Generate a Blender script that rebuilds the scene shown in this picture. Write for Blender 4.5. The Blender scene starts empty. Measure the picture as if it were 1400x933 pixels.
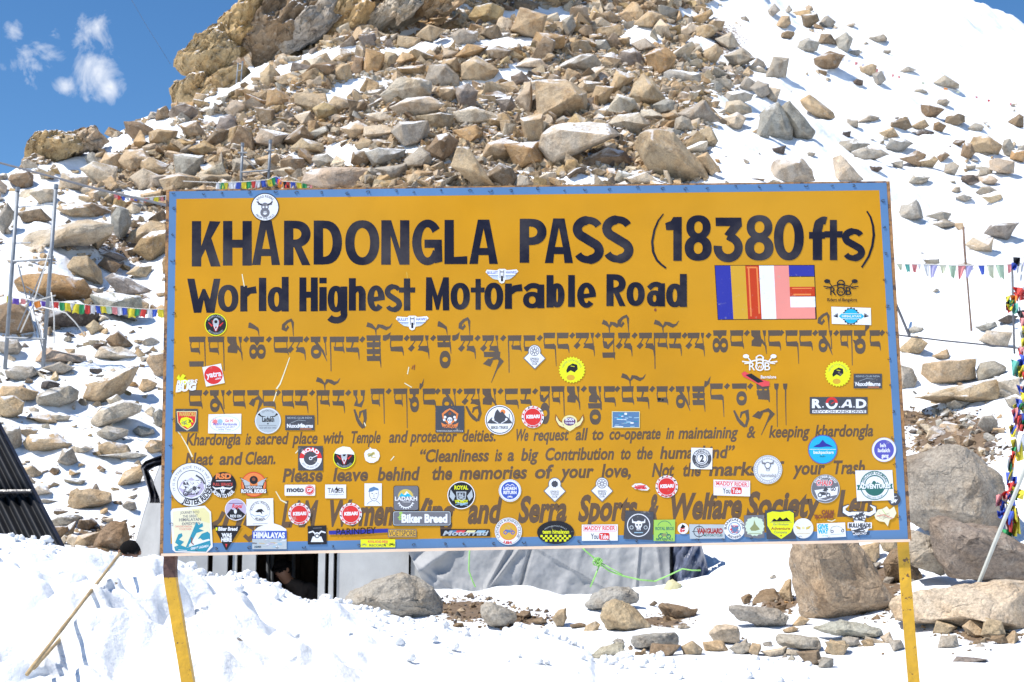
import bpy, math, random
import numpy as np
from mathutils import Vector, Matrix
random.seed(7)
RNG = np.random.default_rng(11)
C = bpy.context.scene.collection
SC = bpy.context.scene

# ---------------------------------------------------------------- camera
CAM = np.array([0.0, 0.0, 1.6]); PITCH = math.radians(8.6); F = 1944.4
cam = bpy.data.cameras.new('camera'); cam.lens = 50; cam.sensor_width = 36; cam.clip_start = .05; cam.clip_end = 5000
co = bpy.data.objects.new('camera', cam); C.objects.link(co)
co.location = CAM; co.rotation_euler = (math.pi/2 + PITCH, 0, 0); SC.camera = co
cam.dof.use_dof = True; cam.dof.focus_distance = 5.75; cam.dof.aperture_fstop = 13.0

# ---------------------------------------------------------------- light
SUN_TO = Vector((-0.50, -0.24, 0.83)).normalized()
el = math.asin(SUN_TO.z); az = math.atan2(SUN_TO.x, SUN_TO.y)
w = bpy.data.worlds.new('World'); SC.world = w; w.use_nodes = True
nt = w.node_tree; N = nt.nodes; L = nt.links; N.clear()
def nd(t, **k):
    n = N.new(t)
    for a, b in k.items(): setattr(n, a, b)
    return n
out = nd('ShaderNodeOutputWorld'); bg = nd('ShaderNodeBackground'); bg.inputs[1].default_value = 0.062
sky = nd('ShaderNodeTexSky', sky_type='NISHITA', sun_disc=False); sky.sun_elevation = el; sky.sun_rotation = az
sky.altitude = 3200; sky.air_density = 1.25; sky.dust_density = 0.15; sky.ozone_density = 2.2
tc = nd('ShaderNodeTexCoord')
nz = nd('ShaderNodeTexNoise'); nz.inputs['Scale'].default_value = 40.0; nz.inputs['Detail'].default_value = 9; nz.inputs['Roughness'].default_value = .62; nz.inputs['Distortion'].default_value = .5
mpn = nd('ShaderNodeMapping'); mpn.inputs['Scale'].default_value = (1.0, 1.0, .9); L.new(tc.outputs['Generated'], mpn.inputs[0]); L.new(mpn.outputs[0], nz.inputs['Vector'])
def px_dir(px, py):
    a = (px-700)/F; b = (466.5-py)/F; t = math.pi/2 + PITCH
    v = Vector((a, b*math.cos(t)+math.sin(t), b*math.sin(t)-math.cos(t))); return v.normalized()
# wispy clouds: a few small banks low over the ridge, the rest of the sky clear
acc = None
for px, py, r in ((38, 84, .020), (62, 70, .022), (124, 50, .024), (132, 92, .024), (150, 122, .014), (20, 42, .014), (88, 118, .012), (76, 48, .012), (-420, 60, .06), (-700, -150, .08), (1900, -250, .08), (2300, -120, .06)):
    d = nd('ShaderNodeVectorMath', operation='DISTANCE'); d.inputs[1].default_value = px_dir(px, py); L.new(tc.outputs['Generated'], d.inputs[0])
    m = nd('ShaderNodeMapRange'); m.inputs['From Min'].default_value = r*1.2; m.inputs['From Max'].default_value = r*.15; m.inputs['To Max'].default_value = .9
    L.new(d.outputs['Value'], m.inputs['Value'])
    if acc is None: acc = m.outputs[0]
    else:
        x = nd('ShaderNodeMath', operation='MAXIMUM'); L.new(acc, x.inputs[0]); L.new(m.outputs[0], x.inputs[1]); acc = x.outputs[0]
add = nd('ShaderNodeMath', operation='MULTIPLY_ADD'); L.new(nz.outputs['Fac'], add.inputs[0]); add.inputs[1].default_value = 2.6; L.new(acc, add.inputs[2])
cm = nd('ShaderNodeMapRange'); cm.inputs['From Min'].default_value = 1.8; cm.inputs['From Max'].default_value = 2.6; cm.inputs['To Max'].default_value = .8; L.new(add.outputs[0], cm.inputs['Value'])
mx = nd('ShaderNodeMixRGB'); mx.inputs[2].default_value = (14, 14.2, 14.6, 1)
hs = nd('ShaderNodeHueSaturation'); hs.inputs['Saturation'].default_value = 1.24; hs.inputs['Value'].default_value = 1.9
L.new(sky.outputs[0], hs.inputs['Color']); L.new(hs.outputs[0], mx.inputs[1]); L.new(cm.outputs[0], mx.inputs[0])
L.new(mx.outputs[0], bg.inputs[0]); L.new(bg.outputs[0], out.inputs[0])
sl = bpy.data.lights.new('sun', 'SUN'); sl.energy = 4.9; sl.angle = math.radians(.53); sl.color = (1, .955, .89)
so = bpy.data.objects.new('sun', sl); C.objects.link(so); so.rotation_euler = SUN_TO.to_track_quat('Z', 'Y').to_euler(); so.location = (-20, -8, 40)
SC.view_settings.view_transform = 'Standard'; SC.view_settings.look = 'None'; SC.view_settings.exposure = 0.40; SC.view_settings.gamma = 1
SC.cycles.max_bounces = 6; SC.cycles.diffuse_bounces = 2; SC.cycles.glossy_bounces = 2; SC.cycles.transmission_bounces = 2
SC.cycles.caustics_reflective = False; SC.cycles.caustics_refractive = False
SC.cycles.use_adaptive_sampling = True

# ---------------------------------------------------------------- helpers
def ray(px, py):
    px = np.asarray(px, float); py = np.asarray(py, float)
    a = (px-700)/F; b = (466.5-py)/F; t = math.pi/2 + PITCH
    return np.stack([a, b*math.cos(t)+math.sin(t), b*math.sin(t)-math.cos(t)], -1)
def P(px, py, d):
    r = ray(px, py); return CAM + r*(np.asarray(d)/r[..., 1])[..., None]
def M_per_px(px, py, d): return float(d)/F
def hash3(i, j, k, s):
    h = (i*374761393 + j*668265263 + k*2147483647 + s*1274126177) & 0xFFFFFFFF
    h = ((h ^ (h >> 13))*1103515245) & 0xFFFFFFFF
    h = ((h ^ (h >> 16))*2246822519) & 0xFFFFFFFF
    return ((h ^ (h >> 15)) & 0xFFFFFF)/float(0xFFFFFF)*2-1
def vnoise(p, s=0):
    p = np.asarray(p, float); i = np.floor(p).astype(np.int64); f = p-i; f = f*f*f*(f*(f*6-15)+10)
    r = 0
    for a in (0, 1):
        for b in (0, 1):
            for c in (0, 1):
                wgt = (f[..., 0] if a else 1-f[..., 0])*(f[..., 1] if b else 1-f[..., 1])*(f[..., 2] if c else 1-f[..., 2])
                r = r + wgt*hash3(i[..., 0]+a, i[..., 1]+b, i[..., 2]+c, s)
    return r
def fbm(p, o=4, s=0, g=.5, lac=2.03):
    p = np.asarray(p, float); r = 0; a = 1
    for k in range(o):
        r = r + a*vnoise(p+k*17.3, s+k); p = p*lac; a *= g
    return r
def tag(o, label=None, cat=None, group=None, kind=None):
    for k, v in (('label', label), ('category', cat), ('group', group), ('kind', kind)):
        if v: o[k] = v
    return o
def empty(name, loc, label=None, cat=None, group=None, mat=None):
    o = bpy.data.objects.new(name, None); C.objects.link(o); o.empty_display_size = .1
    if mat is not None: o.matrix_world = mat
    else: o.location = loc
    tag(o, label, cat, group); o['_m'] = [x for r in o.matrix_basis for x in r]; return o
def mesh_of(name, V, Fs, mats, mi=None, cols=None, smooth=False):
    me = bpy.data.meshes.new(name); V = np.asarray(V, np.float32)
    if isinstance(Fs, np.ndarray):
        n, k = Fs.shape
        me.vertices.add(len(V)); me.vertices.foreach_set('co', V.ravel())
        me.loops.add(n*k); me.loops.foreach_set('vertex_index', Fs.astype(np.int32).ravel())
        me.polygons.add(n); me.polygons.foreach_set('loop_start', np.arange(0, n*k, k, dtype=np.int32))
        me.update(calc_edges=True)
    else:
        me.from_pydata(V.tolist(), [], [tuple(int(i) for i in f) for f in Fs])
    for m in (mats if isinstance(mats, (list, tuple)) else [mats]): me.materials.append(m)
    if mi is not None: me.polygons.foreach_set('material_index', np.asarray(mi, np.int32))
    if cols is not None:
        a = me.attributes.new('col', 'FLOAT_COLOR', 'POINT'); c = np.ones((len(V), 4), np.float32); c[:, :3] = cols
        a.data.foreach_set('color', c.ravel())
    me.polygons.foreach_set('use_smooth', np.full(len(me.polygons), bool(smooth)))
    me.validate(); me.update(); return me
def obj(name, V, Fs, mats, parent=None, mi=None, cols=None, smooth=False, origin=True):
    """world-space vertices -> ONE mesh object (child of parent, or top-level with its origin at its base)"""
    V = np.asarray(V, float)
    if parent is not None:
        pm = Matrix([parent['_m'][i*4:i*4+4] for i in range(4)]).inverted()
        A = np.array(pm); V = V@A[:3, :3].T + A[:3, 3]; loc = None
    elif origin:
        loc = np.array([(V[:, 0].min()+V[:, 0].max())/2, (V[:, 1].min()+V[:, 1].max())/2, V[:, 2].min()]); V = V-loc
    else: loc = None
    o = bpy.data.objects.new(name, mesh_of(name, V, Fs, mats, mi, cols, smooth)); C.objects.link(o)
    if parent is not None:
        o.parent = parent; o['_m'] = list(parent['_m'])
    elif loc is not None: o.location = loc
    return o
def auto_sharp(o, deg=32):
    me = o.data; me.polygons.foreach_set('use_smooth', np.ones(len(me.polygons), bool)); me.set_sharp_from_angle(angle=math.radians(deg))
class MB:
    def __init__(s): s.V = []; s.F = []; s.M = []; s.n = 0
    def add(s, V, Fs, m=0):
        V = np.asarray(V, float); s.V.append(V)
        for f in Fs: s.F.append(tuple(int(i)+s.n for i in f)); s.M.append(m)
        s.n += len(V)
    def box(s, c, sx, sy, sz, m=0, R=None):
        v = np.array([(x, y, z) for x in (-.5, .5) for y in (-.5, .5) for z in (-.5, .5)])*np.array([sx, sy, sz])
        if R is not None: v = v@np.array(R).T
        s.add(v+np.array(c), [(0, 1, 3, 2), (4, 6, 7, 5), (0, 4, 5, 1), (2, 3, 7, 6), (0, 2, 6, 4), (1, 5, 7, 3)], m)
    def tube(s, pts, r, n=8, m=0, cap=True):
        pts = np.asarray(pts, float); k = len(pts); rr = np.full(k, r) if np.isscalar(r) else np.asarray(r)
        V = []
        t0 = pts[1]-pts[0]; up = np.array([0, 0, 1.]) if abs(t0[2]) < .9*np.linalg.norm(t0) else np.array([1., 0, 0])
        for i in range(k):
            t = pts[min(i+1, k-1)]-pts[max(i-1, 0)]; t = t/(np.linalg.norm(t)+1e-12)
            a = np.cross(t, up); a /= np.linalg.norm(a)+1e-12; b = np.cross(t, a)
            for j in range(n):
                q = 2*math.pi*j/n; V.append(pts[i]+rr[i]*(math.cos(q)*a+math.sin(q)*b))
        Fs = [(i*n+j, i*n+(j+1) % n, (i+1)*n+(j+1) % n, (i+1)*n+j) for i in range(k-1) for j in range(n)]
        if cap: Fs += [tuple(range(n))[::-1], tuple((k-1)*n+j for j in range(n))]
        s.add(V, Fs, m)
    def build(s, name, mats, parent=None, smooth=False, sharp=None):
        o = obj(name, np.concatenate(s.V), s.F, mats, parent, s.M if isinstance(mats, (list, tuple)) else None, smooth=smooth)
        if sharp: auto_sharp(o, sharp)
        return o

# ---------------------------------------------------------------- materials
def mat_base(name, rgb, rough=.6, var=.12, scale=6., bump=0., bscale=60., spec=.5, attr=False, coord='Object', metal=0.):
    m = bpy.data.materials.new(name); m.use_nodes = True; t = m.node_tree; n = t.nodes; b = n['Principled BSDF']
    b.inputs['Roughness'].default_value = rough; b.inputs['Specular IOR Level'].default_value = spec; b.inputs['Metallic'].default_value = metal
    tcn = n.new('ShaderNodeTexCoord'); nz_ = n.new('ShaderNodeTexNoise'); nz_.inputs['Scale'].default_value = scale; nz_.inputs['Detail'].default_value = 5
    t.links.new(tcn.outputs[coord], nz_.inputs['Vector'])
    mr = n.new('ShaderNodeMapRange'); mr.inputs['From Min'].default_value = .25; mr.inputs['From Max'].default_value = .75; mr.inputs['To Min'].default_value = 1-var; mr.inputs['To Max'].default_value = 1+var
    t.links.new(nz_.outputs['Fac'], mr.inputs['Value'])
    mu = n.new('ShaderNodeVectorMath'); mu.operation = 'SCALE'
    if attr:
        at = n.new('ShaderNodeAttribute'); at.attribute_name = 'col'; t.links.new(at.outputs['Color'], mu.inputs[0])
    else: mu.inputs[0].default_value = rgb
    t.links.new(mr.outputs[0], mu.inputs['Scale']); t.links.new(mu.outputs[0], b.inputs['Base Color'])
    if bump:
        n2 = n.new('ShaderNodeTexNoise'); n2.inputs['Scale'].default_value = bscale; n2.inputs['Detail'].default_value = 6; t.links.new(tcn.outputs[coord], n2.inputs['Vector'])
        bp = n.new('ShaderNodeBump'); bp.inputs['Strength'].default_value = bump; bp.inputs['Distance'].default_value = .02
        t.links.new(n2.outputs['Fac'], bp.inputs['Height']); t.links.new(bp.outputs[0], b.inputs['Normal'])
    return m
def rock_material():
    m = bpy.data.materials.new('weathered_rock'); m.use_nodes = True; t = m.node_tree; n = t.nodes; l = t.links; b = n['Principled BSDF']
    b.inputs['Roughness'].default_value = .88; b.inputs['Specular IOR Level'].default_value = .25
    tcn = n.new('ShaderNodeTexCoord'); at = n.new('ShaderNodeAttribute'); at.attribute_name = 'col'
    def noise(sc, det=6, ro=.55, dist=0., src=tcn.outputs['Object']):
        k = n.new('ShaderNodeTexNoise'); k.inputs['Scale'].default_value = sc; k.inputs['Detail'].default_value = det; k.inputs['Roughness'].default_value = ro; k.inputs['Distortion'].default_value = dist
        l.new(src, k.inputs['Vector']); return k.outputs['Fac']
    def ramp(src, a, b_, lo, hi):
        k = n.new('ShaderNodeMapRange'); k.inputs['From Min'].default_value = a; k.inputs['From Max'].default_value = b_; k.inputs['To Min'].default_value = lo; k.inputs['To Max'].default_value = hi; l.new(src, k.inputs['Value']); return k.outputs[0]
    def mix(f, c1, c2, mode='MIX'):
        k = n.new('ShaderNodeMixRGB'); k.blend_type = mode
        if isinstance(f, float): k.inputs[0].default_value = f
        else: l.new(f, k.inputs[0])
        for i, c in ((1, c1), (2, c2)):
            if isinstance(c, tuple): k.inputs[i].default_value = c
            else: l.new(c, k.inputs[i])
        return k.outputs[0]
    c = at.outputs['Color']
    c = mix(ramp(noise(1.7, 5, .6, .6), .45, .66, 0, .6), c, mix(1.0, c, (1.18, 1.0, .76, 1), 'MULTIPLY'))   # rusty iron staining
    c = mix(ramp(noise(2.4, 7, .7, .5), .48, .66, 0, .9), c, mix(1.0, c, (.52, .49, .47, 1), 'MULTIPLY'))     # dark lichen / weathering
    c = mix(ramp(noise(5.5, 6, .7), .55, .72, 0, .55), c, (.46, .43, .38, 1))                                  # pale mineral patches
    sp = noise(38, 4, .8); c = mix(1.0, c, mix(ramp(sp, .32, .68, 0, 1), (.60, .59, .58, 1), (1.20, 1.19, 1.17, 1)), 'MULTIPLY')
    geo = n.new('ShaderNodeNewGeometry'); sx = n.new('ShaderNodeSeparateXYZ'); l.new(geo.outputs['Normal'], sx.inputs[0])
    up_ = ramp(sx.outputs[2], .62, .80, 0, 1); pt = ramp(noise(.55, 4, .6, 0, geo.outputs['Position']), .46, .54, 0, 1); pf = ramp(noise(9, 4, .6, 0, geo.outputs['Position']), .38, .46, 0, 1)
    far_ = n.new('ShaderNodeSeparateXYZ'); l.new(geo.outputs['Position'], far_.inputs[0]); fr_ = ramp(far_.outputs[1], 15, 19, 0, 1)
    def mul(a_, b_):
        k = n.new('ShaderNodeMath'); k.operation = 'MULTIPLY'; l.new(a_, k.inputs[0]); l.new(b_, k.inputs[1]); return k.outputs[0]
    c = mix(mul(mul(up_, fr_), mul(pt, pf)), c, (.82, .84, .87, 1))                                              # dusting of old snow lodged on flat tops
    l.new(c, b.inputs['Base Color'])
    v = n.new('ShaderNodeTexVoronoi'); v.feature = 'DISTANCE_TO_EDGE'; v.inputs['Scale'].default_value = .7
    mp = n.new('ShaderNodeMapping'); mp.inputs['Scale'].default_value = (1, 1, 2.2); mp.inputs['Rotation'].default_value = (.5, .3, 0)
    wv = n.new('ShaderNodeVectorMath'); wv.operation = 'ADD'; l.new(tcn.outputs['Object'], wv.inputs[0]); ns = n.new('ShaderNodeTexNoise'); ns.inputs['Scale'].default_value = 2.5; ns.inputs['Detail'].default_value = 5; l.new(tcn.outputs['Object'], ns.inputs['Vector']); l.new(ns.outputs['Color'], wv.inputs[1])
    l.new(wv.outputs[0], mp.inputs[0]); l.new(mp.outputs[0], v.inputs['Vector'])
    cr = ramp(v.outputs['Distance'], 0, .02, 0, 1)
    ad = n.new('ShaderNodeMath'); ad.operation = 'MULTIPLY_ADD'; l.new(cr, ad.inputs[0]); ad.inputs[1].default_value = .09; l.new(noise(7, 10, .62), ad.inputs[2])
    bp = n.new('ShaderNodeBump'); bp.inputs['Strength'].default_value = 1.0; bp.inputs['Distance'].default_value = .07; l.new(ad.outputs[0], bp.inputs['Height'])
    l.new(bp.outputs[0], b.inputs['Normal']); return m
def snow_material(name, soil=False, bump=.5, bscale=7.):
    m = bpy.data.materials.new(name); m.use_nodes = True; t = m.node_tree; n = t.nodes; l = t.links; b = n['Principled BSDF']
    b.inputs['Roughness'].default_value = .75; b.inputs['Specular IOR Level'].default_value = .3; b.inputs['Base Color'].default_value = (.84, .86, .885, 1)
    tcn = n.new('ShaderNodeTexCoord')
    a1 = n.new('ShaderNodeTexNoise'); a1.inputs['Scale'].default_value = bscale; a1.inputs['Detail'].default_value = 9; a1.inputs['Roughness'].default_value = .6; l.new(tcn.outputs['Object'], a1.inputs['Vector'])
    bp = n.new('ShaderNodeBump'); bp.inputs['Strength'].default_value = bump; bp.inputs['Distance'].default_value = .08; l.new(a1.outputs['Fac'], bp.inputs['Height']); l.new(bp.outputs[0], b.inputs['Normal'])
    if soil:
        at = n.new('ShaderNodeAttribute'); at.attribute_name = 'col'
        a2 = n.new('ShaderNodeTexNoise'); a2.inputs['Scale'].default_value = 7.5 if soil != 'bank' else 5.; a2.inputs['Detail'].default_value = 8; a2.inputs['Roughness'].default_value = .7; l.new(tcn.outputs['Object'], a2.inputs['Vector'])
        s = n.new('ShaderNodeSeparateColor'); l.new(at.outputs['Color'], s.inputs[0])
        ad = n.new('ShaderNodeMath'); ad.operation = 'ADD'; l.new(s.outputs[0], ad.inputs[0]); l.new(a2.outputs['Fac'], ad.inputs[1])
        mr = n.new('ShaderNodeMapRange'); mr.inputs['From Min'].default_value = .97; mr.inputs['From Max'].default_value = 1.03; l.new(ad.outputs[0], mr.inputs['Value'])
        a3 = n.new('ShaderNodeTexNoise'); a3.inputs['Scale'].default_value = 16; a3.inputs['Detail'].default_value = 8; a3.inputs['Roughness'].default_value = .75; l.new(tcn.outputs['Object'], a3.inputs['Vector'])
        cr = n.new('ShaderNodeMixRGB'); cr.inputs[1].default_value = (.07, .045, .03, 1); cr.inputs[2].default_value = (.27, .19, .12, 1); l.new(a3.outputs['Fac'], cr.inputs[0])
        mxr = n.new('ShaderNodeMixRGB'); mxr.inputs[1].default_value = (.84, .86, .885, 1); l.new(cr.outputs[0], mxr.inputs[2]); l.new(mr.outputs[0], mxr.inputs[0]); l.new(mxr.outputs[0], b.inputs['Base Color'])
    return m
M_ROCK = rock_material(); M_SNOWT = snow_material('slope_snow', True, .55, 5.); M_SNOWB = snow_material('bank_snow', 'bank', .4, 14.)
# ================================================================ terrain: thin-plate surface through surveyed points (px, py, distance)
CP = [
 # left slope
 (-900,740,17),(-900,560,30),(-900,470,45),(-500,740,17),(-500,560,24),(-500,430,34),
 (0,760,14),(0,740,17),(0,600,20.5),(0,500,24),(0,400,28.5),(0,300,34),(10,252,38),(-220,380,36),(-220,600,20),(-220,350,42),
 (230,740,17),(230,600,21.5),(230,500,25),(230,400,30),(230,300,34),(230,220,39),(235,150,46),(125,226,41),(165,196,43),(60,244,40),(320,125,52),
 # middle
 (340,150,42),(352,100,50),(520,60,50),(520,140,41),(520,230,34),(520,-60,60),(440,-60,64),
 (300,812,14.4),(450,812,14.4),(700,812,14.5),(900,806,14.6),(700,740,19),(700,600,22.5),(700,450,26.5),(700,330,29.5),(700,250,32),(700,150,39),(700,50,50),(700,0,58),(700,-120,76),(740,-25,59),(620,-50,59),(560,-20,55),
 (950,760,16.5),(950,700,19),(950,600,22),(950,450,26),(950,250,32),(950,150,41),(950,60,52),(950,-60,70),
 # right
 (1200,700,16.5),(1200,600,19.5),(1200,500,23),(1200,400,28),(1200,300,34),(1200,200,43),(1200,100,56),(1200,24,68),(1200,-60,80),
 (1400,640,14.5),(1400,560,18.5),(1400,500,22),(1400,400,28),(1400,300,35),(1400,200,45),(1400,100,62),(1400,58,76),(1310,16,78),
 (1700,640,14),(1700,500,22),(1700,350,36),(1700,240,56),(1700,200,70),(2200,640,14),(2200,500,24),(2200,430,45),
 # near ground in front of the tent and round the camera
 (900,905,9.4),(1100,915,9.2),(1300,880,9.7),(1400,905,9.0),(1150,850,10.8),(1300,800,11.2),(1050,800,12.6),(1400,760,12.3),(700,870,11.2),(450,875,11.2),(200,885,11),(0,890,11),(-400,890,11),
 (900,960,7.6),(1300,960,7.2),(1700,900,9),(1700,780,11.5),(700,990,7.6),(1000,1400,4.6),(500,1450,4.6),(0,1500,4.6),(1400,1400,4.6),
]
cp = np.array(CP, float); W3 = P(cp[:, 0], cp[:, 1], cp[:, 2])
extra = np.array([(x, y, z) for x, y, z in ((-3,2,0),(3,2,0),(0,0,0),(0,-6,-.3),(-6,-6,-.3),(6,-6,-.3),(-9,1,0),(9,1,0),(-20,-10,-1),(20,-10,-1),
    (-34,60,-3),(-60,60,-14),(-30,90,6),(-10,120,34),(15,130,52),(40,120,38),(70,110,14),(-40,30,-2),(60,30,0),(60,70,14),(-50,100,-6),(-90,120,-20),(100,60,-4),(-22,52,4),(40,90,33.5),(0,100,44),(20,100,45),(50,60,14),(38,78,25)) ], float)
ctrl = np.concatenate([W3, extra])
def _U(r2): return np.where(r2 > 0, .5*r2*np.log(np.maximum(r2, 1e-12)), 0)
def _tps(c, lam=.02):
    X = c[:, :2]; n = len(X); K = _U(((X[:, None]-X[None])**2).sum(-1)); K += lam*np.eye(n)
    Q = np.c_[np.ones(n), X]; A = np.zeros((n+3, n+3)); A[:n, :n] = K; A[:n, n:] = Q; A[n:, :n] = Q.T
    return np.linalg.solve(A, np.r_[c[:, 2], 0, 0, 0])
WT = _tps(ctrl)
def H0(x, y):
    x = np.asarray(x, float); y = np.asarray(y, float); sh = x.shape; X = np.c_[x.ravel(), y.ravel()]; out_ = np.empty(len(X))
    for a in range(0, len(X), 20000):
        q = X[a:a+20000]; K = _U(((q[:, None]-ctrl[None, :, :2])**2).sum(-1)); out_[a:a+20000] = K@WT[:-3] + WT[-3] + q@WT[-2:]
    return out_.reshape(sh)
def Hn(x, y):
    z = H0(x, y); d = np.hypot(x, y); p = np.stack([x, y, 0*x], -1)
    z = z + fbm(p*.35, 3, 5)*np.clip((d-9)/40, 0, 1)*.55 + fbm(p*1.3, 4, 9)*np.clip((d-5)/20, 0.1, 1)*.14
    zf_ = float(P(560, 862, 15.1)[2])-.12; px_ = 700+F*x/np.maximum(y, .1)          # levelled pad the shelter stands on
    y0_ = np.interp(px_, [470, 530], [13.7, 14.98]); m = np.clip((y-y0_)/np.interp(px_, [470, 530], [.8, .1]), 0, 1)*np.clip((17.75-y)/.12, 0, 1)*np.clip((px_-226)/6, 0, 1)*np.clip((914-px_)/6, 0, 1); return z*(1-m)+np.minimum(z, zf_)*m
def hit(px, py, lo=7., hi=115., steps=220):
    """first point where the sight line meets the ground"""
    px = np.atleast_1d(np.asarray(px, float)); py = np.atleast_1d(np.asarray(py, float)); r = ray(px, py)
    ds = np.geomspace(lo, hi, steps); Q = CAM + r[:, None, :]*(ds[None, :]/r[:, None, 1])[..., None]
    below = Q[..., 2] < Hg(Q[..., 0], Q[..., 1]); any_ = below.any(1); k = np.argmax(below, 1); k0 = np.maximum(k-1, 0)
    a = ds[k0]; b = ds[k]
    for _ in range(8):
        m = (a+b)/2; q = CAM + r*(m/r[:, 1])[:, None]; u = q[:, 2] < Hg(q[:, 0], q[:, 1]); b = np.where(u, m, b); a = np.where(u, a, m)
    return np.where(any_, b, np.nan)
_S = {}
def Hg(x, y):
    if 'Z' not in _S: return H0(x, y)
    x = np.asarray(x, float); y = np.maximum(np.asarray(y, float), .41); i = np.interp(np.degrees(np.arctan2(x, y)), ang, np.arange(len(ang))); j = np.interp(y, dd, np.arange(len(dd)))
    i0 = np.clip(i.astype(int), 0, len(ang)-2); j0 = np.clip(j.astype(int), 0, len(dd)-2); a = i-i0; b = j-j0; Zg = _S['Z']
    return (Zg[j0, i0]*(1-a)+Zg[j0, i0+1]*a)*(1-b)+(Zg[j0+1, i0]*(1-a)+Zg[j0+1, i0+1]*a)*b
def grid_faces(nr, nc):
    i = np.arange(nr-1)[:, None]*nc + np.arange(nc-1)[None]
    return np.stack([i, i+1, i+nc+1, i+nc], -1).reshape(-1, 4)
def soil_mask(px, py, d):
    """bare rubble shows where stones lie thick; snow elsewhere"""
    def blob(cx, cy, rx, ry): return np.clip(1.25-np.sqrt(((px-cx)/rx)**2+((py-cy)/ry)**2), 0, 1)
    m = np.zeros_like(px)
    for c in ((560,190,440,150),(700,60,420,100),(850,170,190,120),(975,55,115,55),(300,230,250,90),(200,330,170,70),(90,420,110,60)): m = np.maximum(m, blob(*c)*.60)
    m = m*(1-gaps(px, py))
    for c in ((1305,600,70,44),(1240,572,40,14)): m = np.maximum(m, blob(*c)*1.1)
    for c in ((640,835,65,24),(700,848,60,16),(1060,825,40,20),(1200,800,40,50),(140,735,50,30),(1340,870,70,16),(225,700,30,30),(905,850,50,12)): m = np.maximum(m, blob(*c)*.75)
    return m
GAPS = [(430,84,52,8,-17),(395,100,30,6,-20),(585,66,32,7,-12),(540,72,20,5,-5),(465,128,34,9,-22),(505,118,20,5,-10),(640,118,26,8,-25),(690,104,34,9,-15),(665,62,30,6,-8),(745,22,34,8,0),(715,58,26,6,-10),(480,214,26,10,0),(455,205,12,6,0),(885,42,30,7,-5),(875,58,26,5,0),(835,150,14,6,0),(200,188,60,8,-12),(225,165,30,5,-20),(150,176,22,5,-15),(325,118,26,9,-25),(350,96,18,6,-30),(100,224,22,7,-10),(150,205,18,5,0),(300,165,18,6,0),(290,142,14,5,0),(270,205,12,6,0),(790,248,34,6,0),(560,205,14,7,20),(812,215,10,4,0),(600,12,30,5,-5),(690,22,26,5,-10),(930,20,20,6,0),(960,60,20,7,0),(340,225,14,4,0),(400,215,12,4,0),(560,45,14,4,-15),(250,125,14,5,-30),(740,120,10,8,0),(190,270,30,9,0),(60,300,26,10,-25),(30,330,22,14,-20),(215,360,20,12,0),(30,395,30,12,0),(110,380,14,4,0)]
def gaps(px, py):
    g_ = np.zeros_like(px)
    for cx, cy, rx, ry, a in GAPS:
        a = math.radians(a); dx = px-cx; dy = py-cy; u = (dx*math.cos(a)+dy*math.sin(a))/rx; v = (-dx*math.sin(a)+dy*math.cos(a))/ry; g_ = np.maximum(g_, np.clip(1.55-np.sqrt(u*u+v*v), 0, .35)/.35)
    return g_
# fan-shaped sheet: fine where the photograph looks, coarse elsewhere
ang = np.concatenate([np.linspace(-75, -26, 40, endpoint=False), np.linspace(-26, 26, 470), np.linspace(26, 75, 41)[1:]])
dd = np.concatenate([np.linspace(.4, 7, 26, endpoint=False), np.geomspace(7, 88, 470, endpoint=False), np.geomspace(88, 135, 14)])
A, D = np.meshgrid(np.tan(np.radians(ang)), dd); X = A*D; Y = D; Z = Hn(X, Y); _S['Z'] = Z
pxg = 700 + F*X/Y; tz = (Z-1.6)/Y; pyg = 466.5 - F*np.tan(np.arctan(tz)-PITCH)
pyg = np.clip(pyg, -4000, 4000)
cols = np.stack([soil_mask(pxg, pyg, D)]*3, -1)
g = obj('snow_slope', np.stack([X, Y, Z], -1).reshape(-1, 3), grid_faces(*X.shape), M_SNOWT, cols=cols.reshape(-1, 3), smooth=True, origin=False)
tag(g, 'steep sunlit mountainside of snow with bare stony patches behind the sign', kind='structure')
# the wide ground the slope stands on (valley floor and far land)
gx = np.concatenate([-np.geomspace(4000, 8, 40), np.geomspace(8, 4000, 40)]); GX, GY = np.meshgrid(gx, gx)
r_ = np.hypot(GX, GY); GZ = np.where(GY > 0, -2 - np.clip(r_-8, 0, 200)*.12, -.05 - np.clip(r_-12, 0, 60)*.05) + fbm(np.stack([GX/60, GY/60, 0*GX], -1), 4, 3)*np.clip(r_/60-.5, 0, 6)
far = np.stack([np.full(GX.shape, 0.)]*3, -1)
g = obj('ground', np.stack([GX, GY, GZ], -1).reshape(-1, 3), grid_faces(*GX.shape), M_SNOWT, cols=far.reshape(-1, 3), smooth=True, origin=False)
tag(g, 'snow covered land below and behind the viewpoint', kind='structure')

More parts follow.
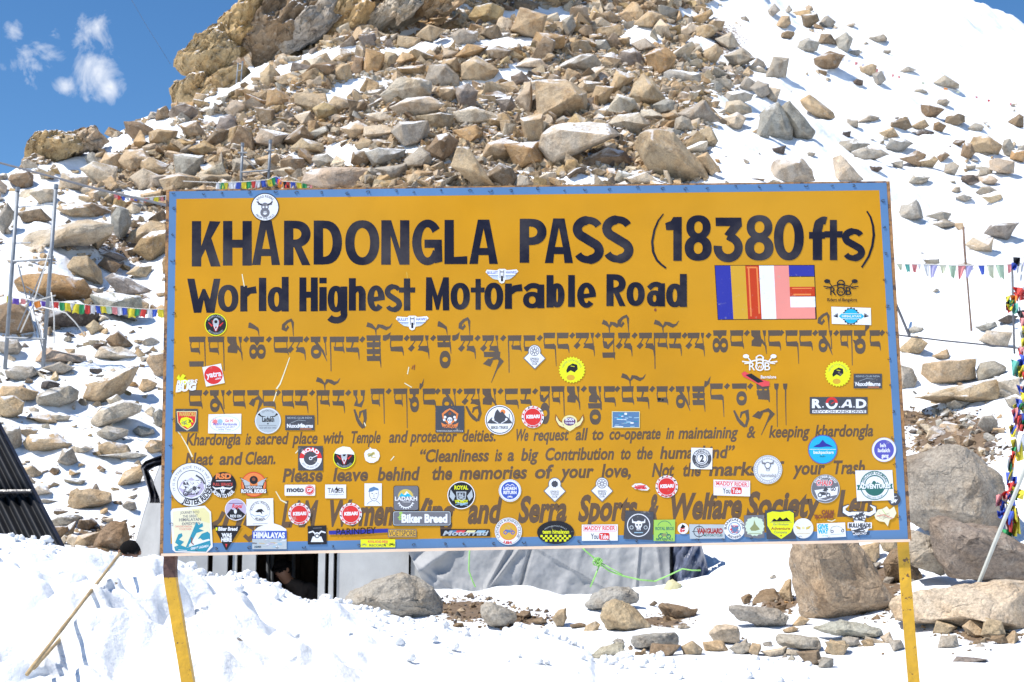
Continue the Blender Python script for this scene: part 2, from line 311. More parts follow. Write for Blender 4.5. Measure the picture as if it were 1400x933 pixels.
# ---------------------------------------------------------------- foreground snow bank
RID = np.array([(-500,742,10.2),(-150,733,9.9),(0,730,9.6),(32,731,9.6),(57,737,9.5),(95,746,9.4),(130,751,9.4),(150,754,9.3),(162,761,9.3),(195,762,9.3),(215,756,9.2),(240,762,9.2),(275,782,9.1),(300,785,9.1),(341,786,9.1),(391,806,9.0),(432,824,8.9),(455,817,8.9),(487,826,8.8),(522,835,8.8),(570,849,8.7),(602,848,8.7),(637,865,8.7),(676,870,8.6),(710,851,8.6),(740,858,8.6),(758,867,8.5),(804,890,8.4),(811,903,8.3),(850,899,8.3),(894,896,8.3),(931,902,8.2),(986,900,8.2),(1077,903,8.1),(1109,914,8.0),(1146,912,8.0),(1210,902,8.1),(1300,905,8.1),(1500,915,8),(1900,930,8)], float)
bx = np.linspace(-420, 1850, 760); pr = np.interp(bx, RID[:, 0], RID[:, 1]); dr = np.interp(bx, RID[:, 0], RID[:, 2])
zr = P(bx, pr, dr)[:, 2]
bd = np.concatenate([np.linspace(3.6, 6.2, 40, endpoint=False), np.linspace(6.2, 9.9, 270), np.linspace(9.95, 11.6, 40)])
BX, BD = np.meshgrid(bx, bd); ZR = zr[None]; DR = dr[None]
zb0 = P(bx, np.full_like(bx, 985.), np.full_like(bx, 6.35))[:, 2][None]
t = np.clip((BD-6.0)/(DR-6.0), 0, 1); zf = zb0 + (ZR-zb0)*(t**.85)
zf = np.where(BD < 6.0, zb0*np.clip((BD-3.9)/2.1, 0, 1)**1.4 - .12*(1-np.clip((BD-3.9)/2.1, 0, 1)), zf)
zbk = ZR - np.clip(BD-DR, 0, 3)*1.15
ZB = np.where(BD > DR, zbk, zf); XB = (BX-700)/F*BD/ (math.cos(PITCH))
XB = (BX-700)/F*BD*1.0
pB = np.stack([XB, BD, ZB], -1)
left = np.clip((760-BX)/500, .12, 1)
edge = 1-np.exp(-((BD-DR)/.5)**2)*.9
bil = np.abs(fbm(pB*np.array([1.9, 1.9, 1.2]), 3, 31)); cr_ = fbm(pB*np.array([3.4, 3.4, 3.4]), 5, 33, .58)
ZB = ZB + left*edge*(bil*.30-.11) - left*edge*np.clip(fbm(pB*np.array([1.1,1.1,1.1])+5, 2, 51)-.25, 0, 1)*.30 + left*(cr_*.026)*(.35+.65*edge) + fbm(pB*13, 3, 35)*.006*np.clip(left*1.5, .35, 1)
zlim = 1.6+(ZR-1.6)*BD/DR-.012*np.clip(DR-BD, 0, 1)+cr_*.012*left; ZB = np.where(BD < DR, np.minimum(ZB, zlim), ZB)
XB = XB + left*edge*fbm(pB*3.1+9, 3, 37)*.06; YB = BD + left*edge*fbm(pB*3.1+19, 3, 39)*.08
dirt = np.zeros_like(BX); pyb = 466.5 - F*np.tan(np.arctan((ZB-1.6)/BD)-PITCH)
for cx, cy, rx, ry, a in ((335,872,14,9,.85),(168,798,9,4,.9),(330,870,45,26,.32),(375,925,55,22,.42),(440,925,80,22,.36),(455,918,50,6,.7),(165,800,22,12,.3),(510,912,40,16,.25)):
    dirt = np.maximum(dirt, np.clip(1.3-np.sqrt(((BX-cx)/rx)**2+((pyb-cy)/ry)**2), 0, 1)*a*.62)
g = obj('snow_bank', np.stack([XB, YB, ZB], -1).reshape(-1, 3), grid_faces(*BX.shape), M_SNOWB, cols=np.stack([dirt]*3, -1).reshape(-1, 3), smooth=True, origin=False)
tag(g, 'ploughed bank of crusty snow rising at the left in front of the tent', kind='structure')
def bank_top(px, d_):
    i = np.interp(px, bx, np.arange(len(bx))); j = np.interp(d_, bd, np.arange(len(bd))); return ZB[np.round(j).astype(int), np.round(i).astype(int)]
def bank_z(x, y):
    b = np.interp(700+F*x/y, bx, zr); d_ = np.interp(700+F*x/y, bx, dr); z0 = np.interp(700+F*x/y, bx, zb0[0])
    t_ = np.clip((y-6)/(d_-6), 0, 1); return np.where(y > d_, b-(y-d_)*1.15, z0+(b-z0)*t_**.85)
# ================================================================ rocks
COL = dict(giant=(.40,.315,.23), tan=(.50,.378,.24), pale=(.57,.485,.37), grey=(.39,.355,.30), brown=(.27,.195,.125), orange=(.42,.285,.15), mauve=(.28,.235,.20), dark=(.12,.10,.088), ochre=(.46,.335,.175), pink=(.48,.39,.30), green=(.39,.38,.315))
CN = dict(giant='brown', tan='tan', pale='pale', grey='grey', brown='brown', orange='rust stained', mauve='mauve grey', dark='dark', ochre='ochre', pink='pinkish', green='greenish grey')
def outline_rock_mesh(poly, d, seed, thick=.55, K=36, R_=22, rough=1., facets=7):
    """closed angular stone whose outline at distance d is the traced one; returns world verts, faces"""
    rg = np.random.default_rng(seed); poly = np.array(poly, float); c = (poly.max(0)+poly.min(0))/2
    # centroid
    x, y = poly[:, 0], poly[:, 1]; x2, y2 = np.roll(x, -1), np.roll(y, -1); cr = x*y2-x2*y; a = cr.sum()/2
    if abs(a) > 1: c = np.array([((x+x2)*cr).sum(), ((y+y2)*cr).sum()])/(6*a)
    th = np.linspace(0, 2*np.pi, K, endpoint=False) + rg.uniform(0, .1); rad = np.zeros(K)
    for i, q in enumerate(th):
        dx, dy = math.cos(q), math.sin(q); best = 0
        for j in range(len(poly)):
            p0 = poly[j]-c; e = poly[(j+1) % len(poly)]-poly[j]; den = dx*e[1]-dy*e[0]
            if abs(den) < 1e-9: continue
            s = (p0[0]*e[1]-p0[1]*e[0])/den; u = (p0[0]*dy-p0[1]*dx)/den
            if s > 0 and -1e-6 <= u <= 1+1e-6: best = max(best, s)
        rad[i] = best
    rad = .05*np.roll(rad, 1)+.90*rad+.05*np.roll(rad, -1)
    s = d/F; size = math.sqrt(np.ptp(x)*np.ptp(y))*s; T = thick*size
    ph = np.linspace(0, np.pi, R_+2)[1:-1]
    PH, TH = np.meshgrid(ph, th, indexing='ij'); RAD = np.broadcast_to(rad, PH.shape)
    sn = np.sin(PH)**.6
    X = np.cos(TH)*RAD*sn*s; Y = -np.sin(TH)*RAD*sn*s; Z = np.sign(np.cos(PH))*np.abs(np.cos(PH))**.8*T
    X = np.r_[0., X.ravel(), 0.]; Y = np.r_[0., Y.ravel(), 0.]; Z = np.r_[T, Z.ravel(), -T]
    hw = np.ptp(x)*s/2; hh = np.ptp(y)*s/2
    for k in range(facets):
        if k == 0: nx, ny = rg.uniform(-.35, .35), rg.uniform(.9, 1.6)          # a top facet
        elif k == 1: nx, ny = rg.uniform(-.9, -.3), rg.uniform(-.2, .4)
        elif k == 2: nx, ny = rg.uniform(.4, 1.1), rg.uniform(-.5, .3)
        else: nx, ny = rg.uniform(-1.1, 1.1), rg.uniform(-.8, .9)
        dpl = T*rg.uniform(.15, .55)+ (abs(nx)*hw*.34+abs(ny)*hh*.34)
        Z = np.minimum(Z, np.maximum(dpl-(nx*X+ny*Y), -T*.8))
        dpb = T*rg.uniform(.4, .85)+(abs(nx)*hw+abs(ny)*hh)*.45
        Z = np.maximum(Z, -np.maximum(dpb+(nx*X+ny*Y), T*.05)) if False else Z
    V = np.stack([X, Y, Z], -1)
    nrm = V/(np.linalg.norm(V, axis=1, keepdims=True)+1e-9)
    q = V/size; off = rg.uniform(0, 50, 3)
    V = V + nrm*(fbm(q*3.0+off, 4, 3, .55)[:, None]*.026*rough*size)
    st = fbm(q*np.array([2., 7., 2.])+off, 3, 8)[:, None]*.02*rough*size; V = V+nrm*st
    cen = P(c[0], c[1], d)
    # local frame: X right, Y up (perpendicular to the sight line), Z toward the viewer
    r = ray(c[0], c[1]); r = r/np.linalg.norm(r); zt = -r; xt = np.cross([0, 0, 1.], zt); xt /= np.linalg.norm(xt); yt = np.cross(zt, xt)
    Wd = cen + V[:, :1]*xt + V[:, 1:2]*yt + V[:, 2:3]*zt
    Fs = []
    for j in range(K): Fs.append((0, 1+j, 1+(j+1) % K))
    for i in range(R_-1):
        for j in range(K):
            a_, b_ = 1+i*K+j, 1+i*K+(j+1) % K; Fs.append((a_, a_+K, b_+K, b_))
    e = 1+R_*K
    for j in range(K): Fs.append((e, 1+(R_-1)*K+(j+1) % K, 1+(R_-1)*K+j))
    return Wd, Fs, size
def rnd_poly(cx, cy, w_, h_, seed, ang=None):
    rg = np.random.default_rng(seed); n = rg.integers(4, 7); th = np.sort((np.arange(n)+rg.uniform(-.32, .32, n))/n*2*np.pi)+rg.uniform(0, 6)
    p = np.stack([np.cos(th), np.sin(th)], -1)*rg.uniform(.78, 1.12, (n, 1))
    # cut one or two corners so that outlines stay angular
    a = rg.uniform(-.5, .5) if ang is None else ang; R2 = np.array([[math.cos(a), -math.sin(a)], [math.sin(a), math.cos(a)]])
    p = p@R2.T; p -= p.min(0); p /= p.max(0); return np.c_[cx-w_/2+p[:, 0]*w_, cy-h_/2+p[:, 1]*h_]

import bmesh
def hull_mesh(pts, bev=.03, sub=0, seed=0, amp=.012):
    b = bmesh.new(); vs = [b.verts.new(tuple(p)) for p in pts]; r_ = bmesh.ops.convex_hull(b, input=vs)
    bad = [v for v in b.verts if not v.link_faces]; bmesh.ops.delete(b, geom=bad, context='VERTS')
    bmesh.ops.dissolve_limit(b, angle_limit=math.radians(9), verts=b.verts[:], edges=b.edges[:])
    size = max(np.ptp(np.asarray(pts), axis=0)); 
    if bev: bmesh.ops.bevel(b, geom=b.edges[:], offset=bev*size, segments=1, affect='EDGES', clamp_overlap=True)
    bmesh.ops.triangulate(b, faces=b.faces[:])
    if sub: bmesh.ops.subdivide_edges(b, edges=b.edges[:], cuts=sub, use_grid_fill=True); bmesh.ops.triangulate(b, faces=b.faces[:])
    bmesh.ops.recalc_face_normals(b, faces=b.faces[:])
    V = np.array([v.co[:] for v in b.verts]); nn = np.array([v.normal[:] for v in b.verts]); T = np.array([[v.index for v in f.verts] for f in b.faces]) if not b.verts.index_update() else None; b.free()
    if sub: V = V+nn*(fbm(V/size*3.5+seed, 5, 3, .6)[:, None]*amp*size+np.minimum(fbm(V/size*2.2+seed*3, 2, 9)[:, None], -.15)*amp*2*size)
    return V, T
def hull_rock(poly, d, seed, thick=.55, big=False, near=False):
    rg = np.random.default_rng(seed); poly = np.array(poly, float); c = poly.mean(0); s = d/F; q = (poly-c)*s; q[:, 1] *= -1; size = math.sqrt(np.ptp(q[:, 0])*np.ptp(q[:, 1])); T = thick*size; pts = []
    for x, y in q: pts += [(x, y, rg.uniform(-.1, .45)*T), (x*.97, y*.97, rg.uniform(-.6, -.2)*T)]
    for k in range(rg.integers(4, 8 if big else 6)):
        v = q[rg.integers(len(q))]*rg.uniform(.25, .8)+q[rg.integers(len(q))]*rg.uniform(0, .15); pts.append((v[0], v[1], rg.uniform(.6, 1.05)*T))
    for k in range(3):
        v = q[rg.integers(len(q))]*rg.uniform(.3, .8); pts.append((v[0], v[1], -rg.uniform(.7, 1.)*T))
    V, Fs = hull_mesh(pts, (.04 if near else .018), 6 if near else 3 if big else 2, seed, .030 if near else .016)
    cen = P(c[0], c[1], d); r = ray(c[0], c[1]); r = r/np.linalg.norm(r); zt = -r; xt = np.cross([0, 0, 1.], zt); xt /= np.linalg.norm(xt); yt = np.cross(zt, xt)
    return cen+V[:, :1]*xt+V[:, 1:2]*yt+V[:, 2:3]*zt, Fs, size
# --- traced stones: crop frames (ox, oy, scale); entries are outlines or boxes (x0,x1,y0,y1,colour)
FRA = dict(A=(0,0,3.589), B=(350,0,3.589), C=(700,0,3.589), D=(1050,0,3.589), E=(0,220,3.11), F=(0,480,3.11), G=(1200,240,3.11), H=(1200,520,3.11), I=(1100,640,3.183), J=(860,720,4.375), K=(580,720,4.375), L=(300,720,4.375))
POLY = [ # frame, colour, depth bias, label, outline
 ('C','tan',0,'big square tan boulder split off by a dark crack, above the word PASS',((105,390),(175,378),(270,385),(385,450),(380,590),(200,600),(110,585))),
 ('C','pink',0,'tall pinkish shard leaning against the left of the big square boulder',((8,490),(95,392),(104,480),(100,572),(50,560))),
 ('C','pale',-.5,'long wedge shaped pale boulder with flat sunlit top above the word PASS',((125,730),(140,660),(200,615),(300,590),(470,610),(545,665),(380,740),(180,830))),
 ('C','tan',-.8,'domed tan boulder touching the top of the sign right of the wedge boulder',((590,700),(620,650),(690,622),(790,640),(870,720),(935,800),(968,890),(900,910),(720,900),(640,800))),
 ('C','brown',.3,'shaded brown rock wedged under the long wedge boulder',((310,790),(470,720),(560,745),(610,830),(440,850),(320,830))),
 ('C','tan',-.3,'small tan block leaning on the right of the domed boulder',((895,770),(960,745),(1027,840),(975,868),(925,830))),
 ('C','grey',0,'humped grey tan boulder above the big square boulder',((185,345),(240,305),(340,262),(410,270),(450,310),(425,375),(300,365))),
 ('C','orange',0,'angular rust stained boulder at the edge of the open snow',((645,270),(700,235),(760,230),(815,280),(790,340),(720,378),(670,350))),
 ('C','mauve',.3,'brown grey boulder left of the angular rust stained boulder',((500,300),(530,250),(600,228),(640,270),(668,350),(560,355))),
 ('C','tan',0,'pointed tan boulder with a pyramid top left of the open snow',((560,480),(600,400),(645,355),(700,400),(765,500),(740,545),(600,522))),
 ('C','grey',0,'long flat grey slab at the snow edge under the rust boulder',((735,350),(770,335),(930,365),(935,405),(880,412),(740,380))),
 ('B','tan',0,'big tan boulder with a sunlit shoulder above the sign letter O',((1088,780),(1130,700),(1220,670),(1300,700),(1290,780),(1180,815))),
 ('B','brown',0,'dark brown angular boulder above the letters ON',((830,740),(880,660),(950,645),(1000,690),(960,760),(900,833))),
 ('B','orange',.3,'rust coloured slab behind the dark brown angular boulder',((960,640),(1080,610),(1115,650),(1080,720),(1000,725))),
 ('B','tan',-.5,'leaning tan slab standing right above the letter N',((950,820),(985,720),(1040,720),(1095,800),(1190,925),(1090,925))),
 ('B','grey',0,'grey brown cube shaped block right of centre in the scree',((655,650),(700,595),(850,585),(860,660),(800,722),(720,728))),
 ('B','pale',0,'long pale slab pointing right above the rust coloured slab',((960,550),(1060,522),(1256,575),(1300,610),(1150,615),(980,610))),
 ('B','pale',.3,'broad pale cracked slab in the middle of the scree',((595,475),(700,375),(790,375),(870,400),(870,460),(740,525),(650,520))),
 ('B','pale',0,'lower half of the broad cracked slab with a ragged face',((645,530),(740,480),(860,470),(930,510),(840,590),(720,595))),
 ('B','grey',0,'rounded grey boulder with a flat split face in the upper scree',((820,400),(850,320),(930,310),(1000,370),(1005,425),(880,440))),
 ('B','pale',0,'big pale grey slab leaning under the cliff',((555,150),(600,80),(700,40),(870,20),(870,60),(780,120),(640,175))),
 ('B','pink',-.6,'large flat pinkish slab lying just above the sign and flag row',((205,910),(230,850),(330,820),(560,825),(620,870),(600,925),(300,930))),
 ('B','ochre',0,'large ochre block near the top centre of the scree',((1035,90),(1070,30),(1160,15),(1225,40),(1215,110),(1100,135))),
 ('B','pale',0,'thin pale slab like a plank left of the cube shaped block',((515,560),(620,550),(710,590),(690,612),(560,598))),
 ('E','pale',0,'largest pale slab on the left slope below the steel frame top',((70,405),(120,330),(220,275),(330,245),(480,252),(470,300),(370,350),(200,370),(100,415))),
 ('E','grey',-.3,'upright grey egg shaped stone left of the sign',((470,230),(500,192),(545,205),(560,260),(540,320),(510,342),(480,300))),
 ('E','orange',0,'two toned tan boulder touching the left edge of the sign',((562,390),(600,330),(640,300),(722,285),(722,390),(650,440))),
 ('E','tan',.3,'angular tan block behind the two toned boulder left of the sign',((525,360),(560,300),(640,250),(700,255),(715,290),(620,330),(570,380))),
 ('E','orange',0,'long rust stained slab between the legs of the steel frame',((65,520),(100,490),(220,475),(350,495),(392,540),(380,580),(300,592),(90,575))),
 ('E','green',-.4,'flat greenish slab crossed by the prayer flags',((382,575),(480,560),(600,568),(612,650),(560,680),(420,640))),
 ('E','tan',0,'tan wedge boulder over the greenish slab',((270,470),(310,410),(370,400),(430,460),(445,535),(400,520))),
 ('E','mauve',0,'mauve slab right of the tan wedge boulder',((440,500),(480,480),(560,500),(655,550),(640,590),(500,570))),
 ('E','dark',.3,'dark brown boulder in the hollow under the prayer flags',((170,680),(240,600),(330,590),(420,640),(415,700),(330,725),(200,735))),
 ('E','brown',0,'big brown boulder behind the left leg of the steel frame',((-20,720),(-10,620),(60,590),(130,640),(155,720),(60,760))),
 ('E','brown',0,'grey brown pyramid stone on snow under the flag row',((450,760),(500,715),(570,785),(520,802),(460,795))),
 ('F','grey',0,'smooth grey elongated boulder on the left snow',((150,195),(210,160),(290,143),(335,165),(330,205),(250,245),(190,250),(155,230))),
 ('F','tan',0,'long slanting boulder with a raised end left of the sign',((358,205),(380,140),(470,95),(560,55),(587,60),(560,130),(530,180),(440,228),(380,225))),
 ('F','tan',-.2,'round tan boulder at the left edge of the picture',((-30,240),(0,195),(60,188),(100,215),(95,265),(50,287),(-10,280))),
 ('F','pale',0,'pale slab slanting up behind the long slanting boulder',((388,300),(430,240),(520,205),(600,225),(600,260),(470,320),(400,335))),
 ('F','tan',-.1,'flat topped tan boulder on snow above the bank',((290,650),(300,595),(380,583),(470,600),(475,640),(420,668),(320,672))),
 ('F','brown',-.2,'rough brown boulder beside the tent flank',((398,830),(430,760),(470,722),(540,722),(552,800),(540,850),(430,850))),
 ('F','tan',0,'tan boulder beside the black draped plastic',((500,570),(530,510),(600,480),(618,500),(600,560),(530,582))),
 ('F','grey',0,'flat grey slab above the corrugated roof end',((208,725),(240,700),(330,692),(357,705),(300,740),(230,752))),
 ('D','grey',0,'left of the twin grey boulders on the snow above the sign',((-25,690),(-45,560),(0,515),(55,500),(100,560),(125,640),(120,700),(40,705))),
 ('D','grey',-.2,'right of the twin grey boulders, sloping like a tent',((65,515),(110,488),(170,560),(235,650),(215,685),(160,690),(125,702),(110,600))),
 ('D','tan',0,'tan log shaped boulder casting shadow on open snow',((155,485),(205,455),(240,490),(320,555),(332,590),(315,607),(255,590),(180,540))),
 ('D','pink',0,'broad pinkish boulder behind the sign top right corner',((-10,860),(25,785),(90,755),(170,780),(225,840),(235,900),(100,915),(-10,905))),
 ('D','pale',0,'pale tooth shaped boulder beside the sign top right corner',((318,768),(360,757),(400,800),(470,890),(440,900),(330,897))),
 ('D','tan',0,'large tan boulder of the right hand rock cluster',((975,720),(1010,665),(1080,665),(1150,720),(1130,770),(1040,775))),
 ('D','pink',-.2,'cut cylinder shaped pinkish rock at the right edge',((1085,780),(1130,772),(1210,800),(1205,860),(1130,852),(1085,830))),
 ('D','grey',0,'lone grey peaked stone on the upper right snow',((808,400),(870,365),(940,420),(935,443),(860,430))),
 ('G','grey',0,'grey block with sharp peak right of the sign top corner',((78,180),(100,125),(165,98),(185,130),(197,190),(120,200))),
 ('G','tan',0,'big squared tan block on the ledge right of the sign',((182,840),(195,795),(280,785),(418,783),(418,870),(330,885),(200,897))),
 ('G','grey',0,'rounded grey block right of the big squared block',((420,830),(440,795),(500,788),(548,820),(530,865),(425,878))),
 ('G','tan',0,'tan flat stone with snowy top right of the sign',((88,740),(140,690),(170,680),(215,715),(180,760),(120,765))),
 ('G','grey',.2,'rounded stone half hidden by the sign right edge',((70,850),(100,805),(150,820),(172,870),(140,925),(80,930))),
 ('H','tan',-.1,'long flat stone ledge under the squared block',((150,70),(240,40),(380,10),(500,-5),(525,40),(500,90),(400,102),(250,95))),
 ('H','grey',-.2,'stone with a rounded top sitting on the bare earth patch',((425,190),(445,152),(490,148),(512,175),(508,215),(460,225))),
 ('H','grey',-.5,'huge grey and ochre boulder right behind the sign lower right corner',((80,400),(100,320),(180,302),(255,305),(300,283),(380,285),(420,310),(450,360),(515,420),(530,500),(520,590),(480,650),(330,650),(240,655),(180,620),(100,570))),
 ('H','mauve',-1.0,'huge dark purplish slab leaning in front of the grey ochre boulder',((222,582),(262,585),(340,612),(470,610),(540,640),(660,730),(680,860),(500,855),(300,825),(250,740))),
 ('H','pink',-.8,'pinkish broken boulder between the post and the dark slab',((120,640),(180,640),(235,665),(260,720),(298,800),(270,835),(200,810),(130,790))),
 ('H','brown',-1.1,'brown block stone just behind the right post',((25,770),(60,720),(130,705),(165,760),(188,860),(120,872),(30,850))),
 ('I','pale',-.6,'long pale granite slab lying across under the dark slab',((375,600),(400,570),(480,545),(640,515),(750,490),(990,480),(1010,700),(900,722),(860,700),(740,672),(500,655),(400,665))),
 ('J','giant',-.6,'giant rounded brown and grey boulder left of the right post',((968,240),(978,80),(1020,-60),(1150,-140),(1290,-130),(1360,0),(1450,180),(1545,430),(1460,540),(1330,560),(1180,600),(1090,580),(1000,540),(980,400))),
 ('J','green',-1.0,'olive slab pressed under the giant rounded boulder',((1105,610),(1180,580),(1270,550),(1400,570),(1500,610),(1520,660),(1400,672),(1280,665),(1200,640))),
 ('J','grey',-.5,'long flat grey slab left of the giant boulder',((590,485),(640,470),(780,480),(900,505),(958,540),(930,590),(890,610),(760,590),(640,550))),
 ('J','grey',-.2,'squared pale block set on the stone row',((870,650),(900,640),(1140,658),(1148,738),(1060,742),(890,718))),
 ('J','grey',-.2,'long squared block at the left end of the stone row',((3,690),(20,650),(270,628),(300,660),(298,712),(40,727))),
 ('J','pale',-.1,'upright block on top of the stone row',((475,640),(520,592),(640,585),(660,600),(665,690),(600,706),(510,690))),
 ('J','brown',.1,'brown wedge rock poking out of snow right of the tent',((170,470),(190,452),(320,485),(420,490),(400,545),(260,577),(215,545))),
 ('J','brown',.2,'rough brown earthy rock left of the giant boulder',((738,460),(780,380),(870,372),(915,430),(915,485),(880,500),(780,480))),
 ('J','tan',0,'upright brown stone wedged against the giant boulder',((895,400),(935,330),(972,310),(975,470),(930,450))),
 ('K','grey',0,'rounded grey stone lying behind the tan one before the tent',((960,480),(1000,410),(1100,365),(1220,360),(1288,410),(1280,450),(1150,460),(1060,520),(1000,515))),
 ('K','tan',-.4,'rounded tan stone in front of the grey one before the tent',((1055,540),(1080,460),(1150,435),(1240,460),(1320,540),(1362,590),(1340,632),(1200,612),(1090,610))),
 ('K','grey',-.2,'jagged grey brown stone on the bare soil before the tent',((325,480),(370,440),(460,470),(550,510),(555,560),(490,605),(400,600),(350,560))),
 ('K','tan',-.1,'small pointed stone in snow before the tent',((765,550),(800,500),(850,487),(857,550),(830,600),(795,605))),
 ('K','green',-.4,'half buried flat stone at the near left end of the row',((983,770),(1060,715),(1150,690),(1200,705),(1205,770),(1130,785),(1030,800))),
 ('L','grey',-.9,'big lichen covered boulder in front of the tent door wall',((735,450),(765,390),(840,335),(950,320),(1080,288),(1200,298),(1270,350),(1300,430),(1328,490),(1310,545),(1190,572),(1080,560),(960,540),(850,500))),
]
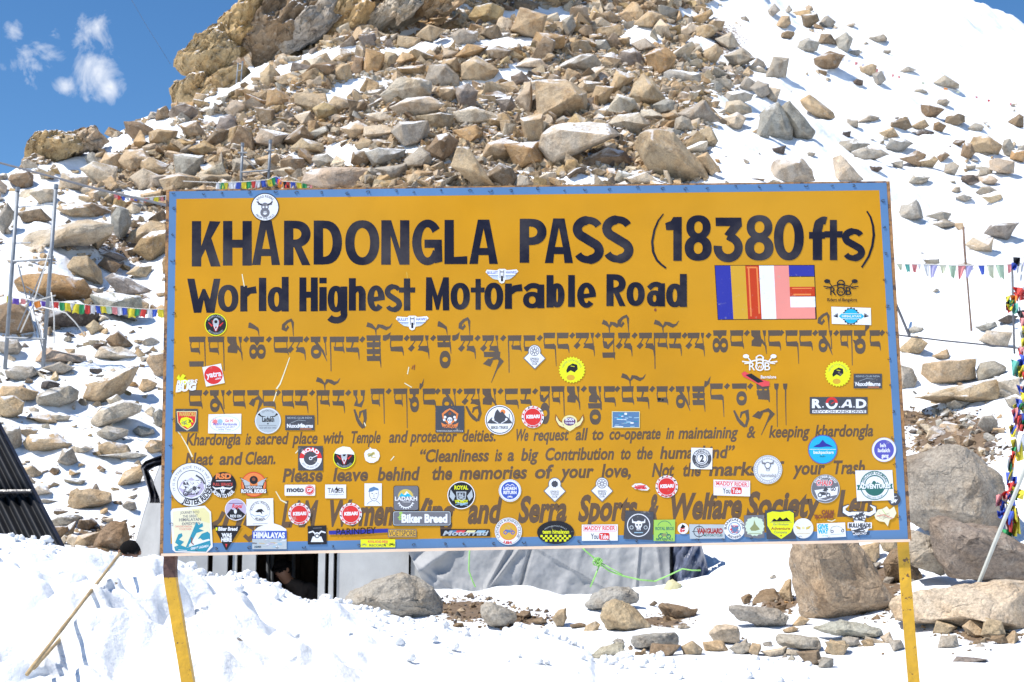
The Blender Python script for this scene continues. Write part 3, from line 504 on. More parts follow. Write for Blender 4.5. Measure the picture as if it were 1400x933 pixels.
BOX = dict(
 C=[(390,495,430,525,'tan'),(320,440,400,470,'tan'),(470,605,470,570,'pale'),(480,660,560,650,'pale'),(480,598,350,465,'tan'),(590,700,190,250,'pink'),(1050,1192,242,332,'grey'),(1005,1110,165,245,'pale'),(930,1030,225,312,'tan'),(250,312,80,182,'grey'),(100,250,162,242,'orange'),(0,180,290,342,'pale'),(0,160,50,192,'tan'),(820,1000,500,600,'grey'),(925,1005,630,722,'tan'),(42,146,570,716,'tan'),(-20,172,708,830,'orange'),(0,100,860,930,'grey'),(130,212,850,918,'pale'),(510,600,838,900,'grey'),(560,722,850,912,'pale'),(1045,1168,500,572,'pale'),(1118,1202,380,455,'grey'),(1060,1180,450,512,'grey'),(1175,1256,400,485,'grey'),(1200,1270,560,682,'grey'),(1040,1142,560,640,'pale'),(800,880,575,650,'grey'),(640,740,540,590,'pale'),(330,400,130,190,'brown'),(600,730,60,140,'tan'),(820,930,120,180,'pale'),(940,1040,90,150,'tan'),(400,480,200,260,'grey'),(0,90,355,420,'mauve'),(700,800,490,560,'grey'),(20,130,0,50,'brown'),(440,530,60,120,'brown')],
 B=[(900,1010,290,382,'tan'),(1020,1182,285,402,'tan'),(528,622,248,362,'orange'),(468,532,288,372,'brown'),(620,702,258,332,'tan'),(790,922,128,212,'tan'),(198,352,465,562,'tan'),(285,402,508,592,'ochre'),(188,290,550,612,'pale'),(0,152,640,732,'pink'),(140,272,620,722,'brown'),(180,322,688,762,'tan'),(280,382,758,818,'grey'),(470,560,748,822,'brown'),(550,722,735,812,'grey'),(590,742,808,882,'grey'),(988,1132,222,287,'orange'),(975,1082,418,532,'mauve'),(1180,1270,478,562,'mauve'),(28,112,318,422,'tan'),(1120,1280,810,925,'brown'),(700,830,320,372,'orange'),(380,470,320,400,'tan'),(60,180,440,520,'orange'),(420,540,600,680,'tan'),(540,700,620,690,'pale'),(800,960,560,640,'tan'),(740,860,730,830,'grey'),(1130,1256,560,640,'orange'),(900,1000,430,500,'tan'),(360,480,480,560,'tan'),(0,120,760,830,'tan'),(130,230,770,850,'brown'),(1100,1200,130,200,'brown'),(960,1080,150,220,'grey'),(700,800,180,240,'tan'),(1130,1256,230,290,'brown'),(0,90,540,620,'brown')],
 A=[(50,152,835,922,'brown'),(410,562,803,912,'pale'),(420,492,752,818,'grey'),(498,582,868,940,'tan'),(500,602,758,852,'tan'),(590,722,738,852,'tan'),(700,832,778,872,'tan'),(650,792,838,932,'pale'),(858,987,768,872,'grey'),(935,1082,698,772,'orange'),(800,1002,858,940,'tan'),(1108,1212,498,572,'pink'),(1068,1182,568,652,'mauve'),(885,1012,598,682,'tan'),(1010,1120,640,720,'brown'),(740,860,640,720,'tan'),(1150,1256,780,860,'grey'),(620,740,600,680,'brown'),(300,420,860,933,'pale'),(770,850,525,590,'brown'),(960,1060,380,470,'tan')],
 E=[(250,402,180,242,'tan'),(78,222,198,262,'brown'),(360,472,268,382,'tan'),(368,442,678,742,'tan'),(155,366,800,862,'pink'),(180,312,858,912,'grey'),(28,162,876,940,'grey'),(410,592,788,852,'pale'),(625,700,820,922,'tan'),(-20,62,180,322,'grey'),(130,240,120,185,'pale'),(330,470,180,240,'brown'),(420,540,380,430,'mauve'),(420,520,410,480,'brown'),(540,640,440,500,'tan'),(640,718,60,120,'pink'),(600,700,120,200,'tan'),(-10,90,760,830,'grey'),(690,730,410,490,'orange')],
 F=[(-10,162,148,222,'tan'),(175,256,120,167,'dark'),(455,532,183,227,'pale'),(590,672,118,177,'tan'),(108,242,258,312,'tan'),(60,162,313,367,'tan'),(-20,92,318,434,'grey'),(105,302,348,437,'tan'),(410,542,318,387,'grey'),(420,562,383,452,'tan'),(245,332,413,492,'grey'),(80,177,478,542,'tan'),(120,222,568,617,'pale'),(330,412,708,767,'brown'),(320,422,768,842,'tan'),(520,582,638,682,'grey'),(245,292,783,827,'pale'),(275,362,543,567,'grey'),(560,662,318,367,'grey'),(615,702,378,442,'tan'),(648,702,248,332,'grey'),(210,300,260,300,'pale'),(300,395,400,435,'pale'),(175,250,628,650,'grey'),(200,290,745,810,'brown'),(420,640,430,460,'grey')],
 D=[(332,417,163,262,'grey'),(145,252,188,262,'grey'),(230,378,253,347,'brown'),(450,532,315,377,'tan'),(515,577,348,427,'grey'),(385,432,115,137,'grey'),(495,582,170,207,'grey'),(565,602,245,267,'grey'),(645,727,328,357,'grey'),(410,467,388,422,'dark'),(710,782,438,462,'grey'),(-20,102,278,392,'grey'),(-10,62,428,502,'pale'),(350,500,683,757,'grey'),(415,592,718,787,'grey'),(580,707,678,757,'grey'),(545,642,628,682,'tan'),(600,702,583,642,'brown'),(755,862,508,582,'brown'),(825,892,488,522,'grey'),(870,962,558,622,'brown'),(700,792,588,642,'tan'),(695,812,638,672,'dark'),(810,872,598,652,'brown'),(1180,1252,563,627,'brown'),(985,1057,603,647,'grey'),(905,967,688,722,'brown'),(938,1012,698,787,'brown'),(1150,1207,683,777,'grey'),(1190,1262,738,802,'orange'),(1030,1102,818,862,'grey'),(865,937,798,862,'grey'),(650,772,740,827,'brown'),(720,832,768,827,'tan'),(830,892,743,797,'brown'),(605,662,788,827,'grey'),(950,1032,862,912,'dark'),(1035,1127,862,912,'pink'),(500,562,813,847,'dark'),(690,792,863,907,'grey'),(360,407,643,672,'dark'),(20,87,718,757,'dark'),(190,232,743,772,'grey'),(165,250,70,150,'brown'),(250,330,80,140,'grey'),(240,340,165,220,'brown'),(30,110,80,150,'tan'),(0,60,20,90,'grey'),(80,120,25,70,'grey'),(60,130,150,195,'brown'),(440,545,560,600,'grey'),(390,440,580,625,'grey')],
 G=[(200,312,153,202,'grey'),(225,342,185,232,'grey'),(130,217,-5,42,'grey'),(355,432,-5,47,'mauve'),(440,532,78,122,'tan'),(325,402,78,117,'grey'),(450,600,203,282,'mauve'),(375,492,258,327,'pale'),(308,352,48,77,'grey'),(415,512,43,82,'grey'),(190,262,353,384,'grey'),(340,402,368,402,'grey'),(415,507,618,662,'grey'),(430,572,658,732,'pale'),(235,307,738,787,'tan'),(510,597,588,637,'dark'),(120,192,633,670,'grey'),(500,600,860,950,'grey')],
 H=[(500,640,-20,80,'pale'),(160,212,163,207,'tan'),(540,622,60,120,'grey')],
 I=[(330,392,713,767,'pale'),(368,432,748,802,'grey'),(88,192,753,822,'tan'),(165,242,733,787,'grey'),(58,127,823,877,'grey'),(245,302,743,782,'tan'),(560,662,663,732,'tan'),(688,790,660,745,'tan'),(770,872,655,760,'tan'),(580,672,728,790,'grey'),(640,792,818,857,'mauve'),(808,882,728,772,'brown'),(235,327,320,417,'tan'),(325,420,300,370,'tan')],
 J=[(668,737,398,472,'brown'),(120,307,698,787,'brown'),(313,442,683,777,'tan'),(440,602,683,757,'tan'),(600,727,698,772,'grey'),(663,722,668,742,'grey'),(718,792,698,782,'tan'),(788,942,718,787,'pale'),(913,1014,598,642,'tan'),(1000,1150,738,837,'brown'),(938,1012,733,777,'pale'),(948,1004,768,832,'green'),(1128,1222,783,852,'grey'),(1172,1312,678,782,'tan'),(973,1082,538,602,'tan'),(118,172,443,482,'brown'),(290,372,588,617,'grey')],
 K=[(550,640,500,560,'brown'),(640,735,540,596,'brown'),(870,975,575,612,'brown'),(195,245,485,525,'tan'),(1120,1200,668,705,'grey'),(745,780,640,670,'grey')],
)
ANCH = [(757,135,'the big square boulder'),(790,195,'the long wedge boulder'),(905,215,'the domed boulder'),(90,205,'the low left outcrop'),(285,75,'the overhanging cliff'),(45,350,'the steel frame'),(150,425,'the left flag row'),(25,670,'the corrugated roof'),(210,690,'the tent flank'),(1150,800,'the giant rounded boulder'),(1330,740,'the dark purplish slab'),(1310,590,'the bare earth patch'),(1350,750,'the leaning white pole'),(1322,385,'the thin upright stick'),(1215,255,'the top right sign corner'),(1070,165,'the twin grey boulders'),(1250,100,'the upper right snowfield'),(490,70,'the pale cliff slabs'),(610,215,'the dark brown angular boulder'),(560,120,'the broad cracked slab'),(400,245,'the flag row over the sign'),(640,30,'the large ochre block'),(820,60,'the upper scree'),(1130,70,'the dark rock spur'),(1290,170,'the right rock cluster'),(945,895,'the stone row'),(1100,895,'the right end of the stone row'),(690,840,'the bare soil by the tent'),(100,520,'the smooth grey boulder'),(160,520,'the long slanting boulder'),(120,600,'the left snow slope'),(70,300,'the largest pale slab'),(165,290,'the upright egg shaped stone'),(960,110,'the open snow tongue'),(250,180,'the ridge under the cliff'),(470,170,'the orange round stones'),(1260,525,'the squared tan block'),(855,840,'the rounded tan stone')]
used = {}
def auto_label(px, py, w_, h_, colour):
    a = min(ANCH, key=lambda q: (q[0]-px)**2+(q[1]-py)**2); dx, dy = px-a[0], py-a[1]
    if abs(dx) < 9 and abs(dy) < 9: dr_ = 'right beside'
    else: dr_ = ('above' if dy < 0 else 'below') if abs(dy) > 2.2*abs(dx) else (('right of' if dx > 0 else 'left of') if abs(dx) > 2.2*abs(dy) else ('above and ' if dy < 0 else 'below and ')+('right of' if dx > 0 else 'left of'))
    sz = 'large' if w_*h_ > 1500 else 'middling' if w_*h_ > 560 else 'small'
    sh = 'flat' if w_ > 2.1*h_ else 'upright' if h_ > 1.15*w_ else 'long' if w_ > 1.6*h_ else 'blocky'
    key = f'{sz} {sh} {CN[colour]} rock'; tail = f'{dr_} {a[2]}'; full = key+' '+tail
    n = used.get(full, 0); used[full] = n+1
    if n: full = (['second', 'third', 'fourth', 'fifth', 'sixth', 'seventh', 'eighth', 'ninth', 'tenth'][min(n-1, 8)])+' '+key+' '+('counting outward, ')+tail
    return full
def jit(c, rg, a=.10):
    c = np.array(c); return c*(1+rg.uniform(-a, a))*(1+np.array([1, 0, -1])*rg.uniform(-.05, .05)+rg.uniform(-.012, .012, 3))
jobs = []
for fr, colr, bias, lab, poly in POLY:
    ox, oy, s = FRA[fr]; pl = np.array(poly, float)/s+np.array([ox, oy]); jobs.append((pl, colr, bias, lab, True))
sd = 100
for fr, bl in BOX.items():
    ox, oy, s = FRA[fr]
    for x0, x1, y0, y1, colr in bl:
        sd += 1; w_ = (x1-x0)/s; h_ = (y1-y0)/s; cx = ox+(x0+x1)/2/s; cy = oy+(y0+y1)/2/s
        pk = 1.24 if fr in 'ABC' else 1.12 if fr in 'DE' else 1.04; jobs.append((rnd_poly(cx, cy, w_*pk, h_*pk, sd), colr, 0, None, False))
NEAR = {  # ground distance for rocks whose foot is not on the smooth surface
}
base_px = np.array([(j[0][:, 0].mean(), j[0][:, 1].max()-.12*np.ptp(j[0][:, 1])) for j in jobs])
area_ = np.array([np.ptp(j[0][:, 0])*np.ptp(j[0][:, 1])*(1 if -5 < j[0][:, 0].mean() < 1405 and j[0][:, 1].mean() < 930 else 0) for j in jobs]); SMALL = set(np.argsort(-area_)[298:].tolist()); XV, XT, XC, xn = [], [], [], 0
dh = hit(base_px[:, 0], base_px[:, 1]); TRACED = []
for k, ((pl, colr, bias, lab, hero), d) in enumerate(zip(jobs, dh)):
    if not np.isfinite(d): d = 60.
    w_, h_ = np.ptp(pl[:, 0]), np.ptp(pl[:, 1]); size = math.sqrt(w_*h_)*d/F
    d = d + size*(.34 if pl[:, 1].max() > 780 else .12) + (max(bias, -.15) if pl[:, 1].max() > 800 else bias*.8)
    big = w_*h_ > 2500
    if not hero or k not in (): V, Fs, size = hull_rock(pl, d, 300+k, .6, w_*h_ > 1200, hero and pl[:, 1].max() > 700)
    else: V, Fs, size = outline_rock_mesh(pl, d, 300+k, thick=.52, K=(72 if big else 48 if w_*h_ > 500 else 36), R_=(40 if big else 24 if w_*h_ > 500 else 16), rough=(1. if big else .9), facets=(10 if big else 7))
    if k in SMALL:
        cc = jit(COL[colr], np.random.default_rng(k)); XV.append(V); XT.append(np.array(Fs)+xn); XC.append(np.tile(cc, (len(V), 1))); xn += len(V); TRACED.append((pl, d)); continue
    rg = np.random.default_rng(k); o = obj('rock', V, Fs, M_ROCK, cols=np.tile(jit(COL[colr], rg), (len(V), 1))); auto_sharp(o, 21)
    tag(o, lab or auto_label(pl[:, 0].mean(), pl[:, 1].mean(), w_, h_, colr), 'rock', 'rocks on the mountainside'); TRACED.append((pl, d))

n_traced = len(jobs)-len(SMALL)
# ---------------------------------------------------------------- bedrock outcrops
def crag(name, lab, pieces, d0):
    Vs, Fs, Cs, n = [], [], [], 0
    for i, (pl, colr, dz) in enumerate(pieces):
        V, f, s = outline_rock_mesh(np.array(pl, float), d0+dz, 900+i*7+len(name), thick=.62, K=110, R_=70, rough=1.7, facets=16)
        q = V*np.array([.8, .5, .8]); st = fbm(np.stack([q[:, 0]*.5+q[:, 2]*.9, q[:, 1], q[:, 0]*2.2-q[:, 2]*1.4], -1), 4, 44)
        rd = 1-np.abs(fbm(np.stack([q[:, 0]*.45+q[:, 2]*.5, q[:, 1]*.5, q[:, 2]*1.5-q[:, 0]*1.0], -1), 5, 71, .5)); st2 = np.round(st*3.2)/3.2
        V = V + np.stack([st*.12, -st2*.30-rd*.20, st*.14], -1)
        Vs.append(V); Cs.append(np.tile(jit(COL[colr], np.random.default_rng(i), .06), (len(V), 1))); Fs += [tuple(x+n for x in g_) for g_ in f]; n += len(V)
    o = obj(name, np.concatenate(Vs), Fs, M_ROCK, cols=np.concatenate(Cs)); auto_sharp(o, 35); tag(o, lab, kind='structure'); return o
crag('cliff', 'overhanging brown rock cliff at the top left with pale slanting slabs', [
 (((236,96),(240,78),(265,52),(300,28),(328,40),(330,80),(300,108),(262,106),(246,102)),'ochre',0),
 (((296,34),(318,14),(332,-10),(360,-30),(395,0),(372,60),(330,88)),'ochre',.4),
 (((230,132),(240,118),(262,104),(305,98),(345,88),(350,118),(296,140),(244,152)),'ochre',-.2),
 (((318,60),(350,20),(395,-30),(440,-10),(420,40),(385,80),(350,92)),'brown',.2),  # stands for the dark recess, its shade put into the brown colour
 (((362,88),(385,50),(425,10),(450,-20),(492,-20),(462,25),(415,62),(385,88)),'grey',.1),
 (((425,72),(445,35),(470,0),(500,-16),(512,10),(500,45),(480,66)),'ochre',.4),
 (((492,48),(512,18),(545,-12),(600,-30),(585,0),(545,32),(510,52)),'pale',.0),
 (((560,22),(580,-5),(620,-30),(660,-20),(640,5),(600,22)),'tan',.6),
 (((350,-10),(360,-60),(420,-110),(520,-120),(600,-90),(600,-20),(500,0),(420,10)),'ochre',2.5),
 (((470,-80),(560,-170),(680,-190),(740,-120),(700,-40),(600,-20)),'tan',6),
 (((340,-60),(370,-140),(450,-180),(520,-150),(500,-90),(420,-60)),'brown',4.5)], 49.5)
crag('outcrop', 'low ochre rock outcrop on the skyline at the left', [
 (((36,226),(42,200),(62,186),(92,178),(118,176),(126,196),(98,222),(60,234)),'ochre',0),
 (((92,216),(104,184),(124,178),(142,184),(152,192),(140,206),(112,222)),'pink',.3),
 (((24,246),(34,224),(52,214),(70,222),(62,240),(40,250)),'tan',-.3)], 39.2)
# ---------------------------------------------------------------- scattered stones between the traced ones
def ico(n):
    import bmesh
    b = bmesh.new(); bmesh.ops.create_icosphere(b, subdivisions=n, radius=1); V = np.array([v.co[:] for v in b.verts]); T = np.array([[v.index for v in f.verts] for f in b.faces]); b.free(); return V, T
def proto(n, seed):
    rg = np.random.default_rng(seed); k = rg.integers(9, 14); ax = np.array([1, rg.uniform(.55, .95), rg.uniform(.32, .75)])
    p_ = rg.uniform(-1, 1, (k, 3)); p_ /= np.maximum(np.abs(p_).max(1, keepdims=True), .55)**.8; V, T = hull_mesh(p_*ax, .025 if n == 3 else 0, 1 if n == 3 else 0, seed, .014); return V/np.abs(V).max(), T
PR3 = [proto(3, 40+i) for i in range(30)]; PR2 = [proto(2, 80+i) for i in range(30)]
def rotm(rg, flat=.5):
    q = rg.uniform(0, 2*np.pi); a = rg.normal(0, flat*.6); b_ = rg.normal(0, flat*.6)
    return np.array(Matrix.Rotation(q, 3, 'Z') @ Matrix.Rotation(a, 3, 'X') @ Matrix.Rotation(b_, 3, 'Y'))
def zone_density(px, py):
    def b(cx, cy, rx, ry, soft=.35): return np.clip((1-np.sqrt(((px-cx)/rx)**2+((py-cy)/ry)**2))/soft, 0, 1)
    z = np.zeros_like(px)
    for c, v in (((560,150,440,190),1.),((840,80,230,130),1.),((560,-60,480,160),1.),((860,190,150,90),.8),((1010,40,130,90),.75),((1090,60,80,50),.5),((250,230,240,120),.95),((120,235,170,60),1.),((60,270,140,60),.9),((230,170,120,60),1.),((160,330,190,110),.8),((100,420,150,80),.6),((90,560,260,190),.32),((150,720,110,60),.5),((600,400,420,180),.5),((1300,190,150,70),.45),((1110,70,90,50),.8),((1130,110,70,30),.5),((1350,540,110,40),.4),((1300,600,90,50),1.),((640,835,60,20),1.),((710,846,60,14),1.),((140,735,50,28),.9),((1200,810,50,40),.9),((-200,450,260,200),.6),((1600,400,200,200),.15),((1330,860,90,40),.45),((1180,860,90,40),.35),((980,890,180,20),.5),((1050,820,50,25),.5),((660,840,80,20),.5)):
        z = np.maximum(z, b(*c)*v)
    cl = np.clip(fbm(np.stack([px/70, py/34, 0*px], -1), 3, 61)*2.2+.35, 0, 1.2); z = np.where((px > 970) & (py < 560), np.minimum(z, 1)*cl, z); return np.maximum(z, .008)
rg = np.random.default_rng(5)
Npt = 56000; px = rg.uniform(-350, 1750, Npt); py = rg.uniform(-180, 905, Npt); px[:34000] = rg.uniform(120, 1060, 34000); py[:34000] = rg.uniform(-60, 290, 34000)
keep = rg.uniform(size=Npt) < zone_density(px, py)*(1-gaps(px, py)); keep &= ~((py > 262) & (px > 300) & (px < 1150) & (rg.uniform(size=Npt) < .6)); keep &= ~((py > 690) & (px < 980) & (py < 822) & (px > 150))
px, py = px[keep], py[keep]; d = hit(px, py, steps=150); ok = np.isfinite(d) & ~((px < 345) & (py < 60)); px, py, d = px[ok], py[ok], d[ok]
sp = np.exp(rg.normal(math.log(9.4), .54, len(px))); sp = np.clip(sp, 3.6, 38)*np.where((px > 1160) & (py < 500), .66, 1.)*np.where(py > 800, .75, 1.)
for pl_, _d in TRACED:
    x0_, y0_ = pl_.min(0); x1_, y1_ = pl_.max(0); ins = (px > x0_+2) & (px < x1_-2) & (py > y0_+2) & (py < y1_+4) & (sp > .35*math.sqrt((x1_-x0_)*(y1_-y0_))); sp = np.where(ins, sp*.35, sp)
G0 = P(px, py, d)
gr = []
for cx, cy, rx, ry, n_g in ((1305,600,78,42,420),(1240,572,40,14,90),(640,836,66,22,330),(708,848,55,14,200),(1060,825,36,18,90),(1200,806,40,45,130),(140,735,46,26,170),(1340,868,70,12,120),(905,850,45,10,60)):
    th_ = rg.uniform(0, 6.283, n_g); rr_ = np.sqrt(rg.uniform(0, 1, n_g))*1.05; gr.append(np.stack([cx+rx*rr_*np.cos(th_), cy+ry*rr_*np.sin(th_), np.exp(rg.normal(1.15, .5, n_g))], -1))
gr = np.concatenate(gr); dgr = hit(gr[:, 0], gr[:, 1], steps=150); okg = np.isfinite(dgr); px = np.r_[px, gr[okg, 0]]; py = np.r_[py, gr[okg, 1]]; d = np.r_[d, dgr[okg]]; sp = np.r_[sp, gr[okg, 2]]; G0 = P(px, py, d); isg = np.r_[np.zeros(len(px)-okg.sum(), bool), np.ones(okg.sum(), bool)]
order = np.argsort(-sp)
names = list(COL)[1:]; prob = np.array([.42, .24, .07, .12, .06, .02, .01, .05, .04, .0]); prob /= prob.sum()
cool = np.array([.22, .14, .38, .16, .02, .03, .02, .0, .03, .0]); cool /= cool.sum()
n_ind = 0; buf = {2: [[], [], [], 0], 3: [[], [], [], 0]}
for k in order:
    s = sp[k]*d[k]/F/2*1.15; g0 = G0[k]; pp = cool if px[k] > 980 else prob; colr = names[rg.choice(len(names), p=pp)] if not isg[k] else ('brown', 'brown', 'tan', 'brown', 'dark')[rg.integers(5)]
    R = rotm(rg, .8); lvl = 3 if sp[k] > 17 else 2; V, T = (PR3 if lvl == 3 else PR2)[rg.integers(30)]
    V = (V*np.array([1, 1, rg.uniform(.8, 1.25)])*s*1.12)@R.T
    z = float(Hg(g0[0], g0[1])); cen = np.array([g0[0], g0[1], z+s*(.10 if px[k] > 970 or py[k] > 260 else .22)]); c = jit(COL[colr], rg, .24)
    vis = -20 < px[k] < 1420 and -20 < py[k] < 930 and not (240 < px[k] < 1215 and 265 < py[k] < 735)
    if vis and n_traced+n_ind < 298 and sp[k] > 12:
        o = obj('rock', V+cen, T, M_ROCK, cols=np.tile(c, (len(V), 1))); n_ind += 1
        tag(o, auto_label(px[k], py[k], sp[k]*1.1, sp[k]*.8, colr), 'rock', 'rocks on the mountainside'); continue
    b = buf[lvl]; b[0].append(V+cen); b[1].append(T+b[3]); b[2].append(np.tile(c, (len(V), 1))); b[3] += len(V)
Va = np.concatenate(buf[2][0]+buf[3][0]); n2 = buf[2][3]; Ta = np.concatenate(buf[2][1]+[t_+n2 for t_ in buf[3][1]]); Ca = np.concatenate(buf[2][2]+buf[3][2])
Ta = np.concatenate([Ta]+[q_+len(Va) for q_ in XT]); Va = np.concatenate([Va]+XV); Ca = np.concatenate([Ca]+XC)
o = obj('rubble', Va, Ta, M_ROCK, cols=Ca, origin=False); tag(o, 'loose scree of small broken stones filling the gaps between rocks', kind='stuff')
print('rocks', n_traced, n_ind, 'rubble tris', len(Ta))
# crumbs of snow along the bank
M_SNOWC = snow_material('crumb_snow', False, .5, 20.)
rg = np.random.default_rng(9); IC3 = ico(3); Vs, Ts, n = [], [], 0
for _ in range(170):
    u = rg.uniform(-60, 1180); dr0 = np.interp(u, bx, dr); y = dr0-abs(rg.normal(0, .9)) if rg.uniform() < .75 else dr0+rg.uniform(-.06, .1)
    if y < 6.3: continue
    x = (u-700)/F*y; s = float(np.exp(rg.normal(math.log(.016), .45))); V, T = IC3; V = V*(1+.22*fbm(V*1.6+rg.uniform(0, 40), 3, 2)[:, None])*np.array([1, 1, .75])
    Vs.append((V*s)@rotm(rg).T+np.array([x, y, float(bank_z(x, y))+s*.1])); Ts.append(T+n); n += len(V)
I2 = ico(2)
for _ in range(420):
    u = rg.uniform(-60, 900); dr0 = np.interp(u, bx, dr); y = dr0+rg.normal(-.08, .14); x = (u-700)/F*y; s = float(np.exp(rg.normal(math.log(.0085), .65))); V, T = I2; V = V*(1+.3*fbm(V*1.9+rg.uniform(0, 40), 2, 2)[:, None])
    Vs.append(V*s+np.array([x, y, float(bank_top(np.array([u]), np.array([y]))[0])+s*.3])); Ts.append(T+n); n += len(V)
o = obj('snow_crumbs', np.concatenate(Vs), np.concatenate(Ts), M_SNOWC, smooth=True, origin=False); tag(o, 'broken crumbs of crusted snow lying over the bank', kind='stuff')
# ================================================================ the sign board
def _rotv(r):
    r = np.radians(r); th = np.linalg.norm(r); k = r/th; K = np.array([[0,-k[2],k[1]],[k[2],0,-k[0]],[-k[1],k[0],0]]); return np.eye(3)+math.sin(th)*K+(1-math.cos(th))*K@K
_t = math.pi/2+PITCH; RC = np.array([[1,0,0],[0,math.cos(_t),-math.sin(_t)],[0,math.sin(_t),math.cos(_t)]])
SR = RC@_rotv(np.array([-8.60762, 1.52262, .99102])); ST = RC@np.array([.08838307,-.08782912,-5.64024235])+CAM
SW, SH = 2.9, 1.43700766
SU, SV, SN = SR[:, 0], SR[:, 1], SR[:, 2]
def S(px, py):
    """photograph position -> position on the face of the board"""
    r = ray(px, py); t = ((ST-CAM)@SN)/(r@SN); q = CAM+r*t[..., None]-ST; return np.stack([q@SU, q@SV], -1)
sm = Matrix([[*SR[0], ST[0]-SV[0]*2.35],[*SR[1], ST[1]-SV[1]*2.35],[*SR[2], ST[2]-SV[2]*2.35],[0,0,0,1]])
sign = empty('road_sign', None, 'large mustard yellow board lettered KHARDONGLA PASS, blue border, covered in stickers, on two posts', 'sign', mat=sm)
def SWd(uv, wv): uv = np.asarray(uv, float); return ST + uv[..., :1]*SU + uv[..., 1:2]*SV + np.asarray(wv, float)[..., None]*SN
def paint(name, rgb, rough=.42, fade=0., var=.06, spec=.22, scuff=True, metal=0.):
    """sun-worn enamel: broad uneven gloss, gentle dents in the sheet metal, chalky fading"""
    m = mat_base(name, rgb, rough, var, 3.2, 0, spec=spec, metal=metal); t = m.node_tree; n = t.nodes; l = t.links; b = n['Principled BSDF']
    tcn = [x for x in n if x.type == 'TEX_COORD'][0]
    a = n.new('ShaderNodeTexNoise'); a.inputs['Scale'].default_value = 1.9; a.inputs['Detail'].default_value = 3; l.new(tcn.outputs['Object'], a.inputs['Vector'])
    r1 = n.new('ShaderNodeMapRange'); r1.inputs['From Min'].default_value = .35; r1.inputs['From Max'].default_value = .65; r1.inputs['To Min'].default_value = rough-.12; r1.inputs['To Max'].default_value = rough+.14; l.new(a.outputs['Fac'], r1.inputs['Value']); l.new(r1.outputs[0], b.inputs['Roughness'])
    bp = n.new('ShaderNodeBump'); bp.inputs['Strength'].default_value = .28; bp.inputs['Distance'].default_value = .05; l.new(a.outputs['Fac'], bp.inputs['Height']); l.new(bp.outputs[0], b.inputs['Normal'])
    src = b.inputs['Base Color'].links[0].from_socket
    if fade:
        f = n.new('ShaderNodeTexNoise'); f.inputs['Scale'].default_value = 3.1; f.inputs['Detail'].default_value = 6; f.inputs['Roughness'].default_value = .6; mp = n.new('ShaderNodeMapping'); mp.inputs['Location'].default_value = (3.7, 1.3, 0); l.new(tcn.outputs['Object'], mp.inputs[0]); l.new(mp.outputs[0], f.inputs['Vector'])
        r2 = n.new('ShaderNodeMapRange'); r2.inputs['From Min'].default_value = .46; r2.inputs['From Max'].default_value = .68; r2.inputs['To Max'].default_value = fade; l.new(f.outputs['Fac'], r2.inputs['Value'])
        mx_ = n.new('ShaderNodeMixRGB'); mx_.inputs[2].default_value = (.15, .13, .115, 1); l.new(r2.outputs[0], mx_.inputs[0]); l.new(src, mx_.inputs[1]); l.new(mx_.outputs[0], b.inputs['Base Color'])
    return m
MY = paint('mustard_enamel', (.54, .25, .006), .48, 0, .10, spec=.22)
# dirt streaks and water stains on the yellow
def _stain(m):
    t = m.node_tree; n = t.nodes; l = t.links; b = n['Principled BSDF']; tcn = [x for x in n if x.type == 'TEX_COORD'][0]
    src = b.inputs['Base Color'].links[0].from_socket
    mp = n.new('ShaderNodeMapping'); mp.inputs['Scale'].default_value = (1, .6, 1); l.new(tcn.outputs['Object'], mp.inputs[0])
    f = n.new('ShaderNodeTexNoise'); f.inputs['Scale'].default_value = 1.3; f.inputs['Detail'].default_value = 4; f.inputs['Roughness'].default_value = .5; l.new(mp.outputs[0], f.inputs['Vector'])
    r2 = n.new('ShaderNodeMapRange'); r2.inputs['From Min'].default_value = .4; r2.inputs['From Max'].default_value = .66; r2.inputs['To Max'].default_value = .55; l.new(f.outputs['Fac'], r2.inputs['Value'])
    x = n.new('ShaderNodeMixRGB'); x.inputs[2].default_value = (.55, .285, .022, 1); l.new(r2.outputs[0], x.inputs[0]); l.new(src, x.inputs[1])
    f2 = n.new('ShaderNodeTexNoise'); f2.inputs['Scale'].default_value = 26; f2.inputs['Detail'].default_value = 6; f2.inputs['Roughness'].default_value = .8; l.new(tcn.outputs['Object'], f2.inputs['Vector'])
    r3 = n.new('ShaderNodeMapRange'); r3.inputs['From Min'].default_value = .66; r3.inputs['From Max'].default_value = .72; r3.inputs['To Max'].default_value = .5; l.new(f2.outputs['Fac'], r3.inputs['Value'])
    y = n.new('ShaderNodeMixRGB'); y.inputs[2].default_value = (.36, .20, .04, 1); l.new(r3.outputs[0], y.inputs[0]); l.new(x.outputs[0], y.inputs[1]); l.new(y.outputs[0], b.inputs['Base Color'])
_stain(MY)
MBL = paint('blue_enamel', (.10, .205, .38), .45, 0, .10)
MEDGE = mat_base('rusty_edge_paint', (.34, .17, .06), .7, .35, 22, .3, 50)
MRUST = mat_base('bare_rust', (.09, .045, .035), .8, .4, 18, .5, 60)
MLIP = mat_base('sunlit_folded_edge', (.80, .58, .42), .5, .1, 9)  # light caught by the folded lip is put into this pale colour
MNAIL = mat_base('nail_head', (.03, .03, .04), .5, .3, 30)
MPOST = mat_base('post_yellow_paint', (.60, .33, .015), .5, .16, 14, .25, 40)
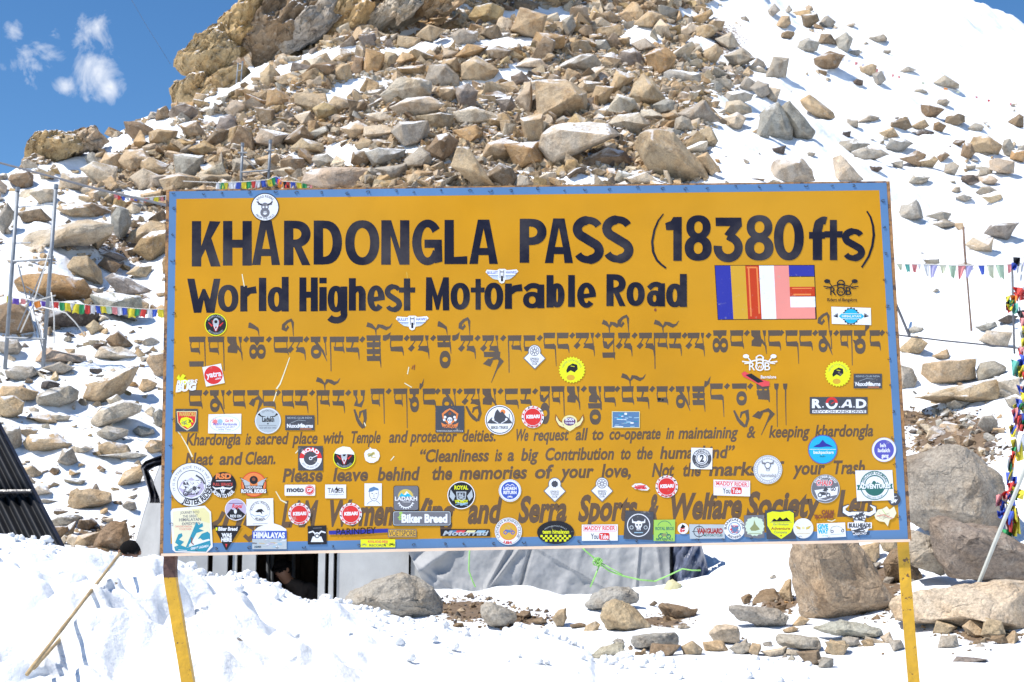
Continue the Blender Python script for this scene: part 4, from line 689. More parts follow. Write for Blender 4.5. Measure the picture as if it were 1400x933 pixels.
def _chips(m, col, lo=.60, hi=.64, sc=34):
    t = m.node_tree; n = t.nodes; l = t.links; b = n['Principled BSDF']; tcn = [x for x in n if x.type == 'TEX_COORD'][0]; src = b.inputs['Base Color'].links[0].from_socket
    f2 = n.new('ShaderNodeTexNoise'); f2.inputs['Scale'].default_value = sc; f2.inputs['Detail'].default_value = 7; f2.inputs['Roughness'].default_value = .75; l.new(tcn.outputs['Object'], f2.inputs['Vector'])
    r3 = n.new('ShaderNodeMapRange'); r3.inputs['From Min'].default_value = lo; r3.inputs['From Max'].default_value = hi; l.new(f2.outputs['Fac'], r3.inputs['Value'])
    y = n.new('ShaderNodeMixRGB'); y.inputs[2].default_value = col; l.new(r3.outputs[0], y.inputs[0]); l.new(src, y.inputs[1]); l.new(y.outputs[0], b.inputs['Base Color'])
_chips(MPOST, (.10, .05, .03, 1)); _chips(MBL, (.10, .07, .06, 1), .66, .70, 26); _chips(MRUST, (.30, .17, .02, 1), .66, .70, 22); _chips(MEDGE, (.07, .04, .03, 1), .5, .6, 18)
hw, hh = SW/2, SH/2
def sbox(u0, u1, v0, v1, w0, w1):
    c = [(u, v, w_) for u in (u0, u1) for v in (v0, v1) for w_ in (w0, w1)]; V = np.array([SWd((u, v), w_) for u, v, w_ in c]).reshape(-1, 3)
    return V, [(0, 1, 3, 2), (4, 6, 7, 5), (0, 4, 5, 1), (2, 3, 7, 6), (0, 2, 6, 4), (1, 5, 7, 3)]
V, f = sbox(-hw+.002, hw-.002, -hh+.002, hh-.002, -.012, 0); tag(obj('panel', V, f, MY, sign), 'mustard yellow painted sheet')
bw = .031
for nm, a in (('top', (-hw, hw, hh-bw, hh, -.012, .0002)), ('bottom', (-hw, hw, -hh, -hh+.036, -.012, .0002)), ('left', (-hw, -hw+.028, -hh+.036, hh-bw, -.012, .0002)), ('right', (hw-.031, hw, -hh+.036, hh-bw, -.012, .0002))):
    V, f = sbox(*a); tag(obj('border', V, f, MBL, sign), f'{nm} band of blue paint')
# steel angle frame behind, seen as a thin rusty rim; lip under the lower edge, coloured as if brightly lit
m = MB()
for a in ((-hw-.013, -hw-.0005, -hh-.006, hh+.006, -.045, -.001), (hw+.0005, hw+.014, -hh-.006, hh+.006, -.045, -.001), (-hw, hw, hh+.0005, hh+.007, -.045, -.002)): m.add(*sbox(*a))
m.build('frame', MEDGE, sign)
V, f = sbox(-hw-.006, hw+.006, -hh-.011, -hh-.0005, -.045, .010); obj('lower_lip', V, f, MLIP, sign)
# posts: angle iron, the left one bent below the board
def angle_post(pts, wd, mats, hi, face=.04):
    """pts: photograph path of the front flange centre"""
    m_ = MB(); q = [S(x, y) for x, y in pts]; n_ = len(q)
    for side in (0, 1):
        V = []
        for i, (u, v) in enumerate(q):
            if side == 0: ring = [(u-wd/2, v, -.017), (u+wd/2, v, -.017), (u+wd/2, v, -.022), (u-wd/2, v, -.022)]
            else: ring = [(u+wd/2-.005, v, -.0225), (u+wd/2, v, -.0225), (u+wd/2, v, -.06), (u+wd/2-.005, v, -.06)]
            V += [SWd((a, b), c_) for a, b, c_ in ring]
        V = np.array(V); Fs = []; mi = []
        for i in range(n_-1):
            for j in range(4): Fs.append((i*4+j, i*4+(j+1) % 4, (i+1)*4+(j+1) % 4, (i+1)*4+j)); mi.append(1 if hi[0] < pts[i][1] < hi[1] else 0)
        Fs += [(3, 2, 1, 0), tuple((n_-1)*4+j for j in range(4))]; mi += [0, 0]
        for f_, k_ in zip(Fs, mi): m_.F.append(tuple(x+m_.n for x in f_)); m_.M.append(k_)
        m_.V.append(V); m_.n += len(V)
    return m_
pl = [(240,300),(231,757),(230,775),(230.5,790),(233,808),(237,830),(243,865),(249,900),(254.5,933),(262,985),(272,1060),(283,1200)]
tag(angle_post(pl, .046, 0, (745, 789)).build('post', [MPOST, MRUST], sign), 'left yellow post bent just under the board with rust at the bend')
pr_ = [(1203,300),(1236,737),(1240.5,800),(1246,870),(1251.5,933),(1255,1000),(1262,1200)]
tag(angle_post(pr_, .045, 0, (0, 1)).build('post', [MPOST, MRUST], sign), 'straight yellow right post')
# nail heads and scribbled marks along the border
rgn = np.random.default_rng(3)
npts = [(242+33*i+rgn.uniform(-6, 6), 265.5-.0118*(33*i)+rgn.uniform(-2, 2)) for i in range(29)] + [(238-.35*i+rgn.uniform(-2, 2), 285+36*i) for i in range(13)] + [(1206+1.75*i+rgn.uniform(-2, 2), 275+36*i) for i in range(13)] + [(262+38*i+rgn.uniform(-8, 8), 751-.0195*38*i+rgn.uniform(-1, 1)) for i in range(25)]
for x, y in npts:
    u, v = S(x, y); m = MB(); r0 = rgn.uniform(.0035, .007); a0 = rgn.uniform(0, 6)
    k = 8; pts = [(u+r0*1.2*math.cos(a0+i*.62)*rgn.uniform(.7, 1.2), v+r0*.8*math.sin(a0+i*.62)*rgn.uniform(.7, 1.2)) for i in range(k)]
    m.tube([SWd(p, .0022) for p in pts], .0012, 4); m.build('nail', MNAIL, sign)

# ---------------------------------------------------------------- flat print: authored in photograph positions on the board
PALETTE = dict(navy=(.007, .007, .019), ink=(.012, .012, .014), white=(.74, .75, .78), black=(.018, .018, .022), grey=(.16, .16, .18), dgrey=(.065, .068, .082), silver=(.42, .47, .50), red=(.62, .035, .035), dred=(.32, .03, .03), orange=(.72, .22, .06), yellow=(.75, .70, .06), gold=(.60, .45, .10), cream=(.74, .70, .50), blue=(.05, .10, .42), royal=(.03, .035, .30), violet=(.10, .10, .42), teal=(.03, .26, .36), cyan=(.02, .40, .62), lime=(.32, .55, .10), pink=(.74, .20, .20), flagred=(.50, .045, .012), salmon=(.74, .26, .22), green=(.03, .14, .12), olive=(.25, .27, .12), paleblue=(.30, .48, .62), brown=(.22, .07, .035), acid=(.72, .76, .02), purple=(.12, .05, .16), steel=(.10, .20, .36), hand=(.125, .075, .042), tib=(.10, .072, .052), yel=(.585, .33, .03), coral=(.68, .07, .08), skin=(.5, .42, .3), lilac=(.45, .40, .55), pyel=(.72, .66, .34), ochre=(.62, .36, .04), mint=(.55, .66, .52))
_pm = {}
def pm(c):
    if c not in _pm:
        _pm[c] = paint('print_'+c, PALETTE[c], .46 if c in ('navy', 'tib', 'hand') else .5, fade=(.34 if c == 'navy' else .30 if c == 'tib' else .22 if c == 'hand' else 0), var=.05)
        if c not in ('navy', 'tib', 'hand'): _chips(_pm[c], (.42, .38, .31, 1), .60, .74, 30)
    return _pm[c]
_tc = {}
_fobj = bpy.data.objects.new('lettering_tmp', bpy.data.curves.new('lettering_tmp', 'FONT')); C.objects.link(_fobj)
def glyphs(s, bold=0.):
    k = (s, bold)
    if k not in _tc:
        cu = _fobj.data; cu.body = s; cu.size = 1; cu.offset = bold; cu.resolution_u = 3; cu.fill_mode = 'FRONT'
        dg = bpy.context.evaluated_depsgraph_get(); dg.update(); ev = _fobj.evaluated_get(dg); me = ev.to_mesh()
        V = np.array([v.co[:2] for v in me.vertices]).reshape(-1, 2); Fs = [tuple(p.vertices) for p in me.polygons]; ev.to_mesh_clear(); _tc[k] = (V, Fs)
    return _tc[k]
CAPH = float(glyphs('H')[0][:, 1].max())
class Pad:
    """collects flat shapes drawn at photograph positions and lays them on the board, each a hair above the last"""
    def __init__(s, z=.0003, step=.00002): s.V = []; s.F = []; s.M = []; s.mats = []; s.n = 0; s.z = z; s.st = step
    def raw(s, pts, Fs, col, z=None):
        if col not in s.mats: s.mats.append(col)
        pts = np.asarray(pts, float); uv = S(pts[:, 0], pts[:, 1]); zz = s.z if z is None else z
        s.V.append(SWd(uv, np.full(len(uv), zz))); k = s.mats.index(col)
        for f_ in Fs:
            a = uv[list(f_)]; ar = (a[:, 0]*np.roll(a[:, 1], -1)-np.roll(a[:, 0], -1)*a[:, 1]).sum(); f_ = f_ if ar > 0 else f_[::-1]
            s.F.append(tuple(i+s.n for i in f_)); s.M.append(k)
        s.n += len(uv); s.z += s.st
    def poly(s, pts, col): s.raw(pts, [tuple(range(len(pts)))], col)
    def rect(s, x0, y0, x1, y1, col, rot=0): s.poly(_rot([(x0, y0), (x1, y0), (x1, y1), (x0, y1)], rot), col)
    def rrect(s, x0, y0, x1, y1, r, col, rot=0):
        p = []
        for cx, cy, a in ((x1-r, y0+r, -90), (x1-r, y1-r, 0), (x0+r, y1-r, 90), (x0+r, y0+r, 180)):
            p += [(cx+r*math.cos(math.radians(a+t)), cy+r*math.sin(math.radians(a+t))) for t in (0, 30, 60, 90)]
        s.poly(_rot(p, rot), col)
    def disc(s, cx, cy, rx, col, ry=None, n=28): ry = ry or rx; s.poly([(cx+rx*math.cos(i*2*math.pi/n), cy+ry*math.sin(i*2*math.pi/n)) for i in range(n)], col)
    def star(s, cx, cy, r0, r1, n, col, a0=0):
        p = [(cx+(r0 if i % 2 else r1)*math.cos(a0+i*math.pi/n), cy+(r0 if i % 2 else r1)*math.sin(a0+i*math.pi/n)) for i in range(2*n)]
        s.raw(p+[(cx, cy)], [(i, (i+1) % (2*n), 2*n) for i in range(2*n)], col)
    def ring(s, cx, cy, r0, r1, col, a0=0, a1=360, n=32, k=1.):
        a = np.radians(np.linspace(a0, a1, n+1)); p = [(cx+r0*math.cos(t), cy+r0*k*math.sin(t)) for t in a]+[(cx+r1*math.cos(t), cy+r1*k*math.sin(t)) for t in a]
        s.raw(p, [(i, i+1, n+2+i, n+1+i) for i in range(n)], col)
    def line(s, pts, w, col):
        """ribbon; w = one width or a width per point"""
        p = np.array(pts, float); n = len(p); w = np.full(n, w) if np.isscalar(w) else np.array(w, float); L_, R_ = [], []
        for i in range(n):
            a = p[min(i+1, n-1)]-p[max(i-1, 0)]; a = a/(np.linalg.norm(a)+1e-9); nn = np.array([-a[1], a[0]])
            k = 1.
            if 0 < i < n-1:
                e = p[i]-p[i-1]; e = e/(np.linalg.norm(e)+1e-9); k = 1/max(abs(np.dot(nn, [-e[1], e[0]])), .5)
            L_.append(p[i]+nn*w[i]/2*k); R_.append(p[i]-nn*w[i]/2*k)
        s.raw(L_+R_, [(i, i+1, n+i+1, n+i) for i in range(n-1)], col)
    def text(s, t, x0, x1, yb, cap, col, shear=0., bold=.0, rot=0., yb1=None):
        """t fitted between x0 and x1 on baseline yb (yb1 at the right end), capitals cap pixels tall"""
        V, Fs = glyphs(t, bold)
        if not len(V): return
        a, b = V[:, 0].min(), V[:, 0].max(); k = (x1-x0)/(b-a); yy = V[:, 1]*cap/CAPH
        X = x0+(V[:, 0]-a)*k+shear*yy; X = X-(shear*cap*.25); Y = yb+((yb1-yb) if yb1 is not None else 0)*(X-x0)/(x1-x0)-yy
        q = np.stack([X, Y], -1)
        if rot: q = np.array(_rot(q, rot, ((x0+x1)/2, yb-cap/2)))
        s.raw(q, Fs, col)
    def arc_text(s, t, cx, cy, r, a_mid, span, h, col, inside=False, bold=0.):
        """letters round a circle; a_mid in degrees clockwise from the top"""
        V, Fs = glyphs(t, bold); a, b = V[:, 0].min(), V[:, 0].max(); u = (V[:, 0]-(a+b)/2)/(b-a)*math.radians(span); yy = V[:, 1]*h/CAPH
        if inside: th = math.radians(a_mid)-u; rr = r-yy
        else: th = math.radians(a_mid)+u; rr = r+yy
        s.raw(np.stack([cx+rr*np.sin(th), cy-rr*np.cos(th)], -1), Fs, col)
    def done(s, name, label=None):
        if not s.V: return
        o = obj(name, np.concatenate(s.V), s.F, [pm(c) for c in s.mats], sign, s.M); tag(o, label); return o
def _rot(p, deg, c=None):
    if not deg: return p
    p = np.asarray(p, float); c = p.mean(0) if c is None else np.array(c); a = math.radians(deg); R = np.array([[math.cos(a), -math.sin(a)], [math.sin(a), math.cos(a)]]); return (p-c)@R.T+c

# ---- painted capitals, stroke by stroke
def arc(cx, cy, rx, ry, a0, a1, n=14): return [(cx+rx*math.cos(math.radians(a0+(a1-a0)*i/n)), cy+ry*math.sin(math.radians(a0+(a1-a0)*i/n))) for i in range(n+1)]
def letter(p, ch, x0, y0, x1, y1, w, col='navy'):
    W, H = x1-x0, y1-y0; h = w*.84; T = lambda a, b: (x0+a*W, y0+b*H)
    def PL(*q): p.poly([T(*c) for c in q], col)
    def st(x, a=y0, b=y1, ww=w): p.poly([(x, a), (x+ww, a), (x+ww+.2, b), (x-.2, b)], col)
    def oval(ax, ay, bx_, by_, ww=w, hh_=h):
        cx, cy, rx, ry = (ax+bx_)/2, (ay+by_)/2, (bx_-ax)/2, (by_-ay)/2; n = 36
        o_ = [(cx+rx*math.copysign(abs(math.cos(t))**.9, math.cos(t)), cy+ry*math.copysign(abs(math.sin(t))**.9, math.sin(t))) for t in np.linspace(0, 2*math.pi, n, endpoint=False)]
        i_ = [(cx+(rx-ww)*math.cos(t), cy+(ry-hh_)*math.copysign(abs(math.sin(t))**.9, math.sin(t))) for t in np.linspace(0, 2*math.pi, n, endpoint=False)]
        p.raw(o_+i_, [(i, (i+1) % n, n+(i+1) % n, n+i) for i in range(n)], col)
    def bow(x_, ay, by_, right, ww=w, hh_=h):
        """half bowl from the stem at x_ out to right"""
        cy, ry, rx = (ay+by_)/2, (by_-ay)/2, right-x_; n = 16; sq = .72
        o_ = [(x_+rx*abs(math.cos(t))**sq, cy+ry*math.copysign(abs(math.sin(t)), math.sin(t))) for t in np.linspace(-math.pi/2, math.pi/2, n)]
        i_ = [(x_+(rx-ww)*abs(math.cos(t))**sq, cy+(ry-hh_)*math.sin(t)) for t in np.linspace(-math.pi/2, math.pi/2, n)]
        p.raw(o_+i_, [(i, i+1, n+i+1, n+i) for i in range(n-1)], col)
    f = w/W
    if ch == 'K': st(x0); PL((f-.02, .60), (.62, 0), (1.0, .01), (.60, .46), (f-.02, .84)); PL((.42, .52), (.66, .34), (1.0, 1.0), (.66, 1.0))
    elif ch == 'H': st(x0); st(x1-w); PL((f-.03, .42), (1-f+.03, .42), (1-f+.03, .60), (f-.03, .60))
    elif ch == 'A': PL((.30, 0), (.50, .0), (.50, .15), (.50, .2), (.345, .69), (.30, 1), (0, 1)); PL((.50, 0), (.70, 0), (1, 1), (.70, 1), (.655, .69), (.50, .2)); PL((.33, .64), (.67, .64), (.70, .80), (.30, .80))
    elif ch in 'RP':
        st(x0); bow(x0+w-.4, y0, y0+.60*H, x1 if ch == 'P' else x1-.02*W)
        if ch == 'R': PL((f+.02, .58), (.62, .54), (.97, 1), (.66, 1))
    elif ch == 'D': st(x0); bow(x0+w-.4, y0, y1, x1, w*1.02, h)
    elif ch in 'O0o': oval(x0, y0, x1, y1, w*(1 if ch != 'o' else .95), h*(1 if ch != 'o' else .9))
    elif ch == 'N': st(x0); st(x1-w); PL((f*.5, 0), (f+.02, 0), (1-f*.5, 1), (1-f-.02, 1))
    elif ch == 'G':
        cx, cy, rx, ry = (x0+x1)/2+.02*W, (y0+y1)/2, W/2, H/2; a = np.radians(np.linspace(-38, -330, 30))
        o_ = [(cx+rx*math.cos(t), cy+ry*math.sin(t)) for t in a]; i_ = [(cx+(rx-w)*math.cos(t), cy+(ry-h)*math.sin(t)) for t in a]
        p.raw(o_+i_, [(i, i+1, 31+i, 30+i) for i in range(29)], col); PL((.42, .44), (.98, .44), (1., .92), (.76, .96), (.74, .62), (.42, .62))
    elif ch == 'L': st(x0); PL((f-.02, .84), (1, .82), (1, 1), (f-.02, 1))
    elif ch in 'Ss':
        k = .5 if ch == 'S' else .47
        pts = arc(.5, .27, .36, .185, -22, -180, 12)+arc(.5, .27, .36, .185, 180, 118, 5)[1:]+[(.5, .50)]+arc(.5, .73, .36, .185, -62, 0, 5)+arc(.5, .73, .36, .185, 0, 158, 12)[1:]
        p.line([T(a, b) for a, b in pts], [w*(.78 if (i < 6 or i > len(pts)-7) else 1.0) for i in range(len(pts))], col)
    elif ch == '1': PL((.02, .14), (.36, .09), (.50, 0), (1, 0), (1, 1), (.50, 1), (.50, .30), (.08, .30))
    elif ch == '8': oval(x0+.06*W, y0, x1-.04*W, y0+.53*H, w*.86, h*.8); oval(x0, y0+.44*H, x1, y1, w*.98, h*.9)
    elif ch == '3': PL((.02, .03), (.96, .03), (.98, .22), (.62, .50), (.34, .40), (.56, .22), (.03, .22)); p.line([T(a, b) for a, b in [(.46, .44)]+arc(.48, .70, .38, .235, -70, 190, 22)], [w*.8]+[w*.9]*23, col)
    elif ch == 'f': p.line([T(a, b) for a, b in ((.46, 1), (.46, .30))]+[T(*c) for c in arc(.84, .24, .34, .17, 178, 290, 8)], [w]*6+[w*.85]*5, col); PL((0, .34), (.88, .34), (.88, .50), (0, .50))
    elif ch == 't': PL((.34, .0), (.72, 0), (.72, 1.0), (.34, 1.0)) if W < 22 else PL((.30, 0), (.68, 0), (.70, 1), (.30, 1)); PL((0, .28), (1, .28), (.98, .44), (0, .44))
    elif ch == 'W': PL((0, 0), (.22, 0), (.34, .60), (.46, .30), (.54, .30), (.68, .60), (.80, 0), (1., 0), (.82, 1), (.58, 1), (.50, .62), (.42, 1), (.20, 1))
    elif ch == 'r': st(x0); p.line([T(a, b) for a, b in ((f*.7, .42), (.55, .20), (1.0, .16))], [h*.6, h*1.1, h*1.25], col)
    elif ch == 'l' or ch == 'I': st(x0, ww=W)
    elif ch == 'i': st(x0, y0+.28*H, y1, W); PL((0, 0), (1, 0), (1, .17), (0, .17))
    elif ch == 'd': st(x1-w); xh = y0+.29*H; oval(x0, xh, x1-w*.45, y1+.01*H, w*.95, h*.9)
    elif ch == 'b': st(x0); xh = y0+.25*H; oval(x0+w*.45, xh, x1, y1, w*.95, h*.9)
    elif ch == 'g': yb = y0+.72*H; oval(x0, y0, x1-w*.45, yb, w*.95, h*.9); p.line([(x1-w/2, y0+.02*H), (x1-w/2, y0+.74*H)]+[T(*c) for c in arc(.44, .78, .40, .16, 0, 150, 9)], [w]*2+[w*.95]*10, col)
    elif ch == 'h': st(x0); p.line([(x0+w*.8, y0+.44*H)]+[T(*c) for c in arc(.55, .50, 1-.55-f/2, .18, -120, 0, 7)]+[(x1-w/2, y1)], [h*.6]+[h*.9]*3+[w]*6, col)
    elif ch == 'e': 
        a = np.radians(np.linspace(0, -318, 26)); cx, cy, rx, ry = (x0+x1)/2, (y0+y1)/2, W/2, H/2
        o_ = [(cx+rx*math.cos(t), cy+ry*math.sin(t)) for t in a]; i_ = [(cx+(rx-w*.95)*math.cos(t), cy+(ry-h*.85)*math.sin(t)) for t in a]
        p.raw(o_+i_, [(i, i+1, 27+i, 26+i) for i in range(25)], col); PL((.2, .46), (1, .40), (1, .56), (.2, .64))
    elif ch == 'a': st(x1-w, y0+.05*H); oval(x0, y0+.34*H, x1-w*.4, y1, w*.85, h*.78); p.line([T(a, b) for a, b in [(.10, .26)]+arc(.50, .36, .38, .27, -120, -10, 6)], h*.9, col)
    elif ch == 'M': PL((0, 0), (.24, 0), (.50, .56), (.76, 0), (1, 0), (1.02, 1), (.74, 1), (.72, .52), (.56, .98), (.44, .98), (.28, .52), (.27, 1), (-.02, 1))
p = Pad(.0003)
for ch, a in (('K',(262.4,302.6,301.6,364.6)),('H',(305,302.4,344.2,363.4)),('A',(344.6,301.6,382.9,362.6)),('R',(388.4,302,425.4,362.8)),('D',(429,301.8,467.6,362)),('O',(472,301.4,518.6,362.8)),('N',(521.4,301.4,559.6,362.2)),('G',(562.6,300.4,604.8,363)),('L',(607.8,301,638.8,361.4)),('A',(641.6,300.6,680.6,361.2)),
 ('P',(710.6,299.4,747.2,359.6)),('A',(744.8,299,783.3,360)),('S',(783.4,296,825,361)),('S',(823.6,295.2,865.6,360)),
 ('1',(909,297,932,357)),('8',(936,294.6,973,357)),('3',(977.4,296,1015,357.4)),('8',(1018.4,294.4,1057.4,356.6)),('0',(1058,294,1098.8,356.4)),('f',(1106,297.6,1130.8,356)),('t',(1127,301,1152,356)),('s',(1151.6,313,1182,357))):
    letter(p, ch, *a, 12.6 if ch != 's' else 9.6, 'navy')
p.line([(907,292.6),(900,302),(894.6,315),(891.6,331),(893,345),(898,356),(904,362),(910.6,367)], [1.5,2.4,3,3.2,3.4,3.2,2.8,2.6], 'navy')
p.line([(1185,289),(1190,297),(1193.4,309),(1194.6,322),(1192.4,337),(1187.6,351),(1182,360),(1178,366)], [2,2.6,3,3.4,3.2,3,2.8,2.6], 'navy')
p.done('lettering', 'KHARDONGLA PASS (18380 fts) in tall navy capitals')
p = Pad(.0003)
for ch, a in (('W',(256,381.3,301.4,428)),('o',(297.8,389.6,326,427)),('r',(328.6,390.8,350.4,426.2)),('l',(354,380,364,425.6)),('d',(366,378.8,394.6,426.2)),
 ('H',(409.4,379.6,434.4,426)),('i',(436.6,380,446.6,425.4)),('g',(448,391,474.8,441.2)),('h',(477,380.6,500,425)),('e',(502.2,390.4,526,426)),('s',(526.6,389,549,426.8)),('t',(545.4,381,567.8,425)),
 ('M',(582.6,379.4,613.6,424.8)),('o',(616,387,642.4,423.8)),('t',(643.6,381.6,662.6,423.8)),('o',(662.2,386.8,688,423.8)),('r',(690.4,388,713.8,422.6)),('a',(715,387.6,744,421.8)),('b',(747.2,376.4,771.8,420.8)),('l',(776.8,376.4,785.8,420)),('e',(789,386.6,814.6,421.4)),
 ('R',(829.2,375.2,856,418.8)),('o',(856.6,386,881.4,418.8)),('a',(884.4,386,909,419.4)),('d',(910.6,375,938.9,420))):
    letter(p, ch, *a, {'i': 10, 'l': 9.6}.get(ch, 9.4 if ch not in 's' else 7.6), 'navy')
p.done('lettering', 'World Highest Motorable Road in navy letters')

# ---- smaller slanted hand lettering, word by word
def words(lst, y0, k, cap, bold, col, lab, shear=.16):
    for t, a, b in lst:
        p = Pad(.0003); p.text(t, a, b, y0+k*a, cap, col, shear, bold, yb1=y0+k*b); p.done('word', lab)
words([('Khardongla',255,329),('is',336,343),('sacred',350,393),('place',401,434),('with',441,469),('Temple',479,520),('and',532,556),('protector',562,624),('deities.',632,678),('We',704,722),('request',730,777),('all',787,802),('to',809,825),('co-operate',833,903),('in',911,921),('maintaining',928,1008),('&',1021,1033),('keeping',1052,1106),('khardongla',1115,1194)], 612.4, -.0135, 15.6, .026, 'hand', 'first line of small slanted hand lettering')
words([('Neat',254,291),('and',300,330),('Clean.',335,377),('\u201cCleanliness',573,668),('is',677,686),('a',694,703),('big',713,735),('Contribution',745,839),('to',848,862),('the',870,892),('humankind\u201d',903,1003)], 639.5, -.0135, 16.2, .028, 'hand', 'second line of small slanted hand lettering')
words([('Please',387,441),('leave',456,503),('behind',517,572),('the',590,618),('memories',629,720),('of',731,755),('your',767,811),('love,',823,863),('Not',892,921),('the',933,958),('marks',970,1036),('of',1046,1070),('your',1085,1127),('Trash',1138,1182)], 664.6, -.0145, 17.4, .03, 'hand', 'third line of small slanted hand lettering')
words([('LAM',386,431),('Women',447,537),('Wing',546,620),('and',640,683),('Serra',709,775),('Sports',791,870),('&',886,900),('Welfare',913,1014),('Society',1021,1120),('Leh',1146,1191)], 727.4, -.0195, 33, .04, 'hand', 'large slanted society name along the bottom')
# ================================================================ two rows of Tibetan painted under the English
def TB(fx, fy, sc, bar_y, syll, col='tib', lab='syllable of the Tibetan inscription'):
    """syll: list of pieces (kind, x0, x1) in crop units; bar_y = top of the head line; u = bar height"""
    global _tp
    X = lambda x: fx+x/sc
    u = 40/sc; y0 = fy+bar_y/sc; Y = lambda k: y0+k*u
    p = Pad(.0003)
    for it in syll:
        k, a, b = it[:3]; a, b = X(a), X(b); w = b-a; c = (a+b)/2; o = it[3:] if len(it) > 3 else ()
        def bar(x0, x1, t=0., h=1.): p.poly([(x0-.4, Y(t)), (x1+.5, Y(t)-.2), (x1-.1, Y(t+h)-.1), (x0+.3, Y(t+h))], col)
        def hair(pts, w0=1.1, w1=.7): p.line(pts, np.linspace(w0, w1, len(pts)), col)
        def tail(x, t0, t1, wd=2.6): p.line([(x-wd*.3, Y(t0)), (x+.2, Y((t0+t1)/2)), (x+.8, Y(t1))], [wd, 1.6, .5], col)
        def low(x0, x1, t=1.95, h=1.02, tl=3.7): 
            p.poly([(x0-.6, Y(t)), (x0+w*.12, Y(t+.14)), (x1-1.2, Y(t)+.3), (x1+.3, Y(t+.45)), (x1+.4, Y(t+h+.1)), (x1-1.5, Y(t+h)), (x0+.3, Y(t+h-.12)), (x0+.2, Y(t+.5))], col); tail(x1-.2, t+.4, tl, 1.8)
        def dia(x, t, r=.62): p.poly([(x-r*u*.95, Y(t)+.1*u), (x+r*u*.12, Y(t)-r*u), (x+r*u*.95, Y(t)-.15*u), (x-r*u*.05, Y(t)+r*u*.95)], col)
        def ringb(x0, x1, t0, t1, hw_=.36): p.ring((x0+x1)/2, (Y(t0)+Y(t1))/2, (x1-x0)/2*(1-hw_*1.35), (x1-x0)/2, col, n=24, k=(Y(t1)-Y(t0))/(x1-x0))
        def block_ring(x0, x1, t0, t1):
            cx, cy, rx, ry = (x0+x1)/2, (Y(t0)+Y(t1))/2, (x1-x0)/2, (Y(t1)-Y(t0))/2; n = 24; th = np.linspace(0, 2*math.pi, n, endpoint=False)
            o_ = [(cx+rx*np.sign(math.cos(t))*abs(math.cos(t))**.8, cy+ry*math.sin(t)) for t in th]; i_ = [(cx+rx*.52*math.cos(t), cy+ry*.30*math.sin(t)-.1) for t in th]
            p.raw(o_+i_, [(i, (i+1) % n, n+(i+1) % n, n+i) for i in range(n)], col)
        if k == '.': dia(c, .5, .6)
        elif k == 'ng': bar(a, b); hair([(a+1, Y(1)), (a+.6, Y(1.6)), (a+1.2, Y(2.1))], 1.4, 1.2); low(a+.6, b+.6)
        elif k == 'd': bar(a, b); hair([(a+1, Y(1)), (a+.6, Y(1.6)), (a+1.2, Y(2.1))], 1.4, 1.2); low(a+.6, b+.6, tl=2.9); hair([(b+.4, Y(2.3)), (b+1.2, Y(4)), (b+2, Y(6.1))], 2., .7)
        elif k == 'p': bar(a, b); hair([(a+.8, Y(1)), (a+.5, Y(1.6)), (a+1.2, Y(2.1))], 1.4, 1.2); low(a+.6, b+.2, tl=3.4); hair([(b-1.6, Y(1)), (b-.8, Y(2.2))], 1., 1.)
        elif k == 'g': bar(a, b); low(a+.08*w, a+.64*w, 1.95, .95, 3.3); hair([(a+.12*w, Y(1)), (a+.07*w, Y(1.5)), (a+.12*w, Y(2))], 1.4, 1.2); hair([(b-.8, Y(1)), (b-.2, Y(3.4)), (b+.2, Y(o[0] if o else 5.6))], 1.7, .9); hair([(a+.62*w, Y(1)), (a+.64*w, Y(2.2))], .8, .8)
        elif k == 'dl': bar(a, b); low(a+.28*w, b-.3, 1.75, .9, 3.0); hair([(a+.6, Y(.9)), (a+1.3, Y(3.6)), (a+1.6, Y(o[0] if o else 6.3))], 1.6, 1.1); hair([(a+.4*w, Y(1)), (a+.36*w, Y(1.9))], 1.1, 1.); hair([(b-1.8, Y(1)), (b-.9, Y(2))], 1., 1.)
        elif k == 'r': bar(a, b); hair([(a+.55*w, Y(1)), (a+.5*w, Y(1.5)), (a+.42*w, Y(2.1))], 2.4, 1.6); low(a, b+.5, 1.9, .95, 4.2)
        elif k == 's':
            p.poly([(a, Y(0)), (a+.62*w, Y(0)), (a+.62*w, Y(.8)), (a+.74*w, Y(2.1)), (a+.66*w, Y(3.0)), (a+.03*w, Y(2.85)), (a+.04*w, Y(1.9)), (a+.22*w, Y(1.45)), (a+.02*w, Y(.95))], col)
            p.poly([(a+.76*w, Y(0)), (b, Y(0)), (b-.02*w, Y(1.0)), (a+.84*w, Y(1.1))], col); p.line([(a+.40*w, Y(1.2)), (a+.72*w, Y(1.9)), (b-.02*w, Y(2.9)), (b+.6, Y(4.3))], [2.6, 3.6, 2.2, .6], col); hair([(b-.12*w, Y(.9)), (b-.05*w, Y(2.6))], 1.2, 1.2)
        elif k == 'm': bar(a, a+.58*w); p.poly([(a+.74*w, Y(0)), (b, Y(0)), (b-.03*w, Y(.9)), (a+.84*w, Y(1.15))], col); block_ring(a, a+.66*w, 1.5, 4.0); p.line([(a+.3*w, Y(.9)), (a+.46*w, Y(1.6)), (a+.74*w, Y(2.6)), (b+.2, Y(4.5))], [4, 3.8, 3.2, .6], col); hair([(b-.1*w, Y(1)), (b-.04*w, Y(3.4))], 1.2, 1.3)
        elif k == 'th': bar(a, b); p.poly([(c-.22*w, Y(.9)), (c+.2*w, Y(.9)), (c+.05*w, Y(1.6)), (c-.05*w, Y(1.6))], col); block_ring(a-.06*w, c+.04*w, 1.4, 4.05); block_ring(c-.02*w, b+.14*w, 1.4, 4.05)
        elif k == 'l' or k == 'a':
